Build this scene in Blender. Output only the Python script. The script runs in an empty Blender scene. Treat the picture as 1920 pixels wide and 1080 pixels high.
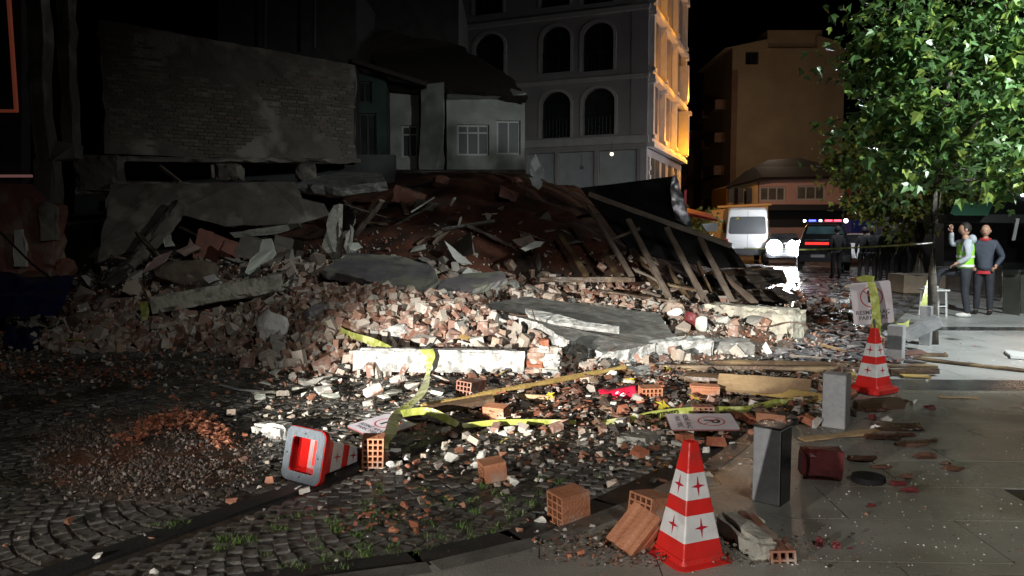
import bpy, bmesh, math, random
import numpy as np
from mathutils import Vector, Matrix, Euler, noise
R = math.radians
sc = bpy.context.scene
col = sc.collection
random.seed(7)

# ------------------------------------------------------------ camera, sky, lights
CAMZ, FPX, PITCH = 1.75, 1500.0, math.atan(115 / 1500)
cam = bpy.data.cameras.new('camera'); cam.sensor_width = 36; cam.lens = 36 * FPX / 1920
cam.clip_start = .05; cam.clip_end = 900
cob = bpy.data.objects.new('camera', cam); col.objects.link(cob)
cob.location = (0, 0, CAMZ); cob.rotation_euler = (R(90) - PITCH, 0, 0); sc.camera = cob

w = bpy.data.worlds.new('World'); sc.world = w; w.use_nodes = True
wn = w.node_tree.nodes; wl = w.node_tree.links
bg = wn['Background']
sky = wn.new('ShaderNodeTexSky'); sky.sky_type = 'NISHITA'; sky.sun_disc = False
sky.sun_elevation = R(-6); sky.sun_rotation = R(200); sky.air_density = 1; sky.dust_density = 2
wl.new(sky.outputs[0], bg.inputs[0]); bg.inputs[1].default_value = 0.05

sc.view_settings.view_transform = 'Standard'; sc.view_settings.look = 'None'
sc.view_settings.exposure = 0.0; sc.view_settings.gamma = 1; sc.view_settings.use_curve_mapping = False
sc.cycles.use_denoising = True
sc.cycles.max_bounces = 5; sc.cycles.diffuse_bounces = 2; sc.cycles.glossy_bounces = 3
sc.cycles.transmission_bounces = 3; sc.cycles.transparent_max_bounces = 6
sc.cycles.sample_clamp_indirect = 4
sc.cycles.caustics_reflective = False; sc.cycles.caustics_refractive = False

def look(o, tgt):
    d = Vector(tgt) - o.location
    o.rotation_euler = d.to_track_quat('-Z', 'Y').to_euler()
def lamp(kind, name, loc, tgt, e, colr, size=.1, cone=60, blend=.5, sx=1, sy=1):
    l = bpy.data.lights.new(name, kind); l.energy = e; l.color = colr
    if kind == 'SPOT': l.spot_size = R(cone); l.spot_blend = blend; l.shadow_soft_size = size
    if kind == 'POINT': l.shadow_soft_size = size
    if kind == 'SUN': l.angle = size
    o = bpy.data.objects.new(name, l); col.objects.link(o); o.location = loc
    if tgt is not None: look(o, tgt)
    o.scale = (sx, sy, 1)
    return o
# faint directional lamp added as ambient fill for the night
lamp('SUN', 'faint_sun_fill', (0, 0, 30), (6, 30, 0), .006, (.8, .88, 1), R(1))
# work light on a low mast to the left of and behind the viewer, beam cut off low across the rubble
lamp('SPOT', 'work_light_beam', (-6.6, -3.8, 1.9), (.5, 10.0, .28), 25000, (1, .96, .88), .06, 25, .75, 1, .36)
lamp('SPOT', 'work_light_spill', (-6.6, -3.8, 1.95), (.9, 5.2, -.1), 3600, (1, .95, .88), .08, 56, 1.0, 1, .45)
# street lamp on the pavement side, and an unseen fill lamp added behind
lamp('SPOT', 'street_light_near', (9.0, 7.2, 6.0), (7.0, 11.5, 2.4), 5000, (.90, .98, .95), .12, 98, .9)
lamp('SPOT', 'added_fill_behind', (4.6, -3.5, 7.5), (2.9, 5.6, 0), 1400, (1, .96, .90), .25, 87, 1.0)
# sodium lamps of the side street
lamp('POINT', 'sodium_light', (15.0, 46, 7.0), None, 560, (1, .70, .52), .3)
lamp('POINT', 'sodium_light_far', (20.0, 62, 9.0), None, 170, (1, .76, .54), .3)
lamp('POINT', 'sodium_light_right', (17.5, 27, 5.6), None, 80, (1, .6, .35), .3)

# ------------------------------------------------------------ pixel helpers (where a line of sight meets a depth or a level)
def ray(u, v):
    x = (u - 960) / FPX; y = -(v - 540) / FPX
    cp, sp = math.cos(PITCH), math.sin(PITCH)
    return Vector((x, cp + y * sp, -sp + y * cp))
def A(u, v, Y):
    d = ray(u, v); return Vector((0, 0, CAMZ)) + d * (Y / d.y)
def G(u, v, z=0.0):
    d = ray(u, v); return Vector((0, 0, CAMZ)) + d * ((z - CAMZ) / d.z)

# ------------------------------------------------------------ materials
MATS = {}
def P(name, c, c2=None, rough=.6, scale=6, bump=.0, bscale=40, metal=0, palette=None, rnd=0, spec=.5, rvar=0, c3=None, s3=1.5, t3=(.5, .62), emit=None, es=1, alpha=None, coat=0, detail=4, trans=0):
    m = bpy.data.materials.new(name); m.use_nodes = True; MATS[name] = m
    nt = m.node_tree; N = nt.nodes; L = nt.links; b = N['Principled BSDF']
    b.inputs['Roughness'].default_value = rough; b.inputs['Metallic'].default_value = metal
    b.inputs['Specular IOR Level'].default_value = spec
    b.inputs['Coat Weight'].default_value = coat; b.inputs['Coat Roughness'].default_value = .08
    if trans: b.inputs['Transmission Weight'].default_value = trans
    tc = N.new('ShaderNodeTexCoord'); geo = N.new('ShaderNodeNewGeometry')
    co = tc.outputs['Object']
    def noi(s, d=detail):
        n = N.new('ShaderNodeTexNoise'); n.inputs['Scale'].default_value = s; n.inputs['Detail'].default_value = d
        L.new(co, n.inputs['Vector']); return n.outputs['Fac']
    def mixc(f, a, bb, mode='MIX'):
        x = N.new('ShaderNodeMix'); x.data_type = 'RGBA'; x.blend_type = mode
        if isinstance(f, (int, float)): x.inputs[0].default_value = f
        else: L.new(f, x.inputs[0])
        for i, q in ((6, a), (7, bb)):
            if isinstance(q, tuple): x.inputs[i].default_value = (*q, 1) if len(q) == 3 else q
            else: L.new(q, x.inputs[i])
        return x.outputs[2]
    def ramp(f, lo, hi, a=0., bb=1.):
        x = N.new('ShaderNodeMapRange'); x.inputs[1].default_value = lo; x.inputs[2].default_value = hi
        x.inputs[3].default_value = a; x.inputs[4].default_value = bb; L.new(f, x.inputs[0]); return x.outputs[0]
    cur = (*c, 1)
    if palette:
        r = N.new('ShaderNodeValToRGB'); r.color_ramp.interpolation = 'CONSTANT'
        els = r.color_ramp.elements
        while len(els) < len(palette): els.new(.5)
        for i, p in enumerate(palette): els[i].position = i / len(palette)
        for i, p in enumerate(palette): els[i].color = (*p, 1)
        L.new(geo.outputs['Random Per Island'], r.inputs[0]); cur = r.outputs[0]
    if c2: cur = mixc(ramp(noi(scale), .38, .64), cur, (*c2, 1))
    if c3: cur = mixc(ramp(noi(s3, 5), *t3), cur, (*c3, 1))
    if rnd:
        hs = N.new('ShaderNodeHueSaturation')
        L.new(ramp(geo.outputs['Random Per Island'], 0, 1, 1 - rnd, 1 + rnd), hs.inputs['Value'])
        if isinstance(cur, tuple): hs.inputs['Color'].default_value = cur
        else: L.new(cur, hs.inputs['Color'])
        cur = hs.outputs[0]
    if isinstance(cur, tuple): b.inputs['Base Color'].default_value = cur
    else: L.new(cur, b.inputs['Base Color'])
    if rvar: L.new(ramp(noi(scale * .7), .35, .65, max(.03, rough - rvar), min(1, rough + rvar)), b.inputs['Roughness'])
    if bump:
        bp = N.new('ShaderNodeBump'); bp.inputs['Strength'].default_value = min(1, bump); bp.inputs['Distance'].default_value = .02 * max(1, bump)
        L.new(noi(bscale, 6), bp.inputs['Height']); L.new(bp.outputs[0], b.inputs['Normal'])
    if emit:
        b.inputs['Emission Color'].default_value = (*emit, 1); b.inputs['Emission Strength'].default_value = es
    if alpha is not None: b.inputs['Alpha'].default_value = alpha
    return m

P('cobble', (.095, .092, .085), (.14, .13, .115), .56, 5, .5, 60, rnd=.45, rvar=.18, c3=(.050, .042, .028), s3=1.2)
P('road_wet', (.034, .033, .032), (.055, .050, .045), .24, 3, .7, 11, rvar=.16, c3=(.07, .052, .038), s3=.8)
P('pave', (.30, .295, .26), (.20, .195, .17), .30, 1.6, .22, 70, rvar=.17, rnd=.10, c3=(.12, .095, .07), s3=.6, t3=(.55, .75))
P('pave_light', (.38, .38, .38), (.31, .31, .31), .30, 1.2, .12, 50, rvar=.10, rnd=.06)
P('pave_dark', (.045, .047, .050), (.07, .07, .07), .22, 3, .12, 50, rvar=.08)
P('kerb', (.12, .115, .105), (.07, .066, .06), .40, 6, .3, 60, rvar=.12, rnd=.2)
P('gutter', (.022, .022, .022), (.035, .033, .030), .55, 3, .25, 40, rvar=.12)
P('earth', (.13, .042, .022), (.070, .026, .016), .85, 3, .9, 14, c3=(.045, .028, .020), s3=1.0)
P('dirt', (.085, .062, .048), (.12, .085, .065), .75, 4, .9, 20, c3=(.16, .065, .035), s3=.9, rvar=.15)
P('dark_dirt', (.040, .032, .027), (.065, .05, .04), .65, 4, .9, 18, rvar=.2)
BR = [(.30, .15, .10), (.36, .23, .17), (.24, .115, .08), (.42, .33, .26), (.34, .18, .12), (.46, .40, .34), (.26, .15, .115), (.38, .26, .19), (.35, .29, .25), (.40, .38, .34), (.20, .12, .095)]
P('brick', BR[0], None, .72, 9, .5, 45, palette=BR, rnd=.2, c3=(.50, .44, .38), s3=14, t3=(.52, .66))
P('lump_mix', (.3, .28, .25), None, .75, 9, .6, 40, palette=[(.30, .28, .25), (.38, .36, .32), (.22, .20, .18), (.26, .21, .17), (.34, .26, .21), (.42, .41, .37)], rnd=.25)
P('brick_red', (.34, .10, .055), (.42, .17, .09), .6, 12, .4, 50, rnd=.2)
P('chips', (.5, .45, .4), None, .7, 9, .4, 60, palette=[(.32, .14, .08), (.55, .52, .46), (.38, .20, .13), (.25, .22, .19), (.68, .66, .60), (.36, .16, .10), (.42, .34, .28), (.18, .15, .13), (.48, .42, .34)], rnd=.2)
P('gravel', (.1, .09, .08), None, .65, 9, .3, 60, palette=[(.10, .075, .06), (.16, .10, .075), (.085, .075, .068), (.20, .13, .10), (.13, .075, .05), (.26, .22, .19), (.07, .06, .052), (.11, .09, .08)], rnd=.3)
P('red_chips', (.3, .1, .05), None, .5, 9, .3, 60, palette=[(.36, .13, .07), (.28, .095, .05), (.42, .18, .10), (.22, .08, .05)], rnd=.3)
P('terracotta', (.42, .18, .095), (.34, .135, .07), .62, 9, .35, 60, c3=(.40, .31, .25), s3=6, t3=(.53, .70), rvar=.15)
P('terracotta_dark', (.27, .115, .075), (.33, .15, .10), .6, 7, .25, 60, c3=(.40, .32, .27), s3=5)
P('concrete', (.36, .35, .31), (.26, .25, .22), .75, 5, .8, 24, c3=(.42, .40, .34), s3=14)
P('concrete_wet', (.17, .165, .155), (.11, .105, .098), .45, 4, .5, 22, c3=(.22, .21, .19), s3=9, rvar=.15)
P('concrete_purple', (.20, .18, .19), (.13, .12, .125), .55, 3, .5, 22, c3=(.25, .25, .20), s3=2)
P('white_concrete', (.60, .59, .56), (.26, .26, .25), .7, 7, .8, 34, c3=(.20, .20, .19), s3=13, t3=(.52, .66))
P('pale_concrete', (.56, .53, .44), (.44, .42, .34), .7, 4, .8, 20, c3=(.30, .28, .24), s3=7)
P('plaster', (.66, .65, .60), (.56, .55, .50), .7, 5, .25, 40)
P('plaster_green', (.52, .56, .48), (.62, .63, .56), .7, 5, .3, 40)
P('plaster_pink', (.42, .28, .25), (.34, .24, .21), .7, 5, .3, 40)
P('white_stone', (.82, .81, .78), (.74, .73, .70), .6, 5, .2, 30)
P('mortar', (.46, .44, .40), (.34, .32, .28), .85, 9, 1., 30, c3=(.30, .17, .12), s3=9)
P('boulder', (.20, .155, .115), (.15, .12, .09), .8, 3, .9, 9)
P('wood_dark', (.10, .062, .038), (.065, .042, .028), .5, 5, .5, 30, c3=(.20, .14, .075), s3=2.5, rvar=.15)
P('wood_light', (.42, .29, .16), (.33, .22, .12), .55, 4, .4, 30, c3=(.22, .14, .08), s3=3)
P('wood_yellow', (.50, .35, .12), (.38, .25, .09), .5, 4, .4, 30)
P('wood_grey', (.22, .18, .145), (.14, .115, .095), .6, 5, .5, 30, c3=(.15, .11, .085), s3=3)
P('granite_grey', (.27, .275, .285), (.22, .225, .24), .35, 22, .12, 90, c3=(.33, .33, .335), s3=3)
P('granite_black', (.018, .018, .020), (.03, .03, .032), .10, 22, .03, 90)
P('steel', (.5, .5, .52), None, .25, metal=1)
P('cone_red', (.62, .022, .018), (.55, .02, .016), .35, 8, .12, 30, c3=(.22, .05, .04), s3=6, t3=(.56, .76))
P('cone_white', (.66, .66, .66), (.54, .54, .54), .35, 10, .06, 50, c3=(.34, .30, .27), s3=7, t3=(.60, .78))
P('cone_grey', (.055, .066, .08), (.042, .052, .062), .6, 14, .3, 40)
P('star_red', (.42, .012, .03), None, .4)
P('tape', (.37, .40, .10), (.28, .31, .06), .30, 14, .8, 14, c3=(.62, .64, .30), s3=5)
P('ink', (.012, .012, .014), None, .5)
P('ink_soft', (.10, .10, .13), None, .5)
P('sign_white', (.72, .68, .74), (.66, .60, .66), .35, 6, .1, 20, c3=(.42, .36, .34), s3=3.5, t3=(.60, .78))
P('sign_red', (.50, .03, .05), None, .4)
P('sign_edge', (.20, .07, .07), None, .4)
P('bag_red', (.62, .02, .06), (.50, .012, .045), .3, 9, .9, 12)
P('bag_white', (.85, .83, .82), None, .4)
P('grass', (.070, .14, .028), (.11, .17, .035), .5, 20, rnd=.4)
P('leaf', (.075, .16, .045), None, .36, 2.5, rnd=.4, palette=[(.10, .20, .05), (.08, .165, .05), (.16, .27, .065), (.07, .14, .045), (.20, .27, .06), (.12, .22, .09)])
P('painted_teal_glass', (.10, .20, .22), (.03, .05, .06), .2, 1.5)  # teal reflection put into the glass colour
P('rust', (.10, .05, .03), None, .7)
P('leaf_warm', (.10, .14, .03), None, .5, palette=[(.10, .14, .03), (.15, .17, .03), (.07, .12, .03), (.19, .17, .035)], rnd=.3)
P('bark', (.11, .095, .075), (.065, .055, .045), .8, 8, .8, 25)
P('yellow_leaf', (.60, .50, .05), (.50, .38, .04), .5, 20)
P('blue_tarp', (.006, .014, .085), (.004, .009, .055), .45, 4, .9, 6)
P('black_sheet', (.008, .008, .009), (.012, .012, .012), .75, 4, .2, 10, spec=.2)
P('wet_debris', (.1, .07, .05), None, .4, 9, .3, 60, palette=[(.10, .05, .035), (.16, .07, .045), (.07, .05, .04), (.22, .12, .08), (.05, .042, .038), (.30, .27, .24), (.13, .09, .06), (.26, .10, .06)], rnd=.25, rvar=.15)
P('grit', (.6, .6, .58), None, .25, 9, .1, 60, palette=[(.7, .7, .66), (.45, .44, .40), (.12, .10, .09), (.08, .07, .06), (.6, .62, .6)], rnd=.2)  # pale specks stand in for glints on the wet paving
P('slate_bits', (.2, .2, .2), None, .3, 9, .3, 60, palette=[(.16, .155, .165), (.10, .10, .11), (.24, .22, .23), (.14, .08, .07), (.08, .075, .08)], rnd=.2)
P('foil', (.62, .62, .68), (.5, .5, .58), .32, 4, 1., 5, metal=.9)
P('brown_glaze', (.13, .065, .045), (.075, .04, .03), .22, 8, .3, 30, rvar=.1)
P('maroon', (.15, .025, .028), (.10, .018, .02), .5, 5, .3, 20)
P('old_brick', (.16, .13, .105), None, .85, 9, .7, 30, palette=[(.115, .092, .075), (.10, .083, .068), (.125, .105, .085), (.09, .076, .062), (.14, .122, .10), (.12, .088, .07)], rnd=.15)
P('old_plaster', (.115, .10, .085), (.085, .072, .062), .85, 3, .7, 14, c3=(.22, .20, .17), s3=1.2)
P('dark_wall', (.045, .042, .040), (.03, .028, .028), .85, 3, .5, 14)
P('red_wall', (.22, .085, .06), (.15, .065, .05), .8, 4, .8, 12, c3=(.26, .17, .13), s3=2)
P('green_wall', (.03, .058, .05), (.022, .042, .037), .8, 2, .3, 10)
P('house_white', (.36, .37, .345), (.26, .27, .25), .8, 2, .4, 12, c3=(.20, .19, .16), s3=1.4, t3=(.56, .75))
P('frame_white', (.42, .43, .42), None, .5)
P('hotel_wall', (.48, .435, .43), (.42, .38, .38), .8, 1.2, .12, 30)
P('hotel_trim', (.66, .63, .60), (.58, .55, .53), .7, 3, .1, 30)
P('shutter', (.58, .60, .61), (.50, .52, .53), .5, 2, .08, 20)
P('frame_dark', (.03, .03, .032), None, .4)
P('glass_dull', (.05, .055, .06), None, .45)
P('glass', (.035, .036, .038), (.015, .016, .018), .10, 1.2, spec=.6)
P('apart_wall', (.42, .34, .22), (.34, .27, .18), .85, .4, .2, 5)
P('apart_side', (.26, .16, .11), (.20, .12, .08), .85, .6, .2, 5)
P('pink_wall', (.55, .36, .31), (.48, .31, .27), .85, .8, .2, 8)
P('roof_tile', (.045, .03, .026), (.03, .022, .018), .8, 3, .5, 8)
P('orange_wall', (.60, .40, .16), (.52, .34, .14), .8, 1, .2, 8)
P('van_white', (.62, .63, .62), None, .28, coat=.5)
P('car_black', (.02, .021, .023), None, .22, coat=.7)
P('car_white', (.68, .69, .70), None, .3, coat=.6)
P('car_orange', (.62, .30, .05), None, .4, coat=.3)
P('plastic_dark', (.03, .03, .032), None, .5)
P('tyre', (.02, .02, .02), None, .8)
P('tail_red', (.5, .01, .01), None, .2, emit=(1, .05, .04), es=1.2)
P('tail_dim', (.4, .01, .02), None, .2)
P('lens_white', (1, 1, 1), None, .2, emit=(.93, .96, 1), es=60)
P('flood_white', (1, 1, 1), None, .2, emit=(.92, .95, 1), es=170)
P('lens_small', (1, 1, 1), None, .2, emit=(.90, .96, 1), es=7)
P('bar_blue', (.02, .03, .6), None, .2, emit=(.08, .10, 1), es=5)
P('bar_red', (.6, .02, .03), None, .2, emit=(1, .06, .10), es=5)
P('bulb_warm', (1, .5, .2), None, .2, emit=(1, .52, .26), es=8)
P('red_glow', (.5, .1, .05), None, .4, emit=(1, .22, .12), es=.06)
P('pink_glow', (.5, .2, .2), None, .4, emit=(1, .45, .42), es=.10)
P('skin', (.50, .29, .20), (.46, .26, .18), .5, 10)
P('skin_shaded', (.09, .055, .04), None, .6)  # skin darkened in its colour so the onlookers read as shaded silhouettes
P('hoodie', (.48, .52, .58), (.40, .44, .50), .85, 10, .6, 14)
P('hivis', (.34, .80, .06), (.30, .70, .05), .6, 8, .4, 14)
P('reflective', (.8, .8, .8), None, .3)
P('jacket', (.055, .065, .095), (.04, .048, .07), .7, 8, .6, 14)
P('cloth_red', (.50, .03, .04), None, .8)
P('trousers', (.028, .03, .042), (.02, .022, .03), .8, 9, .5, 14)
P('cloth_dark', (.013, .014, .016), (.009, .009, .011), .85, 9, .5, 14)
P('cloth_green', (.014, .022, .018), None, .85)
P('hair', (.018, .014, .012), None, .7)
P('shoe_white', (.6, .6, .6), None, .5)
P('awning_red', (.42, .03, .04), None, .6)
P('awning_blue', (.02, .03, .22), None, .6)
P('awning_green', (.05, .16, .10), None, .6)
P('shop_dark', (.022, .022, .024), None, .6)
P('panel_glass', (.09, .09, .08), (.13, .13, .11), .18, 2, .1, 10, rvar=.08)
P('chair_white', (.55, .56, .57), None, .4)
P('hang_white', (.50, .52, .53), (.42, .44, .45), .6, 6, .4, 14)

lm = MATS['leaf']
for lm in (MATS['leaf'], MATS['leaf_warm']):
    nt = lm.node_tree; pb = nt.nodes['Principled BSDF']; tr_ = nt.nodes.new('ShaderNodeBsdfTranslucent'); mx_ = nt.nodes.new('ShaderNodeMixShader'); mx_.inputs[0].default_value = .35
    nt.links.new(pb.inputs['Base Color'].links[0].from_socket, tr_.inputs[0]); nt.links.new(pb.outputs[0], mx_.inputs[1]); nt.links.new(tr_.outputs[0], mx_.inputs[2]); nt.links.new(mx_.outputs[0], nt.nodes['Material Output'].inputs[0])
# ------------------------------------------------------------ mesh builder
WL = {}
class M:
    def __init__(s): s.v = []; s.f = []; s.m = []; s.mats = []
    def mi(s, mat):
        if mat not in s.mats: s.mats.append(mat)
        return s.mats.index(mat)
    def add(s, vs, fs, mat):
        n = len(s.v); s.v += [tuple(q) for q in vs]; i = s.mi(mat)
        for f in fs: s.f.append(tuple(k + n for k in f)); s.m.append(i)
        return s
    def box(s, c, size, mat, rot=None):
        c = Vector(c); hx, hy, hz = size[0] / 2, size[1] / 2, size[2] / 2
        vs = [Vector((x, y, z)) for x in (-hx, hx) for y in (-hy, hy) for z in (-hz, hz)]
        if rot is not None:
            q = rot if isinstance(rot, Matrix) else Euler(rot).to_matrix()
            vs = [q @ v for v in vs]
        return s.add([v + c for v in vs], [(0, 1, 3, 2), (4, 6, 7, 5), (0, 4, 5, 1), (2, 3, 7, 6), (0, 2, 6, 4), (1, 5, 7, 3)], mat)
    def beam(s, a, b, w, h, mat, roll=0):
        a = Vector(a); b = Vector(b); d = b - a
        q = d.to_track_quat('X', 'Z').to_matrix() @ Matrix.Rotation(roll, 3, 'X')
        return s.box((a + b) / 2, (d.length, w, h), mat, q)
    def cyl(s, a, b, r0, r1, mat, n=10, caps=True):
        a = Vector(a); b = Vector(b); q = (b - a).to_track_quat('Z', 'Y').to_matrix()
        vs = []
        for c, r in ((a, r0), (b, r1)):
            for i in range(n):
                t = 2 * math.pi * i / n; vs.append(c + q @ Vector((r * math.cos(t), r * math.sin(t), 0)))
        fs = [(i, (i + 1) % n, n + (i + 1) % n, n + i) for i in range(n)]
        if caps: fs += [tuple(range(n))[::-1], tuple(range(n, 2 * n))]
        return s.add(vs, fs, mat)
    def tube(s, pts, rad, mat, n=8):
        pts = [Vector(p) for p in pts]; vs = []
        for k, p in enumerate(pts):
            d = pts[min(k + 1, len(pts) - 1)] - pts[max(k - 1, 0)]
            q = d.to_track_quat('Z', 'Y').to_matrix(); r = rad[k] if isinstance(rad, (list, tuple)) else rad
            for i in range(n):
                t = 2 * math.pi * i / n; vs.append(p + q @ Vector((r * math.cos(t), r * math.sin(t), 0)))
        fs = []
        for k in range(len(pts) - 1):
            for i in range(n):
                j = (i + 1) % n; fs.append((k * n + i, k * n + j, k * n + n + j, k * n + n + i))
        fs += [tuple(range(n))[::-1], tuple(range(len(vs) - n, len(vs)))]
        return s.add(vs, fs, mat)
    def ball(s, c, r, mat, n=10, k=7, sc3=(1, 1, 1), fn=None):
        c = Vector(c); vs = [Vector((0, 0, 1))]
        for j in range(1, k):
            p = math.pi * j / k
            for i in range(n):
                t = 2 * math.pi * i / n; vs.append(Vector((math.sin(p) * math.cos(t), math.sin(p) * math.sin(t), math.cos(p))))
        vs.append(Vector((0, 0, -1)))
        fs = [(0, 1 + i, 1 + (i + 1) % n) for i in range(n)]
        for j in range(k - 2):
            for i in range(n): a = 1 + j * n + i; b = 1 + j * n + (i + 1) % n; fs.append((a, a + n, b + n, b))
        e = len(vs) - 1; q = 1 + (k - 2) * n
        fs += [(e, q + (i + 1) % n, q + i) for i in range(n)]
        if fn: vs = [fn(v) for v in vs]
        return s.add([c + Vector((v.x * sc3[0] * r, v.y * sc3[1] * r, v.z * sc3[2] * r)) for v in vs], fs, mat)
    def prism(s, poly, ext, mat, side=None):
        n = len(poly); poly = [Vector(p) for p in poly]; ext = Vector(ext)
        s.add(poly + [p + ext for p in poly], [tuple(range(n))[::-1], tuple(range(n, 2 * n))], mat)
        base = len(s.v) - 2 * n; i2 = s.mi(side or mat)
        for i in range(n):
            j = (i + 1) % n; s.f.append((base + i, base + j, base + n + j, base + n + i)); s.m.append(i2)
        return s
    def rough_prism(s, poly, ext, mat, side=None, seg=.12, jit=.02, rows=2, sd=0):
        rr = random.Random(sd); poly = [Vector(p) for p in poly]; ext = Vector(ext); out = []
        for a, b in zip(poly, poly[1:] + poly[:1]):
            k = max(1, int((b - a).length / seg))
            for i in range(k):
                p = a.lerp(b, i / k)
                if i: p = p + Vector((rr.uniform(-1, 1), rr.uniform(-1, 1), rr.uniform(-1, 1) * .3)) * jit
                out.append(p)
        n = len(out); vs = list(out)
        for r in range(1, rows + 1):
            for p in out: vs.append(p + ext * (r / rows) + Vector((rr.uniform(-1, 1), rr.uniform(-1, 1), rr.uniform(-.3, .3))) * jit * (1.2 if r < rows else .8))
        s.add(vs, [tuple(range(n))[::-1], tuple(range(rows * n, rows * n + n))], mat)
        base = len(s.v) - len(vs); i2 = s.mi(side or mat)
        for r in range(rows):
            for i in range(n):
                j = (i + 1) % n; s.f.append((base + r * n + i, base + r * n + j, base + (r + 1) * n + j, base + (r + 1) * n + i)); s.m.append(i2)
        return s
    def rough_box(s, c, size, mat, rot=None, seg=.06, amp=.012, chip=.03, sd=0, taper=0):
        bm = bmesh.new(); bmesh.ops.create_cube(bm, size=1)
        for ax in range(3):
            cuts = max(1, min(40, int(size[ax] / seg)))
            es = [e for e in bm.edges if abs((e.verts[0].co - e.verts[1].co)[ax]) > .9]
            bmesh.ops.subdivide_edges(bm, edges=es, cuts=cuts, use_grid_fill=True)
        q = (rot if isinstance(rot, Matrix) else Euler(rot or (0, 0, 0)).to_matrix())
        c = Vector(c); off = Vector((sd * 3.7, sd * 1.3, 0)); vs = []
        for v in bm.verts:
            u = v.co * 2
            p = Vector((v.co.x * size[0], v.co.y * size[1], v.co.z * size[2]))
            if taper: p.y *= 1 + taper * u.x; p.z *= 1 + taper * u.x
            e = sorted([abs(u.x), abs(u.y), abs(u.z)])
            nz = noise.noise(p * 4 + off)
            if e[1] > .93:
                k = max(0, nz + .15) * chip * 3 + chip * .15
                p -= Vector((math.copysign(k, u.x) if abs(u.x) > .93 else 0, math.copysign(k, u.y) if abs(u.y) > .93 else 0, math.copysign(k, u.z) if abs(u.z) > .93 else 0)) * (.6)
            p += Vector(noise.noise_vector(p * 9 + off)) * amp
            vs.append(c + q @ p)
        fs = [tuple(x.index for x in f.verts) for f in bm.faces]
        bm.free()
        return s.add(vs, fs, mat)
    def build(s, name, parent=None, smooth=False, bevel=0, bseg=1, origin=None):
        if parent is not None: o0 = WL[parent.name]
        elif origin is not None: o0 = Vector(origin)
        else:
            a = np.array(s.v); o0 = Vector(((a[:, 0].min() + a[:, 0].max()) / 2, (a[:, 1].min() + a[:, 1].max()) / 2, a[:, 2].min()))
        me = bpy.data.meshes.new(name)
        me.from_pydata([(x - o0.x, y - o0.y, z - o0.z) for x, y, z in s.v], [], s.f)
        for k in s.mats: me.materials.append(MATS[k])
        me.polygons.foreach_set('material_index', s.m)
        if smooth: me.polygons.foreach_set('use_smooth', [True] * len(s.f))
        me.validate(); me.update()
        o = bpy.data.objects.new(name, me); col.objects.link(o)
        if parent is not None: o.parent = parent
        else: o.location = o0
        WL[o.name] = o0
        if bevel:
            b = o.modifiers.new('bevel', 'BEVEL'); b.width = bevel; b.segments = bseg; b.limit_method = 'ANGLE'
        return o
def tag(o, label=None, cat=None, group=None, kind=None):
    for k, x in (('label', label), ('category', cat), ('group', group), ('kind', kind)):
        if x: o[k] = x
    return o
def thing(name, label, cat, loc=(0, 0, 0), group=None):
    o = bpy.data.objects.new(name, None); col.objects.link(o); o.location = loc; WL[o.name] = Vector(loc)
    o.empty_display_size = .1
    return tag(o, label, cat, group)
def struct(o): o['kind'] = 'structure'; return o
def kids(o): return [c for c in bpy.data.objects if c.parent == o]
def dup(o, loc=None, rot=None, label=None, scale=None, parent=None, group=None, ch=None):
    c = o.copy(); col.objects.link(c); c.parent = parent
    if loc is not None: c.location = loc
    if rot is not None: c.rotation_euler = rot
    if scale is not None: c.scale = (scale,) * 3 if not isinstance(scale, tuple) else scale
    if label: c['label'] = label
    if group: c['group'] = group
    WL[c.name] = Vector(c.location)
    for k in (ch if ch is not None else kids(o)): dup(k, parent=c)
    return c
def text_mesh(mb, s, size, Mx, mat, depth=.001):
    cu = bpy.data.curves.new('t', 'FONT'); cu.body = s; cu.size = size; cu.align_x = 'CENTER'; cu.align_y = 'CENTER'; cu.resolution_u = 2
    cu.offset = size * .02
    o = bpy.data.objects.new('t', cu); col.objects.link(o)
    me = bpy.data.meshes.new_from_object(o.evaluated_get(bpy.context.evaluated_depsgraph_get()))
    bpy.data.objects.remove(o); bpy.data.curves.remove(cu)
    mb.add([Mx @ (v.co + Vector((0, 0, depth))) for v in me.vertices], [tuple(p.vertices) for p in me.polygons], mat)
    bpy.data.meshes.remove(me)
def frame_mx(o, x, y):
    x = Vector(x).normalized(); y = Vector(y); z = x.cross(y).normalized(); y = z.cross(x)
    m = Matrix.Identity(4)
    for i, c in enumerate((x, y, z)):
        for j in range(3): m[j][i] = c[j]
    m.translation = Vector(o); return m
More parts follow.
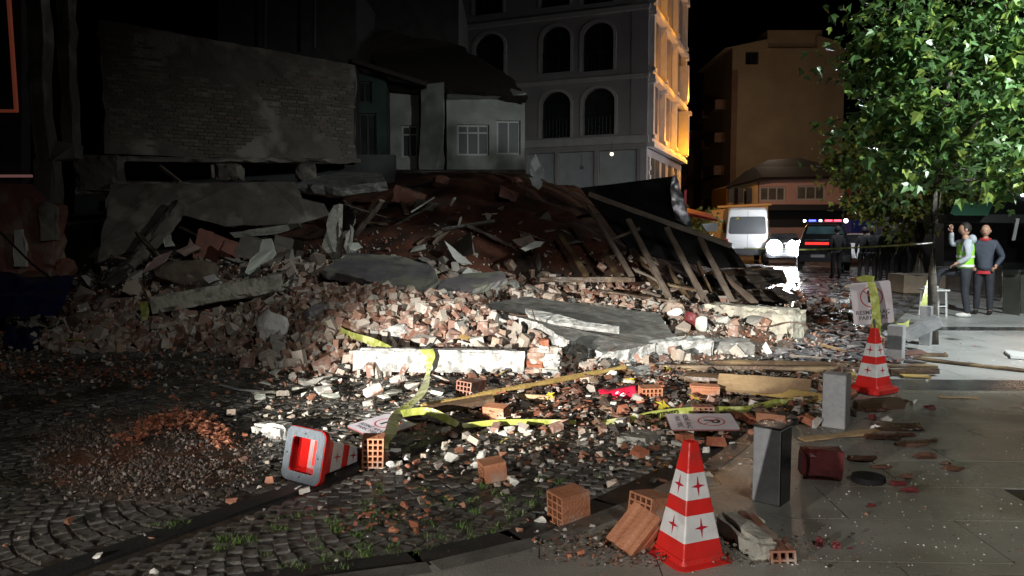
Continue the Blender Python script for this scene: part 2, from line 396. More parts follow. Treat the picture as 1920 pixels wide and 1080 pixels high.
# wall with real openings: P0 lower left, dx unit along, W x H, holes (x0,x1,z0,z1) with depth
def wall(mb, P0, dx, W, H, holes, mat, thick=.3, reveal=None, topz=None):
    P0 = Vector(P0); dx = Vector(dx).normalized(); nrm = Vector((dx.y, -dx.x, 0))  # towards viewer when dx points right
    pt = lambda x, z, d=0: P0 + dx * x + Vector((0, 0, z)) - nrm * d
    xs = sorted({0, W, *[h[0] for h in holes], *[h[1] for h in holes]}); zs = sorted({0, H, *[h[2] for h in holes], *[h[3] for h in holes]})
    for a, b in zip(xs, xs[1:]):
        for c, d in zip(zs, zs[1:]):
            mx, mz = (a + b) / 2, (c + d) / 2
            if any(h[0] < mx < h[1] and h[2] < mz < h[3] for h in holes): continue
            mb.add([pt(a, c), pt(b, c), pt(b, d), pt(a, d)], [(0, 1, 2, 3)], mat)
    for h in holes:
        q = [(h[0], h[2]), (h[1], h[2]), (h[1], h[3]), (h[0], h[3])]
        for (a, c), (b, d) in zip(q, q[1:] + q[:1]):
            mb.add([pt(a, c), pt(b, d), pt(b, d, thick), pt(a, c, thick)], [(0, 1, 2, 3)], reveal or mat)
    mb.add([pt(0, 0, thick), pt(W, 0, thick), pt(W, H, thick), pt(0, H, thick), pt(0, 0), pt(W, 0), pt(W, H), pt(0, H)], [(4, 0, 3, 7), (5, 6, 2, 1), (7, 3, 2, 6)], mat)
    return pt, nrm
# ------------------------------------------------------------ scatter tools
def tri_proto(mb_or_bm):
    bm = mb_or_bm
    bmesh.ops.triangulate(bm, faces=bm.faces[:])
    v = np.array([tuple(x.co) for x in bm.verts]); f = np.array([[x.index for x in q.verts] for q in bm.faces]); bm.free()
    return v, f
def proto_mesh(name, pr, mat):
    me = bpy.data.meshes.new(name); me.from_pydata([tuple(x) for x in pr[0]], [], [tuple(int(k) for k in q) for q in pr[1]])
    me.polygons.foreach_set('use_smooth', [False] * len(me.polygons)); me.materials.append(MATS[mat]); me.update(); return me
def hull_proto(sd, n=12, sx=1, sy=1, sz=.7, box=.0):
    rr = random.Random(sd); bm = bmesh.new()
    for i in range(n):
        p = Vector((rr.gauss(0, 1), rr.gauss(0, 1), rr.gauss(0, 1))).normalized()
        m = max(abs(p.x), abs(p.y), abs(p.z)); p = p.lerp(p / m, box)
        bm.verts.new((p.x * sx * .5, p.y * sy * .5, p.z * sz * .5))
    bmesh.ops.convex_hull(bm, input=bm.verts[:])
    for v in [v for v in bm.verts if not v.link_faces]: bm.verts.remove(v)
    bm.verts.index_update(); bm.faces.ensure_lookup_table()
    return tri_proto(bm)
def brick_proto(sd, l=.20, w=.10, h=.06, cuts=2):
    rr = random.Random(sd); bm = bmesh.new(); bmesh.ops.create_cube(bm, size=1)
    for v in bm.verts: v.co = Vector((v.co.x * l, v.co.y * w, v.co.z * h)) + Vector((rr.uniform(-1, 1), rr.uniform(-1, 1), rr.uniform(-1, 1))) * .004
    for i in range(cuts):
        n = Vector((rr.choice((-1, 1)) * 1, rr.uniform(-.45, .45), rr.uniform(-.4, .4))).normalized()
        p = n * (l * rr.uniform(.16, .40) * abs(n.x) + .02)
        g = bm.verts[:] + bm.edges[:] + bm.faces[:]
        r = bmesh.ops.bisect_plane(bm, geom=g, plane_co=p, plane_no=n, clear_outer=True)
        es = [e for e in r['geom_cut'] if isinstance(e, bmesh.types.BMEdge)]
        if es: bmesh.ops.holes_fill(bm, edges=[e for e in bm.edges if e.is_boundary])
    bmesh.ops.recalc_face_normals(bm, faces=bm.faces[:]); bm.verts.index_update()
    return tri_proto(bm)
def merge(name, protos, items, mat, kind='stuff'):
    """items: (proto index, location, rotation matrix 3x3 numpy, scale)"""
    V = []; F = []; n = 0
    for k, loc, rot, s in items:
        v, f = protos[k]; V.append((v * s) @ rot.T + loc); F.append(f + n); n += len(v)
    V = np.concatenate(V); F = np.concatenate(F).astype(np.int32)
    me = bpy.data.meshes.new(name); me.vertices.add(len(V)); me.loops.add(F.size); me.polygons.add(len(F))
    me.vertices.foreach_set('co', V.ravel()); me.loops.foreach_set('vertex_index', F.ravel())
    me.polygons.foreach_set('loop_start', np.arange(0, F.size, 3, dtype=np.int32))
    me.polygons.foreach_set('use_smooth', np.zeros(len(F), bool))
    me.update(calc_edges=True); me.materials.append(MATS[mat])
    o = bpy.data.objects.new(name, me); col.objects.link(o); WL[o.name] = Vector((0, 0, 0))
    if kind: o['kind'] = kind
    return o
def rotm(rr, flat=False):
    e = Euler((rr.uniform(-.35, .35), rr.uniform(-.35, .35), rr.uniform(0, 6.28))) if flat else Euler((rr.uniform(0, 6.28), rr.uniform(0, 6.28), rr.uniform(0, 6.28)))
    return e
def npm(e): return np.array(e.to_matrix())
def in_view(p, m=40):
    d = Vector(p) - Vector((0, 0, CAMZ)); cp, sp = math.cos(PITCH), math.sin(PITCH)
    zc = d.y * cp - d.z * sp
    if zc <= .1: return None
    u = 960 + FPX * d.x / zc; v = 540 - FPX * (d.y * sp + d.z * cp) / zc
    return (u, v) if -m < u < 1920 + m and -m < v < 1080 + m else None

# ------------------------------------------------------------ kerb line
KL = [(-5.5, 2.6), (-2.5, 3.25), (-.43, 3.95), (.11, 4.27), (.72, 4.85), (1.35, 5.6), (2.45, 7.3), (4.45, 10.6), (6.0, 13.1), (10.5, 20.4), (19, 34.5), (30, 52)]
def kerb_x(y):
    for (x0, y0), (x1, y1) in zip(KL, KL[1:]):
        if y <= y1 or (x1, y1) == KL[-1]: return x0 + (x1 - x0) * (y - y0) / (y1 - y0)
PZ = .055
# ------------------------------------------------------------ road
g = M()
xs = [-400, -60, -14, -9, -6, -3, 0, 3, 6, 10, 16, 30, 60, 400]; ys = [-60, -8, 0, 3, 6, 9, 13, 18, 26, 40, 80, 200, 600]
vs = [(x, y, -.016) for y in ys for x in xs]; nx = len(xs)
g.add(vs, [(j * nx + i, j * nx + i + 1, (j + 1) * nx + i + 1, (j + 1) * nx + i) for j in range(len(ys) - 1) for i in range(nx - 1)], 'road_wet')
road = struct(g.build('road', origin=(0, 0, 0)))
# ------------------------------------------------------------ pavement base, slabs, kerb, gutter
g = M()
pl = [(x + .14, y, PZ - .012) for x, y in KL]
g.prism([(x, y, -.05) for x, y, z in pl] + [(80, 52, -.05), (80, 2.6, -.05), (20, -6, -.05), (-5.5, -6, -.05)], (0, 0, PZ - .012 + .05), 'gutter')
pav = struct(g.build('pavement', origin=(0, 0, 0)))
def clip(poly, a, b):  # keep what lies right of a->b
    out = []
    f = lambda p: (b[0] - a[0]) * (p[1] - a[1]) - (b[1] - a[1]) * (p[0] - a[0])
    for p, q in zip(poly, poly[1:] + poly[:1]):
        fp, fq = f(p), f(q)
        if fp <= 0: out.append(p)
        if (fp < 0 < fq) or (fq < 0 < fp):
            t = fp / (fp - fq); out.append((p[0] + (q[0] - p[0]) * t, p[1] + (q[1] - p[1]) * t))
    return out
n_sl = 0; rest = M()
EX, EY = Vector((1, -.035, 0)).normalized(), Vector((.035, 1, 0)).normalized()
BANDS = ((8.35, 8.95), (13.25, 13.75))
rr = random.Random(3)
y = 2.8
while y < 30:
    dy = .60
    kind = 'paving_slab'; mat = 'pave' if y < 8.9 else 'pave_light'
    for b0, b1 in BANDS:
        if b0 - .01 <= y < b1 - .05: kind = 'band_slab'; mat = 'pave_dark'; dy = b1 - y
        elif y < b0 < y + dy: dy = b0 - y
    x = -6 + (.6 if int(y / .6) % 2 else 0)
    while x < 22 and y > 2.9:
        wdt = 1.2 if kind != 'band_slab' else .9
        poly = [(x + .003, y + .003), (x + wdt - .003, y + .003), (x + wdt - .003, y + dy - .003), (x + .003, y + dy - .003)]
        poly = [((EX * p[0] + EY * p[1]).x, (EX * p[0] + EY * p[1]).y) for p in poly]
        cx, cy = sum(p[0] for p in poly) / 4, sum(p[1] for p in poly) / 4
        x += wdt
        if not (in_view((cx, cy, PZ), 160)): continue
        for (ax, ay), (bx, by) in zip(KL, KL[1:]):
            if ay <= cy < by: poly = clip(poly, (ax + .16, ay), (bx + .16, by))
            if len(poly) < 3: break
        if len(poly) < 3: continue
        tz = PZ + rr.uniform(-.0015, .0015)
        s = M() if n_sl < 290 and y < 16 else rest
        s.prism([(px, py, PZ - .011) for px, py in poly], (0, 0, tz - PZ + .011), mat)
        if s is not rest: s.build(kind, pav, origin=None); n_sl += 1
    y += dy
if rest.v: tag(rest.build('far_slabs', pav), kind='stuff')
kb = M(); gt = M()
pts = []
for (x0, y0), (x1, y1) in zip(KL[:-2], KL[1:-1]):
    L_ = math.hypot(x1 - x0, y1 - y0); k = max(1, round(L_ / .8))
    for i in range(k): pts.append(((x0 + (x1 - x0) * i / k, y0 + (y1 - y0) * i / k), (x0 + (x1 - x0) * (i + 1) / k, y0 + (y1 - y0) * (i + 1) / k)))
kerb_root = None
gm = M()
for (a, b) in pts:
    d = Vector((b[0] - a[0], b[1] - a[1], 0)).normalized(); n = Vector((-d.y, d.x, 0))
    a3, b3 = Vector((*a, 0)), Vector((*b, 0))
    gm.prism([a3 + n * .27 + Vector((0, 0, -.05)), b3 + n * .27 + Vector((0, 0, -.05)), b3 + n * .005 + Vector((0, 0, -.05)), a3 + n * .005 + Vector((0, 0, -.05))][::-1], (0, 0, .052), 'gutter')
kerb = struct(gm.build('kerb', origin=(0, 0, 0)))
for (a, b) in pts[:40]:
    d = Vector((b[0] - a[0], b[1] - a[1], 0)).normalized(); n = Vector((-d.y, d.x, 0))
    a3, b3 = Vector((*a, -.04)) + d * .004, Vector((*b, -.04)) - d * .004
    M().prism([a3, b3, b3 - n * .15, a3 - n * .15][::-1], (0, 0, .04 + PZ + .002 + rr.uniform(-.002, .002)), 'kerb').build('kerb_stone', kerb, bevel=.008)
# smooth strip that runs through the cobbles
SD = Vector((.55, .835, 0)).normalized(); SN = Vector((-SD.y, SD.x, 0))
st = M(); S0 = Vector((-2.62, 3.5, -.045))
st.prism([S0 - SN * .08, S0 + SD * 4.4 - SN * .08, S0 + SD * 4.4 + SN * .08, S0 + SN * .08], (0, 0, .05), 'gutter')
struct(st.build('drain_strip'))

# ------------------------------------------------------------ heap surface
CP = [  # pixel x, pixel y, depth
 (430, 640, 11.6), (560, 600, 11.5), (700, 560, 12), (700, 548, 12.8), (500, 522, 13.5), (350, 505, 14), (250, 570, 13), (130, 605, 13.5),
 (700, 515, 15), (880, 512, 15.5), (900, 560, 12.8), (860, 585, 12), (800, 625, 10.8), (700, 640, 10.6), (600, 655, 10.3), (1000, 580, 13), (1100, 610, 11.5), (1240, 620, 12),
 (1400, 600, 12.5), (1200, 575, 14), (1320, 575, 14.2), (1100, 560, 15), (640, 600, 11.3), (960, 610, 11.3), (1450, 590, 14.5),
 (700, 400, 19), (850, 345, 20), (1000, 350, 20), (950, 430, 17), (1060, 385, 19.5), (760, 440, 17), (860, 470, 16), (1150, 450, 18), (1250, 500, 18), (1180, 420, 20.5),
 (200, 520, 15), (100, 560, 15), (600, 480, 16), (300, 500, 16), (450, 500, 16), (20, 560, 15), (380, 470, 18), (600, 430, 19),
 (300, 350, 22), (500, 350, 22), (700, 335, 23), (900, 325, 24), (1050, 350, 24), (1130, 380, 25), (100, 380, 22), (-60, 380, 22)]
cpw = [tuple(A(u, v, Y)) for u, v, Y in CP]
Z0 = [(130, 668), (300, 664), (420, 668), (520, 706), (660, 718), (800, 716), (1000, 722), (1250, 694), (1400, 684), (1500, 664), (1560, 620), (1560, 575), (1500, 520), (1440, 500), (0, 640), (-150, 640), (600, 740), (1100, 750), (200, 700), (0, 700), (1650, 600), (1620, 540)]
cpw += [tuple(G(u, v, -.04)) for u, v in Z0]
cpw += [(9, 24, -.04), (9.5, 27, -.04), (12, 22, -.04), (8.2, 20, -.04), (8, 30, -.03), (-13, 26, 3), (-6, 28, 3.2), (0, 28, 3.2), (4, 28, 2.6), (-13, 12, -.04), (-13, 18, 1)]
cpw += [(-.8, 9.85, .05), (.3, 9.75, .0), (1.1, 9.7, -.02), (1.8, 9.9, -.02), (-1.7, 9.75, .06), (2.9, 10.4, -.02), (-2.6, 9.9, .02), (-3.2, 10.2, .03)]
for yy in (13, 14.5, 16, 18, 20, 23, 26, 30):
    ex = 4.9 + (yy - 13) * .22
    for dx_ in (.5, 2.0, 4.5, 8): cpw.append((ex + dx_, yy, -.07))
cpa = np.array(cpw)
def tps(r): return np.where(r > 1e-9, r * r * np.log(r + 1e-12), 0)
dd = np.hypot(cpa[:, None, 0] - cpa[None, :, 0], cpa[:, None, 1] - cpa[None, :, 1])
nn = len(cpa); Km = np.zeros((nn + 3, nn + 3)); Km[:nn, :nn] = tps(dd) + np.eye(nn) * .25
Km[:nn, nn] = 1; Km[:nn, nn + 1:] = cpa[:, :2]; Km[nn, :nn] = 1; Km[nn + 1:, :nn] = cpa[:, :2].T
cf = np.linalg.solve(Km, np.concatenate([cpa[:, 2], [0, 0, 0]]))
FOOT = []  # pieces that lie on the heap: footprint, plane of their underside
def foot(pts, th, grow=.10):
    P3 = np.array([tuple(A(*p)) if len(p) == 3 else p[:3] for p in pts]); c = P3.mean(0)
    s = np.linalg.lstsq(np.c_[P3[:, :2], np.ones(len(P3))], P3[:, 2], rcond=None)[0]
    q = P3[:, :2] + (P3[:, :2] - c[:2]) / np.linalg.norm(P3[:, :2] - c[:2], axis=1, keepdims=True) * grow
    FOOT.append((q, s, th))
SL_BIG = [(985, 556, 13.4), (1235, 588, 12.6), (1268, 632, 10.9), (1180, 655, 10.2), (1130, 662, 10.1), (1060, 636, 10.3), (1010, 605, 10.9), (935, 585, 11.6), (905, 570, 12.4)]
SL_TOP = [(604, 506, 13.0), (655, 474, 14.1), (760, 482, 14.1), (815, 500, 13.8), (822, 528, 12.8), (802, 548, 12.3), (740, 541, 12.4), (680, 522, 12.7)]
SL_FLAT = [(822, 528, 13.0), (870, 513, 13.7), (940, 508, 13.8), (952, 522, 13.2), (905, 536, 12.7), (868, 550, 12.3), (822, 545, 12.5)]
SL_COL = [(1305, 594, 12.3), (1330, 583, 12.9), (1436, 570, 13.2), (1504, 571, 13.0), (1524, 628, 11.8), (1498, 643, 11.7), (1466, 636, 11.7), (1420, 612, 11.9), (1370, 598, 12.1)]
foot(SL_BIG, .24, .22); foot(SL_TOP, .16, .15); foot(SL_FLAT, .13, .12); 
foot([(288, 588, 12.1), (528, 550, 12.3), (528, 538, 12.9), (288, 575, 12.7)], .02, .16)
foot([(1315, 622, 13.2), (1490, 648, 11.8), (1510, 648, 12.4), (1330, 622, 13.8)], .0, .12)
def inpoly(x, y, q):
    r = np.zeros(np.shape(x), bool); n = len(q)
    for i in range(n):
        (x0, y0), (x1, y1) = q[i], q[(i + 1) % n]
        c = ((y0 > y) != (y1 > y)) & (x < (x1 - x0) * (y - y0) / (y1 - y0 + 1e-12) + x0); r ^= c
    return r
def on_foot(x, y): return any(bool(inpoly(x, y, q)) for q, s, t in FOOT)
def Harr(x, y):
    z = Hraw(x, y)
    for q, s, t in FOOT: z = np.where(inpoly(x, y, q), np.minimum(z, s[0] * np.asarray(x) + s[1] * np.asarray(y) + s[2] - t), z)
    return z
def Hraw(x, y):
    x = np.asarray(x, float); y = np.asarray(y, float); r = np.hypot(x[..., None] - cpa[:, 0], y[..., None] - cpa[:, 1])
    return tps(r) @ cf[:nn] + cf[nn] + cf[nn + 1] * x + cf[nn + 2] * y
def H(x, y): return max(-.03, float(Harr(x, y)))
# mesh of the heap: grey rubble soil in front, red earth behind
NX, NY = 190, 170
X, Y = np.meshgrid(np.linspace(-13.5, 9.5, NX), np.linspace(8.2, 28, NY)); Z = Harr(X, Y)
vs = []
for j in range(NY):
    for i in range(NX):
        p = Vector((X[j, i], Y[j, i], 0)); z = Z[j, i]
        if z > .02: z += noise.noise(p * 1.1) * .12 * min(1, z * 1.5) + noise.noise(p * 3.1) * .06 + noise.noise(p * 7.3) * .025
        vs.append((p.x, p.y, max(-.06, z)))
fr = M(); bk = M()
def patch(name, cond, mat):
    idx = {}; V = []; F = []
    for j in range(NY - 1):
        for i in range(NX - 1):
            q = [j * NX + i, j * NX + i + 1, (j + 1) * NX + i + 1, (j + 1) * NX + i]
            if max(vs[k][2] for k in q) < -.03: continue
            if not cond(X[j, i], Y[j, i]): continue
            for k in q:
                if k not in idx: idx[k] = len(V); V.append(vs[k])
            F.append([idx[k] for k in q])
    m = M(); m.add(V, F, mat); return m.build(name, smooth=True)
isred = lambda x, y: y > 15.2 + .6 * math.sin(x * 1.7) and -5.5 < x < 4.5
tag(patch('soil_slope', isred, 'earth'), kind='structure')
tag(patch('rubble_ground', lambda x, y: not isred(x, y) and y < 15.2 + 1.2 * math.sin(x * 2), 'dirt'), kind='structure')
tag(patch('terrace_ground', lambda x, y: not isred(x, y) and not y < 15.2 + 1.2 * math.sin(x * 2), 'dark_dirt'), kind='structure')

# ------------------------------------------------------------ cobbles
def cobble_proto(sd):
    rr = random.Random(sd); n = 8; o = []
    for i in range(n):
        t = 2 * math.pi * i / n; q = max(abs(math.cos(t)), abs(math.sin(t)))
        k = .5 / (q ** .84) * rr.uniform(.90, 1.03); o.append((math.cos(t) * k, math.sin(t) * k))
    v = [(x, y, -.5) for x, y in o] + [(x * .98, y * .98, -.09) for x, y in o] + [(x * .87, y * .87, rr.uniform(-.03, .02)) for x, y in o] + [(0, 0, rr.uniform(-.02, .02))]
    f = []
    for i in range(n):
        j = (i + 1) % n
        f += [(i, j, n + j), (i, n + j, n + i), (n + i, n + j, 2 * n + j), (n + i, 2 * n + j, 2 * n + i), (2 * n + i, 2 * n + j, 3 * n)]
    return np.array(v), np.array(f)
cps = [cobble_proto(k) for k in range(7)]; cpm = [proto_mesh('cobblestone', c, 'cobble') for c in cps]
rr = random.Random(11); near = []
ca, sa = math.cos(R(-33)), math.sin(R(-33)); CW, PIT = 1.5, .104
for c in range(-9, 9):
    for r in range(-10, 130):
        for k in range(14):
            lx = (k + .5) / 14 - .5; s_ = c * CW + lx * CW; t_ = r * PIT - .42 * (1 - (2 * lx) ** 2) * .9
            x = s_ * ca - t_ * sa + rr.uniform(-.006, .006) - 1; y = s_ * sa + t_ * ca + rr.uniform(-.006, .006) + 1
            if not (3.3 < y < 13.2): continue
            if x > kerb_x(y) - (.33 if y > 4.9 else .42): continue
            q = Vector((x, y, 0)) - S0; q.z = 0
            if abs(q.dot(SN)) < .125: continue
            if y > 9.2 and H(x, y) > .05: continue
            if not in_view((x, y, 0), 60): continue
            rz = -math.atan2(1.5 * .42 * 2 * lx * 1.1, 1) * 0 + R(-33) + math.atan(4 * .42 * .9 * lx / CW * 2)
            z = -.006 + rr.uniform(-.006, .006) + noise.noise(Vector((x, y, 0)) * .9) * .012
            near.append((y - abs(x) * .15, x, y, z, rz, rr.randrange(7), rr.uniform(.88, 1.04) * .101, rr.uniform(.88, 1.05) * .096))
near.sort()
for k, (d_, x, y, z, rz, pk, sx, sy) in enumerate(near[:300]):
    o = bpy.data.objects.new('cobblestone', cpm[pk]); col.objects.link(o); o.parent = road; o.location = (x, y, z); o.rotation_euler = (rr.uniform(-.05, .05), rr.uniform(-.05, .05), rz); o.scale = (sx, sy, .10)
WLr = []
for d_, x, y, z, rz, pk, sx, sy in near[300:]:
    WLr.append((pk, np.array([x, y, z]), npm(Euler((rr.uniform(-.05, .05), rr.uniform(-.05, .05), rz))) @ np.diag([1, sy / sx, .10 / sx]), sx))
cb = merge('cobblestones', cps, WLr, 'cobble'); cb.parent = road

# ------------------------------------------------------------ loose rubble
bp_ = [brick_proto(k, .21, .105, .065, cuts=(1, 1, 2, 0, 1, 2, 1)[k % 7]) for k in range(14)]
ch_ = [hull_proto(50 + k, 9, 1, .8, .6, .85) for k in range(10)]
fl_ = [hull_proto(80 + k, 9, 1, .75, .16, .8) for k in range(6)]
BM = [proto_mesh('brick_fragment', b, 'brick') for b in bp_]
HLM = [('bright white stone', 512, 610), ('plastic wrapped stone', 596, 592), ('speckled white stone', 746, 624), ('mossy mortar lump', 680, 572), ('rough pale mortar lump', 735, 598), ('left end of the white beam', 665, 665), ('middle of the white beam', 820, 650), ('right end of the white beam', 975, 650), ('pointed masonry lump', 1022, 650),
       ('slanting greenish beam', 410, 550), ('low end of the slanting beam', 300, 575), ('dark upper slab', 715, 520), ('flat upper slab', 885, 530), ('left tip of the tilted slab', 915, 575), ('front edge of the tilted slab', 1080, 660), ('white plaster strip', 1080, 600), ('back edge of the tilted slab', 1120, 565), ('red brown stone', 1297, 600), ('pale fallen column', 1400, 610), ('white edge piece', 1262, 655), ('brown crumbling lump', 170, 608), ('rounded grey stone at the left', 143, 655), ('yellow tape loop', 655, 625), ('ochre batten', 792, 575), ('slim batten', 862, 632), ('tape scrap on the left', 268, 585)]
HUSED = set()
def where_heap(u, v):
    c = sorted(HLM, key=lambda q: math.hypot(q[1] - u, (q[2] - v) * 1.6))
    for far in ('', 'farther '):
        for n, lu, lv in c[:5]:
            du, dv = u - lu, (v - lv) * 1.6
            a = far + (('right of' if du > 0 else 'left of') if abs(du) > abs(dv) else ('in front of' if dv > 0 else 'behind'))
            if (a, n) not in HUSED: HUSED.add((a, n)); return a + ' the ' + n
    return 'among others near the ' + c[0][0]
rr = random.Random(5)
def heap_poly_w(x, y):
    """how thickly bricks cover the heap at x, y"""
    uv = in_view((x, y, H(x, y)), 30)
    if not uv: return 0
    u, v = uv
    w = math.exp(-((u - 770) / 230) ** 2) * math.exp(-((v - 590) / 50) ** 2) * 1.3
    if v > 642: w *= .12 if u < 640 else .4
    w += .75 * math.exp(-((u - 480) / 130) ** 2) * math.exp(-((v - 595) / 34) ** 2)
    w += .3 * math.exp(-((u - 300) / 130) ** 2) * math.exp(-((v - 610) / 30) ** 2)
    w += .25 * math.exp(-((u - 250) / 200) ** 2) * math.exp(-((v - 640) / 35) ** 2)
    w += .07 * math.exp(-((u - 1250) / 260) ** 2) * math.exp(-((v - 580) / 40) ** 2)
    w += .22 * math.exp(-((u - 900) / 500) ** 2) * math.exp(-((v - 700) / 40) ** 2)
    return w
cand = []
while len(cand) < 3100:
    x = rr.uniform(-9.5, 6.5); y = rr.uniform(9.0, 16.5)
    w = heap_poly_w(x, y)
    if rr.random() > w: continue
    h = H(x, y)
    if h < -.02 or on_foot(x, y): continue
    lay = rr.random()
    cand.append([x, y, h + noise.noise(Vector((x * 1.1, y * 1.1, 0))) * .10 * min(1, max(h, 0) * 1.5) + .02 + lay * .16 * min(1, w) * (1 if lay > .55 else .5), lay])
# 260 of them on top and nearest are objects of their own
order = sorted(range(len(cand)), key=lambda k: cand[k][1] - cand[k][3] * 2.2 - (0 if 470 < in_view(cand[k][:3], 60)[0] < 1300 else -3 if False else 1.5))
top = set(order[:235])
items = []
brick_objs = []
for k, (x, y, z, lay) in enumerate(cand):
    e = rotm(rr); s = rr.choice((.5, .65, .8, .95, 1.05, 1.2, 1.45)) * rr.uniform(.9, 1.1)
    if k in top:
        o = bpy.data.objects.new('brick_fragment', BM[rr.randrange(14)]); col.objects.link(o); o.location = (x, y, z + .02); o.rotation_euler = e; o.scale = (s,) * 3
        tag(o, ('small' if s < .62 else 'middling' if s < .95 else 'large') + ' heap brick ' + where_heap(*(in_view((x, y, z), 400) or (700, 600))), 'brick', 'loose broken bricks of the rubble heap'); brick_objs.append(o)
    else: items.append((rr.randrange(14), np.array([x, y, z]), npm(e), s))
merge('brick_rubble', bp_, items, 'brick')
# grey lumps of mortar and slabs between the bricks
lumps = []; flats = []
while len(lumps) < 420:
    x = rr.uniform(-9, 6); y = rr.uniform(9.4, 16)
    if rr.random() > heap_poly_w(x, y) + .12 or H(x, y) < .05 or on_foot(x, y): continue
    lumps.append((rr.randrange(10), np.array([x, y, H(x, y) + .10 * rr.random()]), npm(rotm(rr)), .08 + .28 * rr.random() ** 2.2))
merge('mortar_lumps', ch_, lumps, 'lump_mix')
while len(flats) < 330:
    x = rr.uniform(-8, 5); y = rr.uniform(10.5, 18)
    if H(x, y) < .15 or on_foot(x, y): continue
    e = Euler((rr.gauss(0, .55), rr.gauss(0, .55), rr.uniform(0, 6.3))); flats.append((rr.randrange(6), np.array([x, y, H(x, y) + .06]), npm(e), .12 + .5 * rr.random() ** 2.5))
merge('slab_fragments', fl_, flats, 'lump_mix')
# chips and crumbs over the heap and the road before it
items = []
while len(items) < 12000:
    x = rr.uniform(-10, 7); y = rr.uniform(8.6, 17)
    uv = in_view((x, y, H(x, y)), 20)
    if not uv: continue
    h = H(x, y)
    if h < -.02 and rr.random() > .3: continue
    if y > 15.5 and rr.random() > .25: continue
    s = .02 + .06 * rr.random() ** 2
    items.append((rr.randrange(16), np.array([x, y, max(h, 0) + noise.noise(Vector((x * 1.1, y * 1.1, 0))) * .10 * min(1, max(h, 0) * 1.5) + rr.uniform(0, .04)]), npm(rotm(rr)), s))
merge('rubble_chips', ch_ + fl_, items, 'chips')
items = []
def dens(u, v):
    if v < 660: return .5
    w = .9 * math.exp(-((v - 730) / 60) ** 2) * (1 if 470 < u < 1580 else .25 if u < 470 else .05)
    w += .45 * math.exp(-((u - 780) / 220) ** 2) * math.exp(-((v - 860) / 60) ** 2)
    w += .35 * math.exp(-((u - 1450) / 170) ** 2) * math.exp(-((v - 780) / 55) ** 2)
    w += .25 * math.exp(-((u - 1060) / 180) ** 2) * math.exp(-((v - 820) / 50) ** 2)
    w += .03 + .10 * math.exp(-((u - 1300) / 250) ** 2) * math.exp(-((v - 1020) / 70) ** 2)
    return w
while len(items) < 3800:
    u = rr.uniform(-20, 1940); v = rr.uniform(640, 1100) ; p = G(u, v)
    if rr.random() > dens(u, v) * (9 / p.y) ** -1 * 1.0: continue
    onp = p.x > kerb_x(p.y)
    if onp and rr.random() > .22: continue
    s = (.010 + .075 * rr.random() ** 3) * (.45 if onp else 1)
    items.append((rr.randrange(16), np.array([p.x, p.y, (PZ if onp else 0) + s * .15]), npm(rotm(rr, True)), s))
merge('road_debris', ch_ + fl_, items, 'chips')
# wet brown litter between the timbers, flat bits further along the street
def field(name, n, fu, fv, s0, s1, mat, pr, lim, flat=True, thick=.03):
    items = []
    while len(items) < n:
        u, v = fu(), fv()
        if not lim(u, v): continue
        p = G(u, v); onp = p.x > kerb_x(p.y); s = s0 + (s1 - s0) * rr.random() ** 2.5
        items.append((rr.randrange(len(pr)), np.array([p.x, p.y, (PZ if onp else 0) + rr.uniform(0, thick)]), npm(rotm(rr, flat)), s))
    merge(name, pr, items, mat)
field('wet_litter', 2600, lambda: rr.uniform(880, 1600), lambda: rr.gauss(735, 34), .02, .16, 'wet_debris', fl_ + ch_[:5] + fl_, lambda u, v: 684 < v < 815 and (u > 1080 or v < 800) and v < 830 - (u - 1080) * .02, thick=.07)
field('near_litter', 380, lambda: rr.gauss(1080, 230), lambda: rr.gauss(835, 38), .015, .11, 'chips', fl_ + ch_, lambda u, v: 795 < v < 925 and 690 < u < 1480 and G(u, v).x < kerb_x(G(u, v).y) + .5, thick=.02)
field('slate_fragments', 900, lambda: rr.uniform(1420, 1720), lambda: rr.uniform(585, 690), .03, .34, 'slate_bits', fl_, lambda u, v: u < 1500 + (v - 560) * 1.9 and u > 1560 - (v - 585) * 1.2, thick=.05)
field('glint_specks', 900, lambda: rr.uniform(1350, 1930), lambda: rr.uniform(745, 1085), .004, .016, 'grit', ch_, lambda u, v: u > 1480 + (900 - v) * .3 or v > 960, flat=True, thick=.002)  # scattered specks in place of wet glints
field('street_litter', 520, lambda: rr.uniform(1400, 1610), lambda: rr.uniform(505, 600), .04, .30, 'wet_debris', ch_ + fl_, lambda u, v: rr.random() < (v - 490) / 110)
field('kerb_dirt', 900, lambda: rr.gauss(1230, 150), lambda: rr.gauss(1050, 26), .008, .035, 'wet_debris', ch_ + fl_, lambda u, v: v < 1085 and u > 1000 and v > 960)
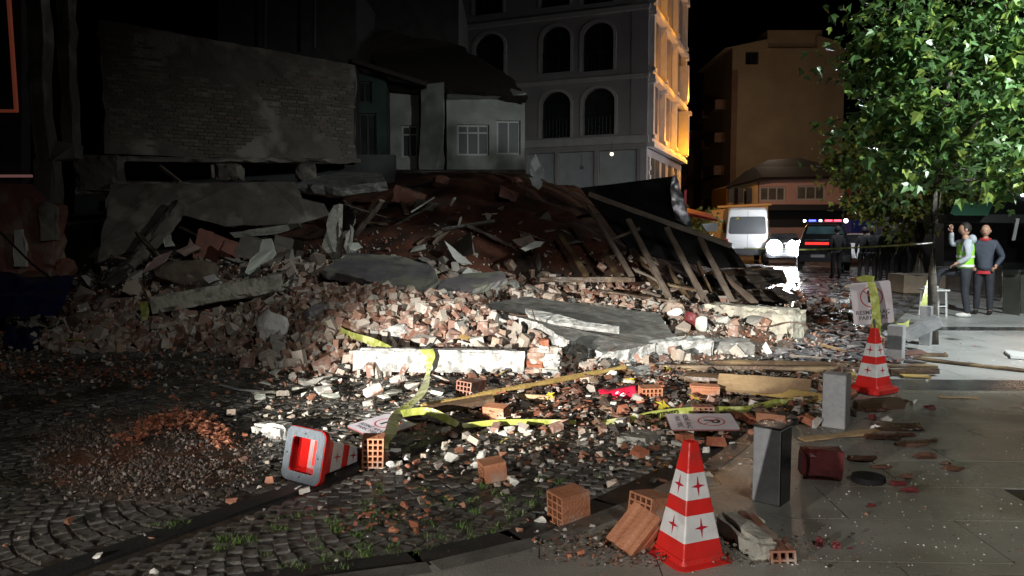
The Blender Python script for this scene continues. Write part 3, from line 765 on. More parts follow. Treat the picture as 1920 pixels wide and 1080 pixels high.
# low spread of gravel washed over the cobbles on the left, redder at its far rim
items = []; red = []
while len(items) < 6000:
    u, v = rr.gauss(270, 130), rr.gauss(850, 48)
    if v < 770 or v > 985 or u > 640: continue
    e_ = ((u - 270) / 215) ** 2 + ((v - 855) / 92) ** 2
    if e_ > 1.25: continue
    p = G(u, v); hz = .030 * max(0, 1 - e_) ** .7; s = .006 + .030 * rr.random() ** 3
    if noise.noise(Vector((p.x * 1.6, p.y * 1.6, 7))) < -.12 and rr.random() < .8 or rr.random() > 1.35 - e_ * .8: continue
    items.append((rr.randrange(10), np.array([p.x, p.y, hz + .004 + rr.uniform(-.005, .012)]), npm(rotm(rr)), s))
while len(red) < 1150:
    if rr.random() < .6: t = rr.random(); u, v = 235 + 190 * t + rr.gauss(0, 14), 838 - 50 * math.sin(t * 2.6) + 30 * max(0, t - .6) * 2 + rr.gauss(0, 9)
    elif rr.random() < .55: u, v = rr.gauss(130, 110), rr.gauss(703, 8)
    elif rr.random() < .4: u, v = rr.gauss(740, 60), rr.gauss(980, 22)
    else: continue
    p = G(u, v); red.append((10 + rr.randrange(6) if rr.random() < .6 else rr.randrange(10), np.array([p.x, p.y, .035 + rr.uniform(0, .03)]), npm(rotm(rr, True)), .02 + .05 * rr.random() ** 2))
merge('gravel', ch_ + fl_, items, 'gravel'); merge('brick_chips', ch_ + fl_, red, 'red_chips')
gvx = M(); ng = 44
vv = []
for j in range(ng):
    for i in range(ng):
        u = 20 + 500 * i / (ng - 1); v = 752 + 215 * j / (ng - 1); e_ = ((u - 270) / 215) ** 2 + ((v - 855) / 92) ** 2
        p = G(u, v); vv.append((p.x, p.y, -.034 + .058 * max(0, 1.15 - e_) ** .7 + noise.noise(Vector((p.x, p.y, 0)) * 6) * .010))
gvx.add(vv, [(j * ng + i, (j + 1) * ng + i, (j + 1) * ng + i + 1, j * ng + i + 1) for j in range(ng - 1) for i in range(ng - 1)], 'dirt')
tag(gvx.build('gravel_bed', smooth=True), kind='structure')
# weeds in the joints
items = []; blade = (np.array([(-.08, 0, 0), (.08, 0, 0), (.02, .25, .75), (-.02, .22, .7), (.1, .5, 1.0)]), np.array([(0, 1, 2), (0, 2, 3), (3, 2, 4)]))
spots = [(650, 1035, 45, 10), (545, 1055, 45, 12), (760, 1030, 90, 14), (900, 1000, 60, 10), (700, 990, 60, 16), (800, 960, 60, 14), (960, 960, 60, 16), (1330, 905, 30, 9), (1340, 940, 22, 6), (1240, 890, 70, 20), (520, 990, 60, 16), (430, 1010, 20, 6), (330, 985, 18, 5), (890, 925, 80, 18), (1010, 905, 60, 14), (1330, 865, 40, 12), (690, 965, 50, 12)]
for (u, v, su, sv) in spots:
    for c in range(9):
        cu, cv = rr.gauss(u, su), rr.gauss(v, sv); p = G(cu, cv)
        if p.x > kerb_x(p.y) - .44: continue
        for k in range(22):
            items.append((0, np.array([p.x + rr.gauss(0, .022), p.y + rr.gauss(0, .022), -.012]), npm(Euler((rr.uniform(-.5, .5), rr.uniform(-.5, .5), rr.uniform(0, 6.3)))) , rr.uniform(.018, .045)))
merge('grass', [blade], items, 'grass')
LM = [('the fallen traffic cone', 568, 880), ('the upright clay block', 697, 870), ('the white board beside the fallen cone', 716, 805), ('the left end of the white beam', 665, 715), ('the middle of the white beam', 820, 715), ('the right end of the white beam', 985, 715), ('the pointed masonry lump', 1025, 725),
      ('the yellowish pole', 900, 745), ('the orange block among white chips', 922, 895), ('the block on the yellow tape', 930, 782), ('the red plastic bag', 1155, 755), ('the stretched yellow tape', 1030, 795), ('the grey kerb piece', 1215, 840), ('the board lying flat', 1316, 792), ('the orange ribbed block', 1325, 750), ('the slotted clay block', 1452, 800),
      ('the second bollard', 1577, 806), ('the nearest bollard', 1455, 930), ('the near standing cone', 1290, 1050), ('the taped cone', 1637, 735), ('the lattice block in the foreground', 1065, 985), ('the gravel spread', 300, 860), ('the white cracked chunk', 512, 815), ('the thin metal rim', 480, 730), ('the light wooden board', 1430, 722), ('the dark red block', 1548, 900), ('the round black lid', 1628, 895), ('the pale thin plank', 1575, 818), ('the wall piece with metal strip', 1225, 715), ('the farther bollard', 1687, 682)]
USED = set()
def where(u, v):
    c = sorted(LM, key=lambda q: math.hypot(q[1] - u, (q[2] - v) * 1.6))
    for n, lu, lv in c[:6]:
        du, dv = u - lu, (v - lv) * 1.6
        a = ('right of' if du > 0 else 'left of') if abs(du) > abs(dv) else ('in front of' if dv > 0 else 'behind')
        if (a, n) not in USED: USED.add((a, n)); return a + ' ' + n
    for n, lu, lv in c[:8]:
        du, dv = u - lu, (v - lv) * 1.6
        a = 'farther ' + (('right of' if du > 0 else 'left of') if abs(du) > abs(dv) else ('in front of' if dv > 0 else 'behind'))
        if (a, n) not in USED: USED.add((a, n)); return a + ' ' + n
    return 'among the litter near ' + c[0][0]
# ------------------------------------------------------------ hollow clay blocks
def hollow_block(name, label, L_, W, Hh, nx, nz, mat, rot, loc, grooves=0, group='hollow clay blocks lying in the debris', t=.011, broken=0):
    """cells run along local x; grid faces at -x and +x"""
    q = rot if isinstance(rot, Matrix) else Euler(rot).to_matrix()
    m = M(); loc = Vector(loc)
    ys = []; cw = (W - t * (nx + 1)) / nx
    for i in range(nx): ys += [-W / 2 + t + i * (cw + t), -W / 2 + (i + 1) * (cw + t)]
    ys = [-W / 2] + ys + [W / 2]
    zs = []; chh = (Hh - t * (nz + 1)) / nz
    for i in range(nz): zs += [-Hh / 2 + t + i * (chh + t), -Hh / 2 + (i + 1) * (chh + t)]
    zs = [-Hh / 2] + zs + [Hh / 2]
    rr = random.Random(int(abs(loc.x * 977 + loc.y * 131)))
    V = lambda x, y, z: loc + q @ Vector((x, y, z))
    for sx in (-1, 1):
        x = sx * L_ / 2
        for i in range(len(ys) - 1):
            for j in range(len(zs) - 1):
                hole = i % 2 == 1 and j % 2 == 1
                a, b, c, d = ys[i], ys[i + 1], zs[j], zs[j + 1]
                if not hole: m.add([V(x, a, c), V(x, b, c), V(x, b, d), V(x, a, d)], [(0, 1, 2, 3)], mat)
                elif sx < 0:
                    for (p, r_) in (((a, c), (b, c)), ((b, c), (b, d)), ((b, d), (a, d)), ((a, d), (a, c))):
                        m.add([V(-L_ / 2, *p), V(-L_ / 2, *r_), V(L_ / 2, *r_), V(L_ / 2, *p)], [(0, 1, 2, 3)], mat)
    # outer faces with shallow key grooves
    def side(axis, s):
        w_ = W if axis == 'z' else Hh; o_ = (Hh if axis == 'z' else W) / 2 * s; k = max(1, grooves) * 6 + 1
        prof = []
        for i in range(k + 1):
            f = i / k; dep = 0
            if grooves: dep = .006 if abs((f * grooves * 1.0) % 1 - .5) < .13 else 0
            else: dep = .0012 * (i % 2)
            if i in (0, k): dep = 0
            prof.append((f * w_ - w_ / 2, dep))
        vs = []
        for x in (-L_ / 2, L_ / 2):
            for c, dpt in prof: vs.append(V(x, c, o_ - dpt * s) if axis == 'z' else V(x, o_ - dpt * s, c))
        n = len(prof); m.add(vs, [(i, i + 1, n + i + 1, n + i) for i in range(n - 1)], mat)
    for s in (-1, 1): side('z', s); side('y', s)
    o = m.build(name); tag(o, label, 'brick', group); return o
def rz(d): return (0, 0, R(d))
def on(u, v, z=0): return G(u, v, z)
hb = hollow_block
hb('hollow_clay_block', 'square orange clay block with lattice of holes facing left, alone on dark cobbles', .20, .16, .19, 3, 4, 'terracotta', (R(2), R(-3), R(32)), on(1068, 990) + Vector((0, .10, .097)))
bx = Vector((.60, .30, .62)).normalized(); by = Vector((.62, -.70, -.2)).normalized(); bz = bx.cross(by).normalized(); by = bz.cross(bx).normalized()
mx = Matrix((bx, by, bz)).transposed()
hb('hollow_clay_block', 'large orange clay block with deep grooves tilted against the standing traffic cone', .25, .185, .13, 3, 2, 'terracotta', mx, on(1190, 1052) + Vector((.02, .06, .125)), grooves=2)
hb('hollow_clay_block', 'orange clay block smeared with mortar standing behind the near traffic cone', .19, .19, .13, 4, 3, 'terracotta', (0, R(8), R(35)), on(1224, 984) + Vector((0, .06, .10)))
hb('hollow_clay_block', 'dark clay block with six square holes at the bottom edge right of the cone', .21, .125, .10, 3, 2, 'terracotta_dark', (R(-4), R(6), R(84)), on(1474, 1078) + Vector((0, .11, .06)), grooves=2)
hb('hollow_clay_block', 'pale clay block standing upright beside the fallen sign, its lattice of holes facing forward', .13, .155, .225, 4, 5, 'terracotta', (R(2), R(-4), R(95)), on(697, 880) + Vector((0, .08, .115)))
hb('hollow_clay_block', 'pale orange clay block broken open on the yellow tape', .21, .13, .13, 3, 3, 'terracotta', (R(8), 0, R(-25)), on(930, 790) + Vector((0, .1, .06)))
hb('hollow_clay_block', 'bright orange clay block half buried in white chips in front of the rubble', .16, .17, .13, 3, 3, 'terracotta', (R(0), R(-6), R(18)), on(922, 906) + Vector((0, .1, .065)))
hb('hollow_clay_block', 'clay block with a grid of small holes next to the red plastic bag', .14, .215, .14, 5, 3, 'terracotta', (0, R(-5), R(97)), on(1222, 755) + Vector((0, .09, .075)))
hb('hollow_clay_block', 'orange ribbed clay block lying below the long timbers', .28, .16, .15, 3, 3, 'terracotta', (R(0), R(2), R(-6)), on(1325, 752) + Vector((0, .1, .07)), grooves=4)
hb('hollow_clay_block', 'brown clay block with holes forward just behind the sign lying flat', .14, .19, .10, 4, 3, 'terracotta_dark', (0, 0, R(86)), on(1322, 785) + Vector((0, .1, .05)))
hb('hollow_clay_block', 'orange clay block with three slots lying behind the cut granite bollard', .24, .17, .11, 3, 1, 'terracotta', (R(6), R(-3), R(165)), on(1450, 803) + Vector((0, .1, .055)))
hb('hollow_clay_block', 'dark brown clay block with holes under the wooden pole near the white beam', .30, .18, .15, 4, 3, 'terracotta_dark', (R(4), R(4), R(62)), on(882, 742) + Vector((0, .1, .07)))
hb('hollow_clay_block', 'small clay block behind the second traffic cone by the grey bollard', .20, .13, .16, 3, 3, 'terracotta', (0, R(3), R(70)), on(1662, 702, PZ) + Vector((0, .25, .32)))

# ------------------------------------------------------------ traffic cones
def rsq(h, r, z, n=3):
    o = []
    for cx, cy, a0 in ((1, 1, 0), (-1, 1, 90), (-1, -1, 180), (1, -1, 270)):
        for i in range(n + 1):
            t = R(a0 + 90 * i / n); o.append((cx * (h - r) + r * math.cos(t), cy * (h - r) + r * math.sin(t), z))
    return o
CH = .65
def chalf(z): return .128 + (.030 - .128) * (z - .06) / (CH - .06)
def rings(m, lst, mat, X, flip=False):
    vs = []; n = len(lst[0])
    for r_ in lst: vs += [X @ Vector(p) for p in r_]
    m.add(vs, [(k * n + i, k * n + (i + 1) % n, (k + 1) * n + (i + 1) % n, (k + 1) * n + i) for k in range(len(lst) - 1) for i in range(n)], mat)
def cone(label, X, base=True):
    X = X.copy(); loc = X.translation.copy()
    t = thing('traffic_cone', label, 'traffic cone', loc)
    t.rotation_euler = X.to_euler(); 
    I = Matrix.Identity(4); WL[t.name] = Vector((0, 0, 0))
    b = M(); rings(b, [rsq(.120, .03, .012), rsq(.120, .03, 0), rsq(.183, .055, 0), rsq(.186, .055, .006), rsq(.186, .055, .045), rsq(.170, .05, .055), rsq(.140, .03, .062), rsq(.128, .012, .085)], 'cone_red', I)
    b.build('base', t, smooth=False)
    u_ = M(); rings(u_, [rsq(.118, .012, -.0), rsq(.118, .012, -.004), rsq(.181, .054, -.004), rsq(.184, .055, 0)], 'cone_grey', I)
    for a in range(4):
        u_.cyl((.148 * math.cos(a * math.pi / 2 ), .148 * math.sin(a * math.pi / 2), -.001), (.148 * math.cos(a * math.pi / 2), .148 * math.sin(a * math.pi / 2), -.010), .007, .007, 'steel', 8)
    u_.build('underside_plate', t)
    Z = [.07, .165, .295, .37, .50, CH]
    c = .010
    for a, b_ in ((Z[0], Z[1]), (Z[2], Z[3])): rb_ = M(); rings(rb_, [rsq(chalf(a), c, a), rsq(chalf(b_), c, b_)], 'cone_red', I); rb_.build('red_band', t)
    body = M(); rings(body, [rsq(chalf(Z[4]), c, Z[4]), rsq(chalf(Z[5]), c, Z[5])], 'cone_red', I)
    rings(body, [rsq(chalf(CH), c, CH), rsq(.020, .008, CH + .004), rsq(.018, .008, CH - .05)], 'cone_red', I)
    body.build('top_section', t); body = M(); body.add([(x, y, .19) for x, y, z in rsq(.095, .01, 0)], [tuple(range(16))], 'cone_red'); body.build('inner_web', t)
    for a, b_ in ((Z[1], Z[2]), (Z[3], Z[4])):
        s = M(); rings(s, [rsq(chalf(a), c, a), rsq(chalf(b_), c, b_)], 'cone_white', I); s.build('white_band', t)
        zc = (a + b_) / 2; hh = chalf(zc); R1 = (b_ - a) * .40
        for k in range(4):
            sm = M(); tl = math.atan2(chalf(a) - chalf(b_), b_ - a); q = Matrix.Rotation(k * math.pi / 2, 3, 'Z')
            pts = []
            for i in range(8):
                rd = R1 if i % 2 == 0 else R1 * .22; an = i * math.pi / 4; px, pz = rd * math.sin(an) * .82, rd * math.cos(an)
                pts.append(q @ Vector((px, -(hh - pz * math.tan(tl)) - .0015, zc + pz)))
            cc = q @ Vector((0, -hh - .0015, zc)); sm.add([cc] + pts, [(0, 1 + i, 1 + (i + 1) % 8) for i in range(8)], 'star_red'); sm.build('star', t)
    return t
def TX(loc, rot): return Matrix.Translation(Vector(loc)) @ (rot if isinstance(rot, Matrix) else Euler(rot).to_matrix()).to_4x4()
c1 = cone('red and white striped traffic cone standing in the foreground beside a tilted clay block', TX(on(1291, 1058, .004), (0, 0, R(24))))
ax = Vector((.53, .86, -.22)).normalized(); xx = Vector((.86, -.53, .12)); yy = ax.cross(xx).normalized(); xx = yy.cross(ax)
rotc = Matrix((xx, yy, ax)).transposed() @ Matrix.Rotation(R(8), 3, 'Z')
c2 = cone('fallen traffic cone lying on its side with its grey base towards the camera', TX(on(568, 905) + Vector((0, .02, .185)), rotc))
c3 = cone('red and white traffic cone wrapped in yellow tape with a no parking board above it', TX(on(1637, 733, PZ + .008), (0, R(-1), R(32))))

# ------------------------------------------------------------ no parking boards
def board(name, X, parent=None, label=None, w_=.40, h_=.46, cut=False):
    if parent is None: t = thing(name, label, 'sign', X.translation); t.rotation_euler = X.to_euler(); WL[t.name] = Vector((0, 0, 0)); X = Matrix.Identity(4)
    else: t = parent
    n = []
    for cx, cy, a0 in ((1, 1, 0), (-1, 1, 90), (-1, -1, 180), (1, -1, 270)):
        for i in range(4): a = R(a0 + 30 * i); n.append((cx * (w_ / 2 - .025) + .025 * math.cos(a), cy * (h_ / 2 - .025) + .025 * math.sin(a)))
    m = M(); m.prism([X @ Vector((x, y, -.012)) for x, y in n], (X.to_3x3() @ Vector((0, 0, .012))), 'sign_white', 'sign_edge'); m.build('panel', t)
    r_ = M(); k = 36; c0 = h_ * .14; R0 = w_ * .285; th = .012
    vs = []
    for i in range(k):
        a = 2 * math.pi * i / k
        for q in (R0, R0 - th): vs.append(X @ Vector((q * math.cos(a), c0 + q * math.sin(a), .0012)))
    r_.add(vs, [(2 * i, 2 * ((i + 1) % k), 2 * ((i + 1) % k) + 1, 2 * i + 1) for i in range(k)], 'sign_red')
    s = math.sqrt(.5); d = Vector((s, -s, 0)); e = Vector((s, s, 0)); c = Vector((0, c0, .0022))
    r_.add([X @ (c - d * (R0 - .006) - e * .005), X @ (c + d * (R0 - .006) - e * .005), X @ (c + d * (R0 - .006) + e * .005), X @ (c - d * (R0 - .006) + e * .005)], [(0, 1, 2, 3)], 'sign_red')
    r_.build('prohibition_ring', t)
    p = M(); text_mesh(p, 'P', w_ * .46, X @ Matrix.Translation((0, c0, 0)), 'ink', .0016); p.build('letter', t)
    p = M(); text_mesh(p, 'RESMİ ARAÇ', w_ * .150, X @ Matrix.Translation((0, -h_ * .22, 0)), 'ink_soft', .0014); text_mesh(p, 'PARK YERİ', w_ * .150, X @ Matrix.Translation((0, -h_ * .35, 0)), 'ink_soft', .0014); p.build('lettering', t)
    return t
# board held over the second cone
cl = WL[c3.name]
M3 = c3.matrix_basis
def c3loc(v): return M3.inverted() @ v
c3inv = Matrix.LocRotScale(Vector(on(1637, 733, PZ + .008)), Euler((0, R(-1), R(32))), Vector((1, 1, 1))).inverted()
bd = thing('no_parking_board', 'white no parking board with a red ring standing over the taped traffic cone', 'sign', (0, 0, 0))
Xb = frame_mx(A(1635, 568, 8.62), (A(1672, 566, 8.55) - A(1598, 572, 8.7)), (.02, -.05, 1))
board('no_parking_board', Xb, parent=bd)
ps = M(); ps.cyl(on(1637, 733, PZ + .008) + Vector((0, .0, .60)), A(1637, 568, 8.70), .011, .011, 'plastic_dark', 8); ps.build('post', bd)
board('no_parking_board', frame_mx(A(716, 797, 6.65), A(716, 829, 6.25) - A(654, 803, 6.55), A(738, 766, 7.05) - A(654, 803, 6.55)), label='white no parking board thrown on its back beside the fallen cone, tape across it', w_=.40, h_=.44)
fx = on(1372, 792) - on(1262, 785)
board('no_parking_board', frame_mx(on(1316, 790, .11), fx, (.1, 1, .10)) @ Matrix.Rotation(R(-78), 4, 'Z'), label='white no parking board lying flat on bricks behind the near cone', w_=.40, h_=.56)
# ------------------------------------------------------------ granite bollards
def bollard(label, u, v, w_, h_, rot, lean=(0, 0), black=False, cap=False):
    p = on(u, v, PZ); p.y += w_ * .6
    t = thing('granite_bollard', label, 'bollard', p, 'granite bollards along the kerb'); t.rotation_euler = (lean[0], lean[1], R(rot)); WL[t.name] = Vector((0, 0, 0))
    m = M(); m.box((0, 0, h_ / 2), (w_, w_ * .9, h_), 'granite_grey'); m.build('post', t, bevel=.006)
    if black:
        f = M(); f.box((0, 0, h_ + .006), (w_ + .004, w_ * .9 + .004, .012), 'granite_black'); f.build('polished_top', t, bevel=.003)
        f = M(); f.box((w_ / 2 + .003, 0, h_ / 2), (.006, w_ * .88, h_ - .01), 'granite_black'); f.build('polished_side', t)
    return t
bollard('grey granite bollard with polished black top nearest the camera', 1455, 950, .175, .47, -40, black=True)
bollard('smooth grey granite bollard beside the broken timbers', 1577, 806, .19, .46, -36, black=False)
bollard('short grey granite bollard with a dark foot, behind the taped cone', 1687, 682, .18, .47, -38)
bollard('small granite bollard farthest along the kerb near the white stool', 1741, 648, .15, .56, -38)
tb = thing('granite_bollard', 'toppled granite post leaning between two standing bollards', 'bollard', A(1695, 630, 10.9), 'granite bollards along the kerb'); WL[tb.name] = Vector((0, 0, 0))
m = M(); m.box((0, 0, .24), (.16, .16, .5), 'granite_grey'); m.build('post', tb, bevel=.006); tb.rotation_euler = (R(10), R(62), 0)

# ------------------------------------------------------------ concrete beams, slabs, shards
def T1(m, name, label, cat, group=None, **k): return tag(m.build(name, **k), label, cat, group)
m = M(); m.rough_box((-.86, 9.43, .165), (2.02, .27, .275), 'white_concrete', rot=(R(-4), R(1.2), R(1)), seg=.035, amp=.010, chip=.035, sd=1)
T1(m, 'concrete_beam', 'long white plastered concrete beam lying across the front of the rubble', 'beam')
# brick and plaster lump at its end
lump = thing('masonry_lump', 'pointed lump of brick masonry and white plaster at the end of the white beam', 'rubble', (.38, 9.32, 0))
rr = random.Random(2)
for k, (dx, dz, s) in enumerate([(-.12, .06, 1), (.09, .05, 1), (-.11, .15, 1), (.08, .16, 1), (-.10, .25, 1), (.10, .24, .95), (-.02, .33, .85), (.0, .40, .55)]):
    q = M(); q.rough_box((.38 + dx, 9.30 + rr.uniform(-.02, .02), dz), (.20 * s, .22, .085), 'brick_red' if k in (2, 7) else 'white_concrete' if k in (1, 3, 5) else 'brick', rot=(R(rr.uniform(-3, 3)), R(rr.uniform(-3, 3)), R(rr.uniform(-5, 5))), seg=.05, amp=.007, chip=.03, sd=k); q.build('brick', lump)
q = M(); q.rough_box((.39, 9.34, .17), (.38, .20, .36), 'mortar', rot=(0, 0, .05), seg=.05, amp=.02, chip=.06, sd=3); q.build('mortar', lump)

def slab(name, label, cat, pts, th, mat, side=None, seg=.10, jit=.02, sd=0, rows=2, group=None, ext=None):
    m = M(); pp = [A(*p) for p in pts]
    n = Vector((0, 0, 0))
    for a, b in zip(pp, pp[1:] + pp[:1]): n += a.cross(b)
    n.normalize()
    if ext is None:
        if n.z < 0: n = -n
        ext = -n * th
    m.rough_prism(pp, ext, mat, side, seg, jit, rows, sd)
    return T1(m, name, label, cat, group)
slab('concrete_slab', 'big grey floor slab tilted forward with a ragged white broken edge', 'slab', SL_BIG, .19, 'concrete_wet', 'white_concrete', .07, .025, 1, 3)
slab('plaster_strip', 'thin white strip of plaster lying on the tilted grey slab', 'plaster', [(985, 578, 11.7), (1050, 590, 11.2), (1100, 604, 10.95), (1161, 612, 10.7), (1161, 620, 10.62), (1100, 613, 10.8), (1040, 603, 11.0), (990, 590, 11.3)], .05, 'white_concrete', None, .08, .01, 2)
m = M(); m.rough_box(A(1262, 652, 10.75), (1.02, .36, .24), 'white_concrete', rot=(R(4), R(-1), R(4)), seg=.04, amp=.02, chip=.06, sd=5)
T1(m, 'concrete_chunk', 'white broken concrete edge piece to the right of the grey slab', 'concrete')
m = M(); m.rough_box(A(1362, 655, 10.95), (.72, .34, .27), 'concrete_wet', rot=(R(4), R(2), R(-8)), seg=.045, amp=.03, chip=.07, sd=6)
T1(m, 'concrete_chunk', 'grey lump of concrete butted against the white edge piece', 'concrete')
m = M(); m.rough_box(A(1470, 664, 11.1), (.36, .24, .16), 'concrete_wet', rot=(R(4), R(2), R(-18)), seg=.05, amp=.02, chip=.05, sd=7)
T1(m, 'concrete_chunk', 'small rounded grey concrete stub right of the dark gap', 'concrete')
slab('concrete_slab', 'dark grey slab lying on top of the brick heap', 'slab', SL_TOP, .13, 'concrete_purple', None, .12, .03, 4)
slab('concrete_slab', 'flat grey slab piece resting behind the pile of bricks', 'slab', SL_FLAT, .10, 'concrete_purple', None, .1, .02, 5)
def bm_between(name, label, cat, a, b, w_, h_, mat, amp=.012, chip=.04, sd=0, roll=0, seg=.07, group=None):
    a = A(*a) if len(a) == 3 else Vector(a[:3]); b = A(*b) if len(b) == 3 else Vector(b[:3]); d = b - a
    q = d.to_track_quat('X', 'Z').to_matrix() @ Matrix.Rotation(roll, 3, 'X')
    m = M(); m.rough_box((a + b) / 2, (d.length, w_, h_), mat, rot=q, seg=seg, amp=amp, chip=chip, sd=sd)
    return T1(m, name, label, cat, group)
bm_between('concrete_column', 'fallen concrete column with its thick pale end towards the street', 'column', (1330, 596, 13.3), (1498, 611, 12.15), .50, .50, 'pale_concrete', .03, .10, 44, seg=.08)
bm_between('concrete_beam', 'greenish grey concrete beam slanting over the left of the heap', 'beam', (288, 572, 12.2), (528, 529, 12.4), .28, .27, 'pale_concrete', .010, .03, 8)
bm_between('concrete_kerb', 'grey stone kerb piece lying askew behind the near cone', 'kerb stone', (1185, 838, 6.35), (1262, 800, 7.5), .27, .14, 'concrete', .006, .03, 9, seg=.05)
bm_between('concrete_lump', 'long grey concrete piece with brick stuck to it right of the near cone', 'concrete', (1362, 980, 4.38), (1438, 1040, 3.95), .13, .145, 'concrete', .012, .04, 10, seg=.03)
bm_between('brick_piece', 'dark brick strip leaning on the concrete piece beside the near cone', 'brick', (1398, 962, 4.52), (1440, 1012, 4.15), .11, .06, 'terracotta_dark', .004, .02, 11, seg=.04)
m = M(); m.rough_box(A(1412, 972, 4.50), (.15, .05, .055), 'plaster_green', rot=(.2, .35, -.5), seg=.03, amp=.012, chip=.04, sd=13); T1(m, 'mortar_lump', 'pale yellowish mortar lump on top of the dark brick strip', 'mortar')
bm_between('concrete_chunk', 'white cracked chunk of concrete left of the fallen cone', 'concrete', (483, 812, 6.75), (545, 818, 6.55), .17, .20, 'white_concrete', .016, .05, 12, seg=.03)
# white plaster shards
def shard(label, pts, th=.03, mat='plaster', sd=0, name='plaster_shard', ext=None):
    return slab(name, label, 'plaster', pts, th, mat, None, .09, .012, sd, 1, None, ext or Vector((0, th, -.2 * th)))
shard('tall white plaster shard standing up behind the left beam', [(492, 449, 13.6), (508, 447, 13.6), (518, 476, 13.4), (508, 486, 13.3), (486, 497, 13.2), (466, 515, 13.0), (459, 511, 13.0), (468, 487, 13.2), (486, 472, 13.4)], .05, 'plaster_green', 1)
shard('white plaster shard pointing up left on the top of the heap', [(834, 452, 14.7), (850, 466, 14.6), (868, 479, 14.4), (886, 496, 14.2), (858, 492, 14.2), (846, 476, 14.4)], .04, 'plaster', 2)
shard('pale flat plaster piece in front of the dark timber frame', [(976, 466, 15.2), (1004, 452, 15.6), (1022, 453, 15.6), (1012, 462, 15.3), (985, 471, 15.0)], .03, 'plaster', 3)
shard('small square pale plaster piece high on the left rubble', [(307, 446, 14.2), (320, 439, 14.2), (326, 461, 14.1), (309, 463, 14.1)], .03, 'plaster_green', 4)
shard('pinkish plaster piece lying on the left brick heap', [(266, 513, 13.9), (276, 495, 14.0), (300, 478, 14.2), (322, 470, 14.3), (312, 488, 14.1), (292, 504, 13.9)], .04, 'plaster_pink', 5)
shard('pink torn wall piece above the brown boulder', [(330, 470, 14.5), (352, 460, 14.6), (356, 446, 14.7), (364, 459, 14.6), (378, 464, 14.6), (345, 480, 14.4)], .04, 'plaster_pink', 6)
shard('light grey plaster flake by the jagged post', [(652, 455, 15.0), (672, 455, 15.0), (680, 464, 14.9), (664, 471, 14.8), (655, 466, 14.8)], .03, 'plaster_green', 7)
shard('flat pinkish slab piece at the left foot of the heap', [(178, 585, 12.9), (200, 560, 13.3), (228, 558, 13.4), (215, 572, 13.0), (190, 590, 12.6)], .05, 'plaster_pink', 8)
shard('flat pale board of plaster in front of the heap on the left', [(486, 735, 8.55), (505, 726, 8.8), (550, 724, 8.8), (552, 738, 8.35), (500, 738, 8.3)], .03, 'plaster_green', 9)
shard('white sliver on the brick pile beside the left beam', [(380, 520, 13.0), (400, 514, 13.1), (410, 524, 12.9), (390, 530, 12.7)], .04, 'white_stone', 10)
shard('small white wedge behind the heap near the silver sheet', [(1335, 640, 10.9), (1436, 640, 11.0), (1448, 662, 10.7), (1440, 664, 10.7)][1:] + [(1430, 650, 10.9)], .03, 'white_stone', 11)
def rock(label, u, v, Y, size, mat, sd, box=.3, name='stone', cat='stone', group=None, det=1):
    bm = bmesh.new(); bmesh.ops.create_icosphere(bm, subdivisions=3, radius=.5); rr = random.Random(sd)
    pl = [(Vector((rr.gauss(0, 1), rr.gauss(0, 1), rr.gauss(0, 1))).normalized(), rr.uniform(.28, .42)) for _ in range(9)]
    c = A(u, v, Y); vs = []
    e = Euler((rr.uniform(-.3, .3), rr.uniform(-.3, .3), rr.uniform(0, 6))).to_matrix()
    for x in bm.verts:
        p = x.co.copy()
        for n, d in pl:
            k = p.dot(n)
            if k > d: p -= n * (k - d)
        p += Vector(noise.noise_vector(p * 5 + Vector((sd, 0, 0)))) * .035 * det
        vs.append(c + Vector((p.x * size[0], p.y * size[1], p.z * size[2])))
    m = M(); m.add(vs, [tuple(q.index for q in f.verts) for f in bm.faces], mat); bm.free()
    return T1(m, name, label, cat, group)
rock('bright white stone lit up at the left of the brick heap', 512, 610, 11.0, (.46, .3, .42), 'white_stone', 1)
rock('grey pink stone wrapped in thin plastic right of the bright white stone', 596, 592, 11.2, (.42, .34, .38), 'concrete_purple', 4)
rock('white stone speckled with dark grit in the middle of the heap', 746, 624, 10.6, (.50, .3, .27), 'white_concrete', 6)
rock('broad brown boulder under the pink plaster pieces', 355, 515, 13.5, (1.2, .8, .55), 'boulder', 3)
rock('round red brown stone beside the fallen column', 1297, 600, 12.0, (.24, .24, .34), 'maroon', 8)
rock('smooth white lump on the ridge near the timber frame', 1264, 585, 12.3, (.26, .2, .14), 'white_stone', 9)
rock('pale angular stone leaning on the red brown stone', 1316, 608, 11.9, (.24, .2, .26), 'plaster_green', 10)
rock('mortar lump with moss colour in the middle of the brick heap', 680, 572, 11.6, (.44, .3, .30), 'mortar', 12)
rock('rough pale mortar lump right of the mossy lump', 735, 598, 11.2, (.45, .3, .22), 'mortar', 13)
rock('rounded grey stone at the dark left foot of the rubble', 143, 660, 11.0, (.24, .2, .17), 'concrete', 14)
rock('brown crumbling rubble lump left of the slanting beam', 170, 608, 12.6, (.9, .5, .42), 'boulder', 15)
rock('brown and white broken lump beside the lattice block in the foreground', 1056, 1016, 4.55, (.13, .11, .10), 'mortar', 16)
rock('small white stone next to the brown broken lump', 1028, 1024, 4.45, (.06, .06, .05), 'white_stone', 17)
rock('white plaster lump left of the bright orange block', 862, 908, 5.7, (.17, .14, .13), 'white_concrete', 18)
rock('mortar lump stuck behind the near traffic cone', 1222, 958, 4.75, (.15, .13, .16), 'mortar', 19)
rock('low black bank of debris at the foot of the timber frame by the street', 1402, 520, 18.5, (2.3, 1.6, .62), 'dark_dirt', 51, det=4)
rock('dark mud heap in the street behind the pale fallen column', 1436, 556, 16.0, (1.5, 1.0, .30), 'dark_dirt', 52, det=4)
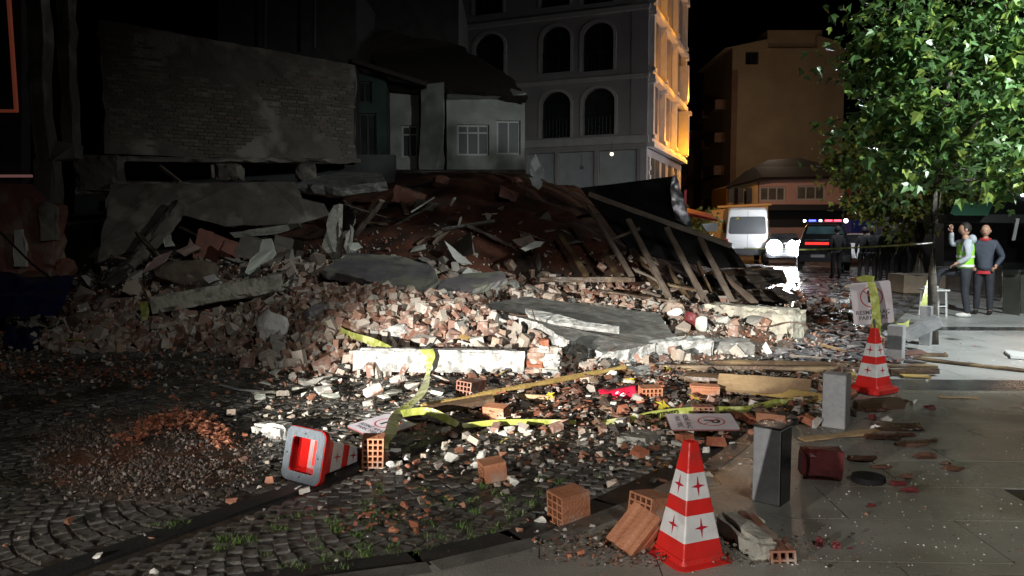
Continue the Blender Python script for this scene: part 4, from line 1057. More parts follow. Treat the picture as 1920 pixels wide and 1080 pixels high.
rock('orange red rock lying in the wet street beyond the column', 1552, 606, 14.5, (.45, .4, .22), 'brick_red', 20)
# wall corner piece with metal trim
m = M(); pp = [(1168, 690, 9.5), (1245, 678, 9.9), (1285, 712, 9.4), (1268, 722, 9.2), (1210, 716, 9.0)]
slab('wall_piece', 'tilted piece of brick wall with a white plaster corner and a metal strip', 'rubble', pp, .13, 'white_concrete', 'brick', .06, .015, 21)

# ------------------------------------------------------------ timbers
def plank(label, a, b, w_, h_, mat, roll=0, sd=0, name='timber', cat='timber', lift=None):
    return bm_between(name, label, cat, a, b, w_, h_, mat, .003, .008, sd, roll, .12)
def gp(u, v, z): p = G(u, v, z); return (p.x, p.y, p.z, 0)
plank('long yellowish pole slanting up from the road to the broken wall piece', gp(790, 762, .04), (1172, 688, 9.35), .055, .035, 'wood_yellow', .4, 1, 'wooden_pole', 'pole')
plank('short thick brown timber under the left end of the yellowish pole', gp(760, 776, .03), gp(925, 748, .12), .09, .06, 'wood_dark', .3, 2)
plank('longest dark brown timber lying behind the light board', gp(1235, 688, .06), gp(1668, 695, .09), .09, .07, 'wood_dark', 0, 3)
plank('dark timber behind the longest one, reaching the pavement', gp(1330, 678, .12), gp(1758, 688, .11), .06, .05, 'wood_dark', .3, 4)
plank('broad light wooden board on the pile of timbers', gp(1346, 716, .15), gp(1520, 728, .15), .20, .045, 'wood_light', .75, 5, 'wooden_board', 'board')
plank('dark brown timber in front of the wall piece', gp(1285, 708, .08), gp(1400, 715, .10), .14, .10, 'wood_dark', .2, 6)
plank('orange brown plank running to the second bollard', gp(1398, 728, .08), gp(1566, 752, .10), .12, .04, 'wood_yellow', .6, 7)
plank('thin dark lath under the orange brown plank', gp(1290, 728, .04), gp(1480, 742, .04), .05, .03, 'wood_dark', 0, 8)
plank('yellow wooden stub on the timbers left of the taped cone', gp(1552, 703, .16), gp(1605, 704, .16), .08, .05, 'wood_yellow', .3, 9)
plank('dark log lying at the foot of the taped cone', gp(1602, 760, PZ + .05), gp(1692, 756, PZ + .05), .10, .09, 'wood_dark', .3, 10, 'log', 'log')
plank('pale thin plank lying across the kerb between two bollards', gp(1502, 824, PZ + .02), gp(1648, 808, PZ + .03), .09, .02, 'wood_light', .1, 11)
plank('dark square timber end right of the taped cone', gp(1668, 697, PZ + .05), gp(1760, 695, PZ + .06), .08, .07, 'wood_dark', 0, 12)
plank('yellow painted batten on the pavement beside the dark timber', gp(1690, 705, PZ + .02), gp(1742, 706, PZ + .02), .12, .03, 'wood_yellow', 0, 13)
plank('long thin dark strip lying across the lit pavement', gp(1712, 672, PZ + .02), gp(1925, 696, PZ + .02), .05, .04, 'wood_dark', .4, 14, 'dark_strip', 'strip')
plank('short dark wet strip near the farther bollard', gp(1688, 664, PZ + .02), gp(1775, 666, PZ + .02), .10, .04, 'wood_dark', 0, 15, 'dark_strip', 'strip')
plank('brown stick with a pale end on the pavement seam', gp(1762, 745, PZ + .01), gp(1835, 746, PZ + .01), .05, .02, 'wood_light', 0, 16, 'stick', 'stick')
plank('slim batten sticking out of the heap beside the grey slab', (845, 628, 10.7), (879, 634, 10.4), .07, .02, 'wood_yellow', .5, 17)
plank('ochre batten among the bricks above the middle of the heap', (770, 572, 12.0), (815, 577, 11.9), .08, .06, 'wood_yellow', .5, 18)
for k, (a, b) in enumerate([((1240, 668), (1330, 690)), ((1480, 668), (1560, 676)), ((1530, 716), (1620, 720)), ((1590, 640), (1660, 646)), ((1600, 656), (1640, 672)), ((1540, 648), (1600, 664)), ((1380, 745), (1480, 752)), ((1500, 770), (1560, 782)), ((960, 742), (1040, 748)), ((1560, 690), (1615, 700))]):
    o = plank('splintered wet lath ' + where(*a), gp(*a, .05), gp(*b, .03), .06, .025, ('wood_dark', 'wood_grey', 'wood_light')[k % 3], k, 30 + k, 'lath', 'lath'); o['group'] = 'splintered laths among the debris'

# roof frame that fell on its side: rails and rafters
fr_ = thing('roof_truss', 'collapsed timber roof frame leaning on its side with its rafters showing', 'roof frame', A(1200, 560, 15))
def raf(name, a, b, w_, h_, mat, roll=0, sd=0):
    a = A(*a); b = A(*b); d = b - a; q = d.to_track_quat('X', 'Z').to_matrix() @ Matrix.Rotation(roll, 3, 'X')
    m = M(); m.rough_box((a + b) / 2, (d.length, w_, h_), mat, rot=q, seg=.25, amp=.006, chip=.01, sd=sd); return m.build(name, fr_)
raf('top_rail', (1104, 364, 16.2), (1372, 461, 15.2), .10, .10, 'wood_grey', 0, 1)
raf('bottom_rail', (1008, 524, 14.8), (1192, 524, 14.6), .12, .10, 'wood_dark', 0, 2)
for k, (a, b, w_) in enumerate([((1104, 386, 16.0), (1186, 520, 14.7), .085), ((1178, 412, 15.8), (1256, 560, 14.3), .11), ((1250, 428, 15.6), (1326, 572, 14.0), .10), ((1312, 446, 15.4), (1376, 572, 13.9), .10), ((1346, 508, 14.9), (1418, 570, 13.9), .09),
                                ((1048, 440, 16.6), (1100, 516, 15.2), .10), ((1130, 470, 16.4), (1160, 520, 15.2), .12), ((1185, 468, 16.4), (1232, 540, 14.9), .12), ((1308, 492, 15.4), (1332, 548, 14.6), .07), ((1250, 500, 15.6), (1290, 560, 14.6), .08)]):
    raf('rafter', a, b, w_, .075, 'wood_grey' if k < 5 else 'wood_dark', .3, 10 + k)
for k, (a, b) in enumerate([((1180, 500, 15.0), (1236, 528, 14.8)), ((1240, 532, 14.7), (1312, 545, 14.4)), ((1148, 448, 15.9), (1200, 428, 15.8)), ((1120, 545, 14.4), (1330, 575, 13.9)), ((1205, 545, 14.6), (1240, 556, 14.4))]):
    raf('brace', a, b, .06, .05, 'wood_dark' if k % 2 else 'wood_grey', .3, 40 + k)
m = M(); m.rough_prism([A(1088, 352, 17.5), A(1180, 341, 17.8), A(1264, 330, 18), A(1286, 424, 17.4), A(1368, 458, 16.6), A(1400, 500, 16.0), A(1330, 500, 16.2), A(1180, 470, 16.8), A(1104, 372, 17)], (.02, .05, -.03), 'black_sheet', None, .3, .02, 1, 3)
T1(m, 'black_sheet', 'black roofing sheet hanging behind the fallen timber frame', 'sheet')
m = M(); L_ = []; rr = random.Random(9)
for i in range(15):
    t = i / 14; l = (1262 - 6 * min(1, t * 3) + 18 * max(0, t - .3), 330 + 97 * t); r_ = (1268 + 30 * t, 332 + 96 * t)
    L_.append([A(l[0] + (r_[0] - l[0]) * s + rr.uniform(-1.5, 1.5), l[1] + rr.uniform(-1, 1), 17.2 + rr.uniform(-.09, .09)) for s in (0, .25, .5, .75, 1)])
m.add([p for row in L_ for p in row], [(i * 5 + j, i * 5 + j + 1, i * 5 + j + 6, i * 5 + j + 5) for i in range(14) for j in range(4)], 'foil')
T1(m, 'silver_sheet', 'crumpled silver insulation sheet hanging from the black roofing', 'sheet', smooth=True)
# white cloths hanging at the top of the slope
for lab, pts in (('upper white plastic scrap hanging at the top of the soil slope', [(996, 300), (1004, 289), (1010, 300), (1019, 318), (1021, 333), (1008, 336), (995, 328)]), ('lower white plastic scrap hanging below the other one', [(993, 334), (1004, 330), (1017, 340), (1016, 350), (1010, 356), (998, 346)])):
    m = M(); m.rough_prism([A(u, v, 19.5 + .004 * (v - 320)) for u, v in pts], (0, .03, 0), 'hang_white', None, .08, .015, 1, 2); T1(m, 'plastic_scrap', lab, 'plastic')

# ------------------------------------------------------------ bag, glaze, small things
m = M(); rr = random.Random(4); rows = []
for i in range(13):
    t = i / 12; cx = 1124 + 70 * t; top = 742 - 13 * t - (4 if i < 3 else 0); bot = 760 - 6 * t
    for j in range(6):
        s = j / 5; bul = math.sin(math.pi * s) * .07 * (.5 + .5 * math.sin(math.pi * min(1, t * 1.1)))
        p = A(cx, bot - 4 + (top - bot) * s, 8.05); p.y += -bul + rr.uniform(-.012, .012) + s * .05; rows.append(p)
n0 = len(rows)
back = [p + Vector((0, .10, 0)) for p in rows]
F = [(i * 6 + j, i * 6 + j + 1, (i + 1) * 6 + j + 1, (i + 1) * 6 + j) for i in range(12) for j in range(5)]
edge = [i * 6 for i in range(13)] + [12 * 6 + j for j in range(1, 6)] + [i * 6 + 5 for i in range(11, -1, -1)] + [j for j in range(4, 0, -1)]
m.add(rows + back, F + [tuple(n0 + k for k in f[::-1]) for f in F] + [(edge[k], edge[(k + 1) % len(edge)], n0 + edge[(k + 1) % len(edge)], n0 + edge[k]) for k in range(len(edge))], 'bag_red')
bag = T1(m, 'plastic_bag', 'crumpled red plastic bag with a white swirl lying among the debris', 'bag', smooth=True)
lg = M()
for cu, cv, r0, r1 in ((1168, 744, 3.5, 8), (1158, 740, 2, 6), (1133, 753, 3, 5)):
    ring = [A(cu + r1 * math.cos(a) * .7, cv + r0 * math.sin(a) - .3 * r1 * math.cos(a) - 4, 7.93) for a in [i * .45 for i in range(12)]]
    ring2 = [A(cu + .55 * r1 * math.cos(a + .3) * .7 + 1, cv - 4 + .45 * r0 * math.sin(a + .3), 7.93) for a in [i * .45 for i in range(12)]]
    lg.add(ring + ring2, [(i, i + 1, 13 + i, 12 + i) for i in range(11)], 'bag_white')
lg.build('printed_swirl', bag)
def bits(name, label, cat, mat, lst, group=None, hproto=0):
    for k, (u, v, w_, h_, ang) in enumerate(lst):
        p = G(u, v, PZ if G(u, v).x > kerb_x(G(u, v).y) else 0); sc_ = p.y / FPX
        m = M(); m.rough_box((p.x, p.y + w_ * sc_ * .15, p.z + h_ * sc_ * .42), (w_ * sc_, w_ * sc_ * .42, h_ * sc_ * .8), mat if isinstance(mat, str) else mat[k % len(mat)], rot=(.1, ang * .3, ang), seg=.05, amp=.006, chip=.03, sd=k + 50)
        T1(m, name, (label + ' ' + where(u, v)) if isinstance(label, str) and len(lst) > 1 else label if isinstance(label, str) else label[k], cat, group)
bits('glazed_tile_piece', 'broken brown tile'  , 'roof tile', 'brown_glaze', [(1655, 825, 75, 10, -.35), (1715, 838, 60, 10, -.3), (1690, 808, 90, 10, -.15), (1665, 800, 40, 8, .2), (1735, 862, 45, 16, -.1), (1790, 885, 42, 10, -.5), (1778, 872, 30, 8, .8), (1750, 830, 22, 7, .1), (1700, 820, 40, 9, .3), (1620, 868, 55, 16, -.4), (1655, 880, 40, 9, -.2), (1700, 900, 26, 14, 0), (1640, 773, 50, 8, -.1), (1660, 762, 30, 8, .4)], 'broken brown roof tiles on the pavement')
bits('tile_crumb', ['dark red tile piece below the other pavement pieces', 'dark red flat piece right of the granite bollard shadow', 'black crumb alone on the pavement', 'red crumb near the dark clay block', 'dark crumb left of the red crumb', 'flat red crumb in the bottom right'], 'roof tile', 'maroon', [(1706, 925, 36, 12, 0), (1686, 912, 30, 12, .3), (1637, 952, 18, 8, .1), (1594, 1030, 12, 6, .2), (1566, 1028, 16, 6, .4), (1535, 1024, 18, 6, .1)])
m = M(); m.rough_box(on(1548, 905, PZ) + Vector((0, .10, .10)), (.27, .16, .21), 'maroon', rot=(0, .03, -.12), seg=.05, amp=.008, chip=.03, sd=77); T1(m, 'red_block', 'dark red painted block standing behind the nearest bollard', 'block')
bits('mirror_shard', 'bright white glossy shard on the brown roof tiles', 'shard', 'white_stone', [(1658, 806, 48, 5, 0)])
m = M(); c = on(1628, 900, PZ + .012); m.cyl(c, c + Vector((0, 0, .03)), .11, .105, 'black_sheet', 20); T1(m, 'round_lid', 'round black lid lying behind the dark red block', 'lid')
# autumn leaves
def leafpoly(c, s, a, tilt, m, mat):
    q = Euler((tilt, tilt * .7, a)).to_matrix(); pts = []
    for i in range(10):
        r_ = s * (1 if i % 2 == 0 else .5) * (1.15 if i == 0 else 1); t = 2 * math.pi * i / 10; pts.append(Vector(c) + q @ Vector((r_ * math.sin(t), r_ * math.cos(t), .12 * s * (i % 2))))
    m.add([Vector(c) + q @ Vector((0, 0, .04 * s))] + pts, [(0, 1 + i, 1 + (i + 1) % 10) for i in range(10)], mat)
for k, (u, v) in enumerate([(1243, 762), (1305, 748), (1180, 714), (945, 826), (1030, 742), (1252, 690), (620, 612), (1448, 752), (940, 700)]):
    m = M(); p = G(u, v, .06); leafpoly(p, .09 if k < 3 else .06, k * 1.3, .5, m, 'yellow_leaf'); T1(m, 'fallen_leaf', 'fallen yellow leaf ' + where(u, v), 'leaf', 'fallen yellow leaves among the debris')
# chunks lying in front of the heap
def plates():
    o = []; r = random.Random(77)
    for k in range(24):
        u = r.uniform(480, 650) if k < 17 else r.uniform(650, 830); v = r.uniform(700, 752) if k < 17 else r.uniform(718, 752)
        o.append((round(u), round(v), round(r.uniform(24, 46)), ('plaster_green', 'mortar', 'concrete', 'plaster')[k % 4]))
    return o
def size_word(px): return 'small' if px < 17 else 'middling' if px < 24 else 'larger'
rr = random.Random(21)
FR = [(455, 868, 16, 'brick'), (432, 782, 24, 'brick'), (411, 838, 18, 'brick'), (397, 868, 10, 'plaster'), (500, 872, 12, 'brick'), (568, 928, 20, 'brick'), (600, 903, 14, 'plaster'), (790, 945, 18, 'brick'), (690, 765, 22, 'mortar'), (612, 742, 26, 'mortar'), (560, 700, 24, 'brick'),
      (640, 700, 28, 'plaster'), (590, 690, 22, 'mortar'), (845, 872, 36, 'plaster'), (905, 868, 30, 'plaster'), (835, 815, 22, 'brick'), (848, 822, 20, 'brick'), (890, 835, 24, 'brick'), (905, 826, 16, 'plaster'), (740, 850, 20, 'white_stone'), (765, 868, 18, 'white_stone'), (730, 878, 20, 'white_stone'), (795, 860, 16, 'brick'),
      (575, 745, 22, 'plaster'), (548, 715, 20, 'mortar'), (530, 745, 20, 'brick'), (700, 745, 40, 'mortar'), (770, 735, 30, 'mortar'), (745, 722, 34, 'mortar'), (820, 742, 26, 'plaster'), (980, 812, 24, 'brick'), (1010, 800, 20, 'mortar'), (1040, 812, 26, 'brick'), (1060, 800, 20, 'brick'), (1130, 812, 22, 'brick'),
      (1165, 800, 26, 'brick'), (1195, 790, 22, 'mortar'), (955, 815, 22, 'mortar'), (1095, 830, 14, 'plaster'), (930, 810, 22, 'brick'), (1200, 860, 30, 'brick_red'), (1290, 832, 34, 'brick_red'), (1345, 842, 36, 'brick_red'), (1270, 838, 20, 'plaster'), (1410, 800, 30, 'brick_red'), (1380, 785, 22, 'brick_red'), (1300, 812, 24, 'brick'), (1340, 762, 24, 'brick'),
      (1145, 712, 26, 'plaster_green'), (1100, 722, 24, 'brick'), (1180, 726, 22, 'mortar'), (1150, 770, 26, 'plaster_green'), (1080, 745, 20, 'brick'), (1300, 762, 20, 'plaster'), (1360, 745, 22, 'brick'), (1420, 770, 24, 'brick'), (1460, 745, 22, 'mortar'), (1500, 760, 26, 'brick'), (1520, 800, 26, 'brick_red'), (1490, 800, 22, 'granite_black'), (1530, 740, 20, 'brick'),
      (1040, 925, 13, 'white_stone'), (1015, 905, 10, 'white_stone'), (895, 905, 14, 'brick'), (968, 790, 18, 'brick'), (1065, 1046, 12, 'brick_red'), (1090, 1042, 14, 'brick_red'), (1030, 960, 16, 'mortar'), (1700, 765, 24, 'brown_glaze'), (1745, 770, 22, 'maroon'), (1715, 760, 16, 'plaster'), (1640, 790, 22, 'maroon'), (1665, 792, 20, 'concrete')]
NF = len(FR)
for k, (u, v, px, mt) in enumerate(FR + plates()):
    g0 = G(u, v); onp = g0.x > kerb_x(g0.y); p = G(u, v, PZ if onp else 0); s = px * p.y / FPX
    pr = brick_proto(200 + k, .20, .11, .08, 2) if mt.startswith('brick') or mt == 'terracotta' else hull_proto(300 + k, 12, .19, .14, .11 if k < NF else .045, .5)
    q = npm(rotm(rr, True)); V = (pr[0] * (s / .17)) @ q.T; V[:, 2] -= V[:, 2].min() * .9; V += np.array(p) + np.array([0, s * .3, 0])
    m = M(); m.add([tuple(x) for x in V], [tuple(int(i) for i in f) for f in pr[1]], mt)
    if 'brick' in mt: T1(m, 'brick_fragment', size_word(px) + ' loose brick piece ' + where(u, v), 'brick', 'broken brick pieces lying loose in front of the heap')
    else: T1(m, 'rubble_stone', size_word(px) + (' dark' if mt in ('granite_black', 'brown_glaze', 'maroon') else ' pale') + ' lump ' + where(u, v), 'stone', 'pale lumps lying loose in front of the heap')

# ------------------------------------------------------------ barrier tape
def tape(label, pts, texts=(), name='barrier_tape'):
    """pts: one edge pixel, other edge pixel, depth"""
    L0 = [A(a, b, Y) for a, b, c, d, Y in pts]; L1 = [A(c, d, Y) for a, b, c, d, Y in pts]
    def cr(P, n=5):
        o = []
        for i in range(len(P) - 1):
            p0, p1, p2, p3 = P[max(0, i - 1)], P[i], P[i + 1], P[min(len(P) - 1, i + 2)]
            for k in range(n):
                t = k / n; o.append(.5 * ((2 * p1) + (-p0 + p2) * t + (2 * p0 - 5 * p1 + 4 * p2 - p3) * t * t + (-p0 + 3 * p1 - 3 * p2 + p3) * t ** 3))
        return o + [P[-1]]
    a, b = cr(L0), cr(L1); rr = random.Random(len(pts))
    mid = [x.lerp(y, .5) + Vector((rr.uniform(-.006, .006), rr.uniform(-.012, .006), rr.uniform(-.004, .004))) for x, y in zip(a, b)]
    m = M(); vs = []
    for x, c, y in zip(a, mid, b): vs += [x, c, y]
    m.add(vs, [(3 * i + j, 3 * i + j + 1, 3 * i + j + 4, 3 * i + j + 3) for i in range(len(a) - 1) for j in range(2)], 'tape')
    o = T1(m, name, label, 'barrier tape', 'yellow barrier tapes', smooth=True)
    for (s, i, Xm, size) in texts:
        t = M(); text_mesh(t, s, size, Xm, 'ink', .006); t.build('lettering', o)
    return o
tape('yellow tape hanging down over the white beam to the fallen board', [(785, 655, 812, 654, 9.24), (796, 668, 816, 668, 9.20), (800, 690, 808, 689, 9.15), (796, 706, 806, 702, 9.08), (778, 742, 800, 735, 7.7), (735, 775, 754, 782, 6.9), (722, 806, 744, 812, 6.3), (702, 826, 730, 830, 6.0), (716, 840, 728, 846, 5.95)],
     [('POLİS', 0, frame_mx(A(770, 757, 7.25), A(782, 744, 7.5) - A(756, 770, 7.0), (0, -.3, 1)), .06)])
tape('yellow tape looping over the brick heap onto the white beam', [(618, 598, 624, 604, 11.0), (632, 608, 634, 616, 10.8), (648, 618, 644, 630, 10.6), (668, 625, 672, 638, 10.3), (700, 634, 700, 650, 9.9), (735, 650, 722, 656, 9.45)])
tape('yellow tape arching from the pole down to the road', [(750, 770, 756, 782, 6.85), (785, 764, 785, 778, 6.95), (814, 767, 808, 780, 6.95), (842, 780, 832, 791, 6.9), (862, 792, 854, 801, 6.85)])
tape('yellow tape lying stretched along the road in the middle', [(866, 794, 870, 803, 6.8), (930, 787, 930, 798, 6.85), (1000, 786, 1000, 796, 6.9), (1080, 788, 1080, 795, 6.95)])
tape('yellow tape with upside-down black lettering behind the flat sign', [(1120, 790, 1122, 797, 6.95), (1190, 778, 1192, 792, 7.1), (1235, 769, 1238, 785, 7.2), (1300, 763, 1302, 779, 7.25), (1345, 762, 1345, 774, 7.3)],
     [('GİRİLMEZ', 0, frame_mx(A(1240, 777, 7.19), -(A(1290, 770, 7.24) - A(1190, 785, 7.1)), (0, .1, -1)), .075)])
tape('yellow tape running from the flat sign to the second bollard', [(1345, 762, 1345, 774, 7.3), (1400, 761, 1402, 773, 7.4), (1450, 750, 1452, 762, 7.6), (1510, 747, 1510, 756, 7.75), (1552, 750, 1552, 757, 7.75)])
tape('yellow tape hanging from the no parking board over the second cone', [(1626, 528, 1640, 530, 8.46), (1630, 550, 1646, 548, 8.44), (1634, 580, 1650, 578, 8.40), (1634, 620, 1652, 620, 8.36), (1634, 655, 1646, 655, 8.30), (1632, 680, 1640, 682, 8.26), (1618, 700, 1630, 706, 8.20), (1608, 716, 1618, 722, 8.18), (1606, 726, 1612, 728, 8.16)])
tape('yellow tape knotted at the top of the no parking board', [(1606, 520, 1610, 528, 8.5), (1622, 516, 1626, 528, 8.46), (1640, 518, 1638, 530, 8.46)])
tape('yellow tape slanting down from the thin tree trunk', [(1742, 500, 1752, 500, 12.0), (1740, 520, 1750, 522, 11.9), (1732, 550, 1744, 552, 11.8), (1724, 578, 1732, 584, 11.7)])
tape('yellow tape draped over the third bollard', [(1668, 590, 1674, 600, 10.6), (1680, 604, 1682, 614, 10.5), (1694, 606, 1692, 614, 10.5), (1706, 598, 1704, 612, 10.5)])
tape('thin yellow tape stretched across the street before the vehicles', [(1395, 464, 1395, 466, 19), (1500, 467, 1500, 469.5, 19), (1600, 463, 1600, 466, 17), (1690, 458, 1690, 461, 15), (1750, 454, 1750, 457, 13)])
tape('scrap of yellow tape on the dark left side of the heap', [(262, 566, 276, 565, 12.0), (264, 585, 280, 584, 11.9), (266, 602, 276, 600, 11.8)])
tape('thin yellow tape on the ground at the far left', [(120, 635, 120, 638, 11.6), (150, 636, 150, 638, 11.6), (178, 636, 178, 638, 11.6)])
tape('yellow tape end marked with a letter beside the fallen cone', [(655, 832, 672, 834, 5.95), (650, 850, 670, 852, 5.9), (644, 868, 666, 870, 5.85), (642, 880, 680, 884, 5.8)], [('S', 0, frame_mx(A(660, 851, 5.84), (1, 0, .05), (-.1, .2, 1)), .07)])
tape('crumpled end of yellow tape on the road debris', [(930, 824, 936, 832, 6.6), (942, 822, 944, 836, 6.6), (956, 828, 952, 838, 6.5)])
tape('yellow tape under the plastic wrapped stone', [(574, 606, 576, 612, 10.9), (592, 610, 592, 614, 10.85), (612, 604, 612, 609, 10.85)])
# blue tarpaulins, cable
def cloth(name, label, cat, quad, nu, nv, mat, amp, sd=0, ext=.04):
    a, b, c, d = [A(*q) for q in quad]; vs = []
    for j in range(nv + 1):
        for i in range(nu + 1):
            s, t = i / nu, j / nv; p = a.lerp(b, s).lerp(d.lerp(c, s), t); n = noise.noise(Vector((s * 4, t * 4, sd))) + .5 * noise.noise(Vector((s * 11, t * 9, sd)))
            vs.append(p + Vector((0, -.3, 1)) * n * amp)
    m = M(); m.add(vs, [(j * (nu + 1) + i, j * (nu + 1) + i + 1, (j + 1) * (nu + 1) + i + 1, (j + 1) * (nu + 1) + i) for j in range(nv) for i in range(nu)], mat)
    return T1(m, name, label, cat, smooth=True)
cloth('blue_tarpaulin', 'large dark blue tarpaulin spread at the left edge of the rubble', 'tarpaulin', [(-60, 598, 12.2), (110, 590, 12.6), (140, 520, 14.2), (-60, 512, 14.6)], 26, 18, 'blue_tarp', .09, 1)
cloth('blue_tarpaulin', 'small crumpled blue tarpaulin on the ground in front of the large one', 'tarpaulin', [(5, 655, 11.2), (75, 655, 11.2), (74, 614, 12.2), (12, 612, 12.3)], 16, 12, 'blue_tarp', .06, 5)
m = M(); m.tube([A(-20, 415, 13.4), A(20, 455, 13.2), A(60, 495, 13.0), A(100, 525, 12.8)], .018, 'plastic_dark', 6); T1(m, 'cable', 'black cable sagging over the broken wall at the far left', 'cable')
m = M(); m.tube([G(415, 722, .02), G(450, 731, .01), G(500, 735, .01), G(540, 733, .02)], .012, 'granite_grey', 5); T1(m, 'metal_hoop', 'thin metal rim lying on the cobbles in front of the heap', 'metal')
# ------------------------------------------------------------ ruins on the left
def quadbox(m, q, th, mat):
    """thick panel through four points, thickness going away from the viewer"""
    m.prism([Vector(p) for p in q], (0, th, 0), mat)
def win(parent, pt, nrm, h, mat='frame_white', depth=.16, nm=1, tr=None, fw=.06, glass='glass', thick=.05):
    """window in hole h=(x0,x1,z0,z1): frame with bars and a pane"""
    x0, x1, z0, z1 = h; f = M(); dx = (pt(1, 0) - pt(0, 0)); n = nrm * thick
    def bar(a, b, c, d): f.prism([pt(a, c, depth), pt(b, c, depth), pt(b, d, depth), pt(a, d, depth)], -n * 1.0, mat)
    bar(x0 + .002, x0 + fw, z0 + .002, z1 - .002); bar(x1 - fw, x1 - .002, z0 + .002, z1 - .002); bar(x0 + fw, x1 - fw, z0 + .002, z0 + fw); bar(x0 + fw, x1 - fw, z1 - fw, z1 - .002)
    for i in range(1, nm): c = x0 + (x1 - x0) * i / nm; bar(c - fw * .4, c + fw * .4, z0 + fw, z1 - fw)
    if tr:
        c = z0 + (z1 - z0) * tr
        segs = [x0 + (x1 - x0) * i / nm for i in range(nm + 1)]
        for a, b in zip(segs, segs[1:]): bar(a + (fw if a == x0 else fw * .4), b - (fw if b == x1 else fw * .4), c - fw * .4, c + fw * .4)
    o = f.build('window', parent)
    g = M(); g.add([pt(x0, z0, depth + thick * .6), pt(x1, z0, depth + thick * .6), pt(x1, z1, depth + thick * .6), pt(x0, z1, depth + thick * .6)], [(0, 1, 2, 3)], glass); g.build('pane', o)
    return o
# tall party wall of old brickwork
bw = thing('brick_party_wall', 'tall bare party wall of old brickwork rising behind the ruins on the left', 'wall', A(430, 300, 19))
P00, P10 = A(196, 296, 18.0), A(668, 302, 21.2); W_ = Vector((P10.x - P00.x, P10.y - P00.y, 0)); dxw = W_.normalized(); Wl = W_.length
zb = (P00.z + P10.z) / 2; nw = Vector((dxw.y, -dxw.x, 0))
def wtop(s):  # height of the sloping top along the wall
    return A(196, 36, 18.0).z + (A(668, 122, 21.2).z - A(196, 36, 18.0).z) * s / Wl
m = M(); o0 = Vector((P00.x, P00.y, zb))
m.rough_prism([o0, o0 + dxw * Wl, o0 + dxw * Wl + Vector((0, 0, wtop(Wl) - zb)), o0 + Vector((0, 0, wtop(0) - zb))], -nw * .3, 'old_plaster', None, .28, .05, 1, 6); m.build('wall_core', bw)
items_v = M(); rr = random.Random(14); z = zb + .01; row = 0; nb = 0
while z < wtop(0):
    s = 0 - (.11 if row % 2 else 0)
    while s < Wl:
        l = .22 + rr.uniform(-.015, .02); a = max(0, s); b = min(Wl, s + l - .014)
        patch_ = noise.noise(Vector((s * .35, z * .8, 3)))
        if b - a > .05 and z + .07 < wtop((a + b) / 2) - .10 * (1 + noise.noise(Vector((s, 5, 1)) * 1.7)) and not (patch_ > .16) and rr.random() > .015 and min(a, Wl - b) > .06 * (noise.noise(Vector((z * 2, 9, 2))) + .3):
            d = .012 + rr.uniform(0, .014) + (.02 if rr.random() < .03 else 0)
            c = o0 + dxw * ((a + b) / 2) + Vector((0, 0, z - zb + .035)) + nw * (d / 2)
            items_v.box(c, (b - a, d, .066), 'old_brick', Matrix((dxw, nw, Vector((0, 0, 1)))).transposed()); nb += 1
        s += l
    z += .085; row += 1
tag(items_v.build('bricks', bw), kind='stuff')
# upper building behind, dark with two gutters
m = M(); 
ub = thing('rendered_building', 'dark rendered building rising above the old party wall', 'building', A(540, 300, 26))
quadbox(m, [A(408, 300, 23), A(668, 300, 24), A(668, -30, 24), A(408, -30, 23)], 6, 'dark_wall'); m.build('wall', ub)
for u in (497, 590): q = M(); q.tube([A(u, 90, 22.9), A(u, -40, 22.9)], .045, 'frame_dark', 8); q.build('downpipe', ub)
m = M(); quadbox(m, [A(660, 300, 27), A(860, 300, 28), A(860, -30, 28), A(660, -30, 27)], 6, 'dark_wall'); T1(m, 'back_building', 'unlit dark building between the party wall and the hotel', 'building')
# back wall coloured near black for the shade in the openings, piers and beam
rn = thing('ruined_storey', 'gutted lower storey with dark openings under the party wall', 'ruin', A(420, 340, 18.5))
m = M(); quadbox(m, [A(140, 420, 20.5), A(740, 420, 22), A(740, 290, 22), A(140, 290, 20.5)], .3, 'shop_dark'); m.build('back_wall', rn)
for k, (u0, u1, v0, v1, Y) in enumerate([(140, 220, 290, 366, 17.3), (402, 450, 306, 338, 18.9), (552, 588, 306, 342, 19.6), (196, 208, 366, 420, 17.2)]):
    q = M(); a, b = A(u0, v1, Y), A(u1, v0, Y); q.rough_box(((a.x + b.x) / 2, Y + .2, (a.z + b.z) / 2), (b.x - a.x, .4, b.z - a.z), 'old_plaster', seg=.12, amp=.03, chip=.08, sd=k); q.build('pier', rn)
q = M(); a, b = A(205, 298, 18.0), A(672, 303, 21.1); d = b - a; q.rough_box((a + b) / 2, (d.length, .35, .14), 'old_plaster', rot=d.to_track_quat('X', 'Z').to_matrix(), seg=.2, amp=.02, chip=.06, sd=5); q.build('lintel', rn)
q = M(); a, b = A(210, 345, 17.3), A(660, 352, 19.5); d = b - a; q.rough_box((a + b) / 2, (d.length, .5, .12), 'old_plaster', rot=d.to_track_quat('X', 'Z').to_matrix(), seg=.2, amp=.03, chip=.08, sd=6); q.build('ledge', rn)
for a, b in (((300, 312, 18), (338, 342, 17.5)), ((398, 310, 18), (400, 334, 17.9))):
    q = M(); q.beam(A(*a), A(*b), .07, .07, 'wood_grey'); q.build('strut', rn)
def rp(name, label, cat, pts, th, mat, sd=0, jit=.04, seg=.2, parent=None, ext=None):
    m = M(); m.rough_prism([A(*p) for p in pts], ext or (0, th, 0), mat, None, seg, jit, 2, sd)
    return T1(m, name, label, cat) if parent is None else m.build(name, parent)
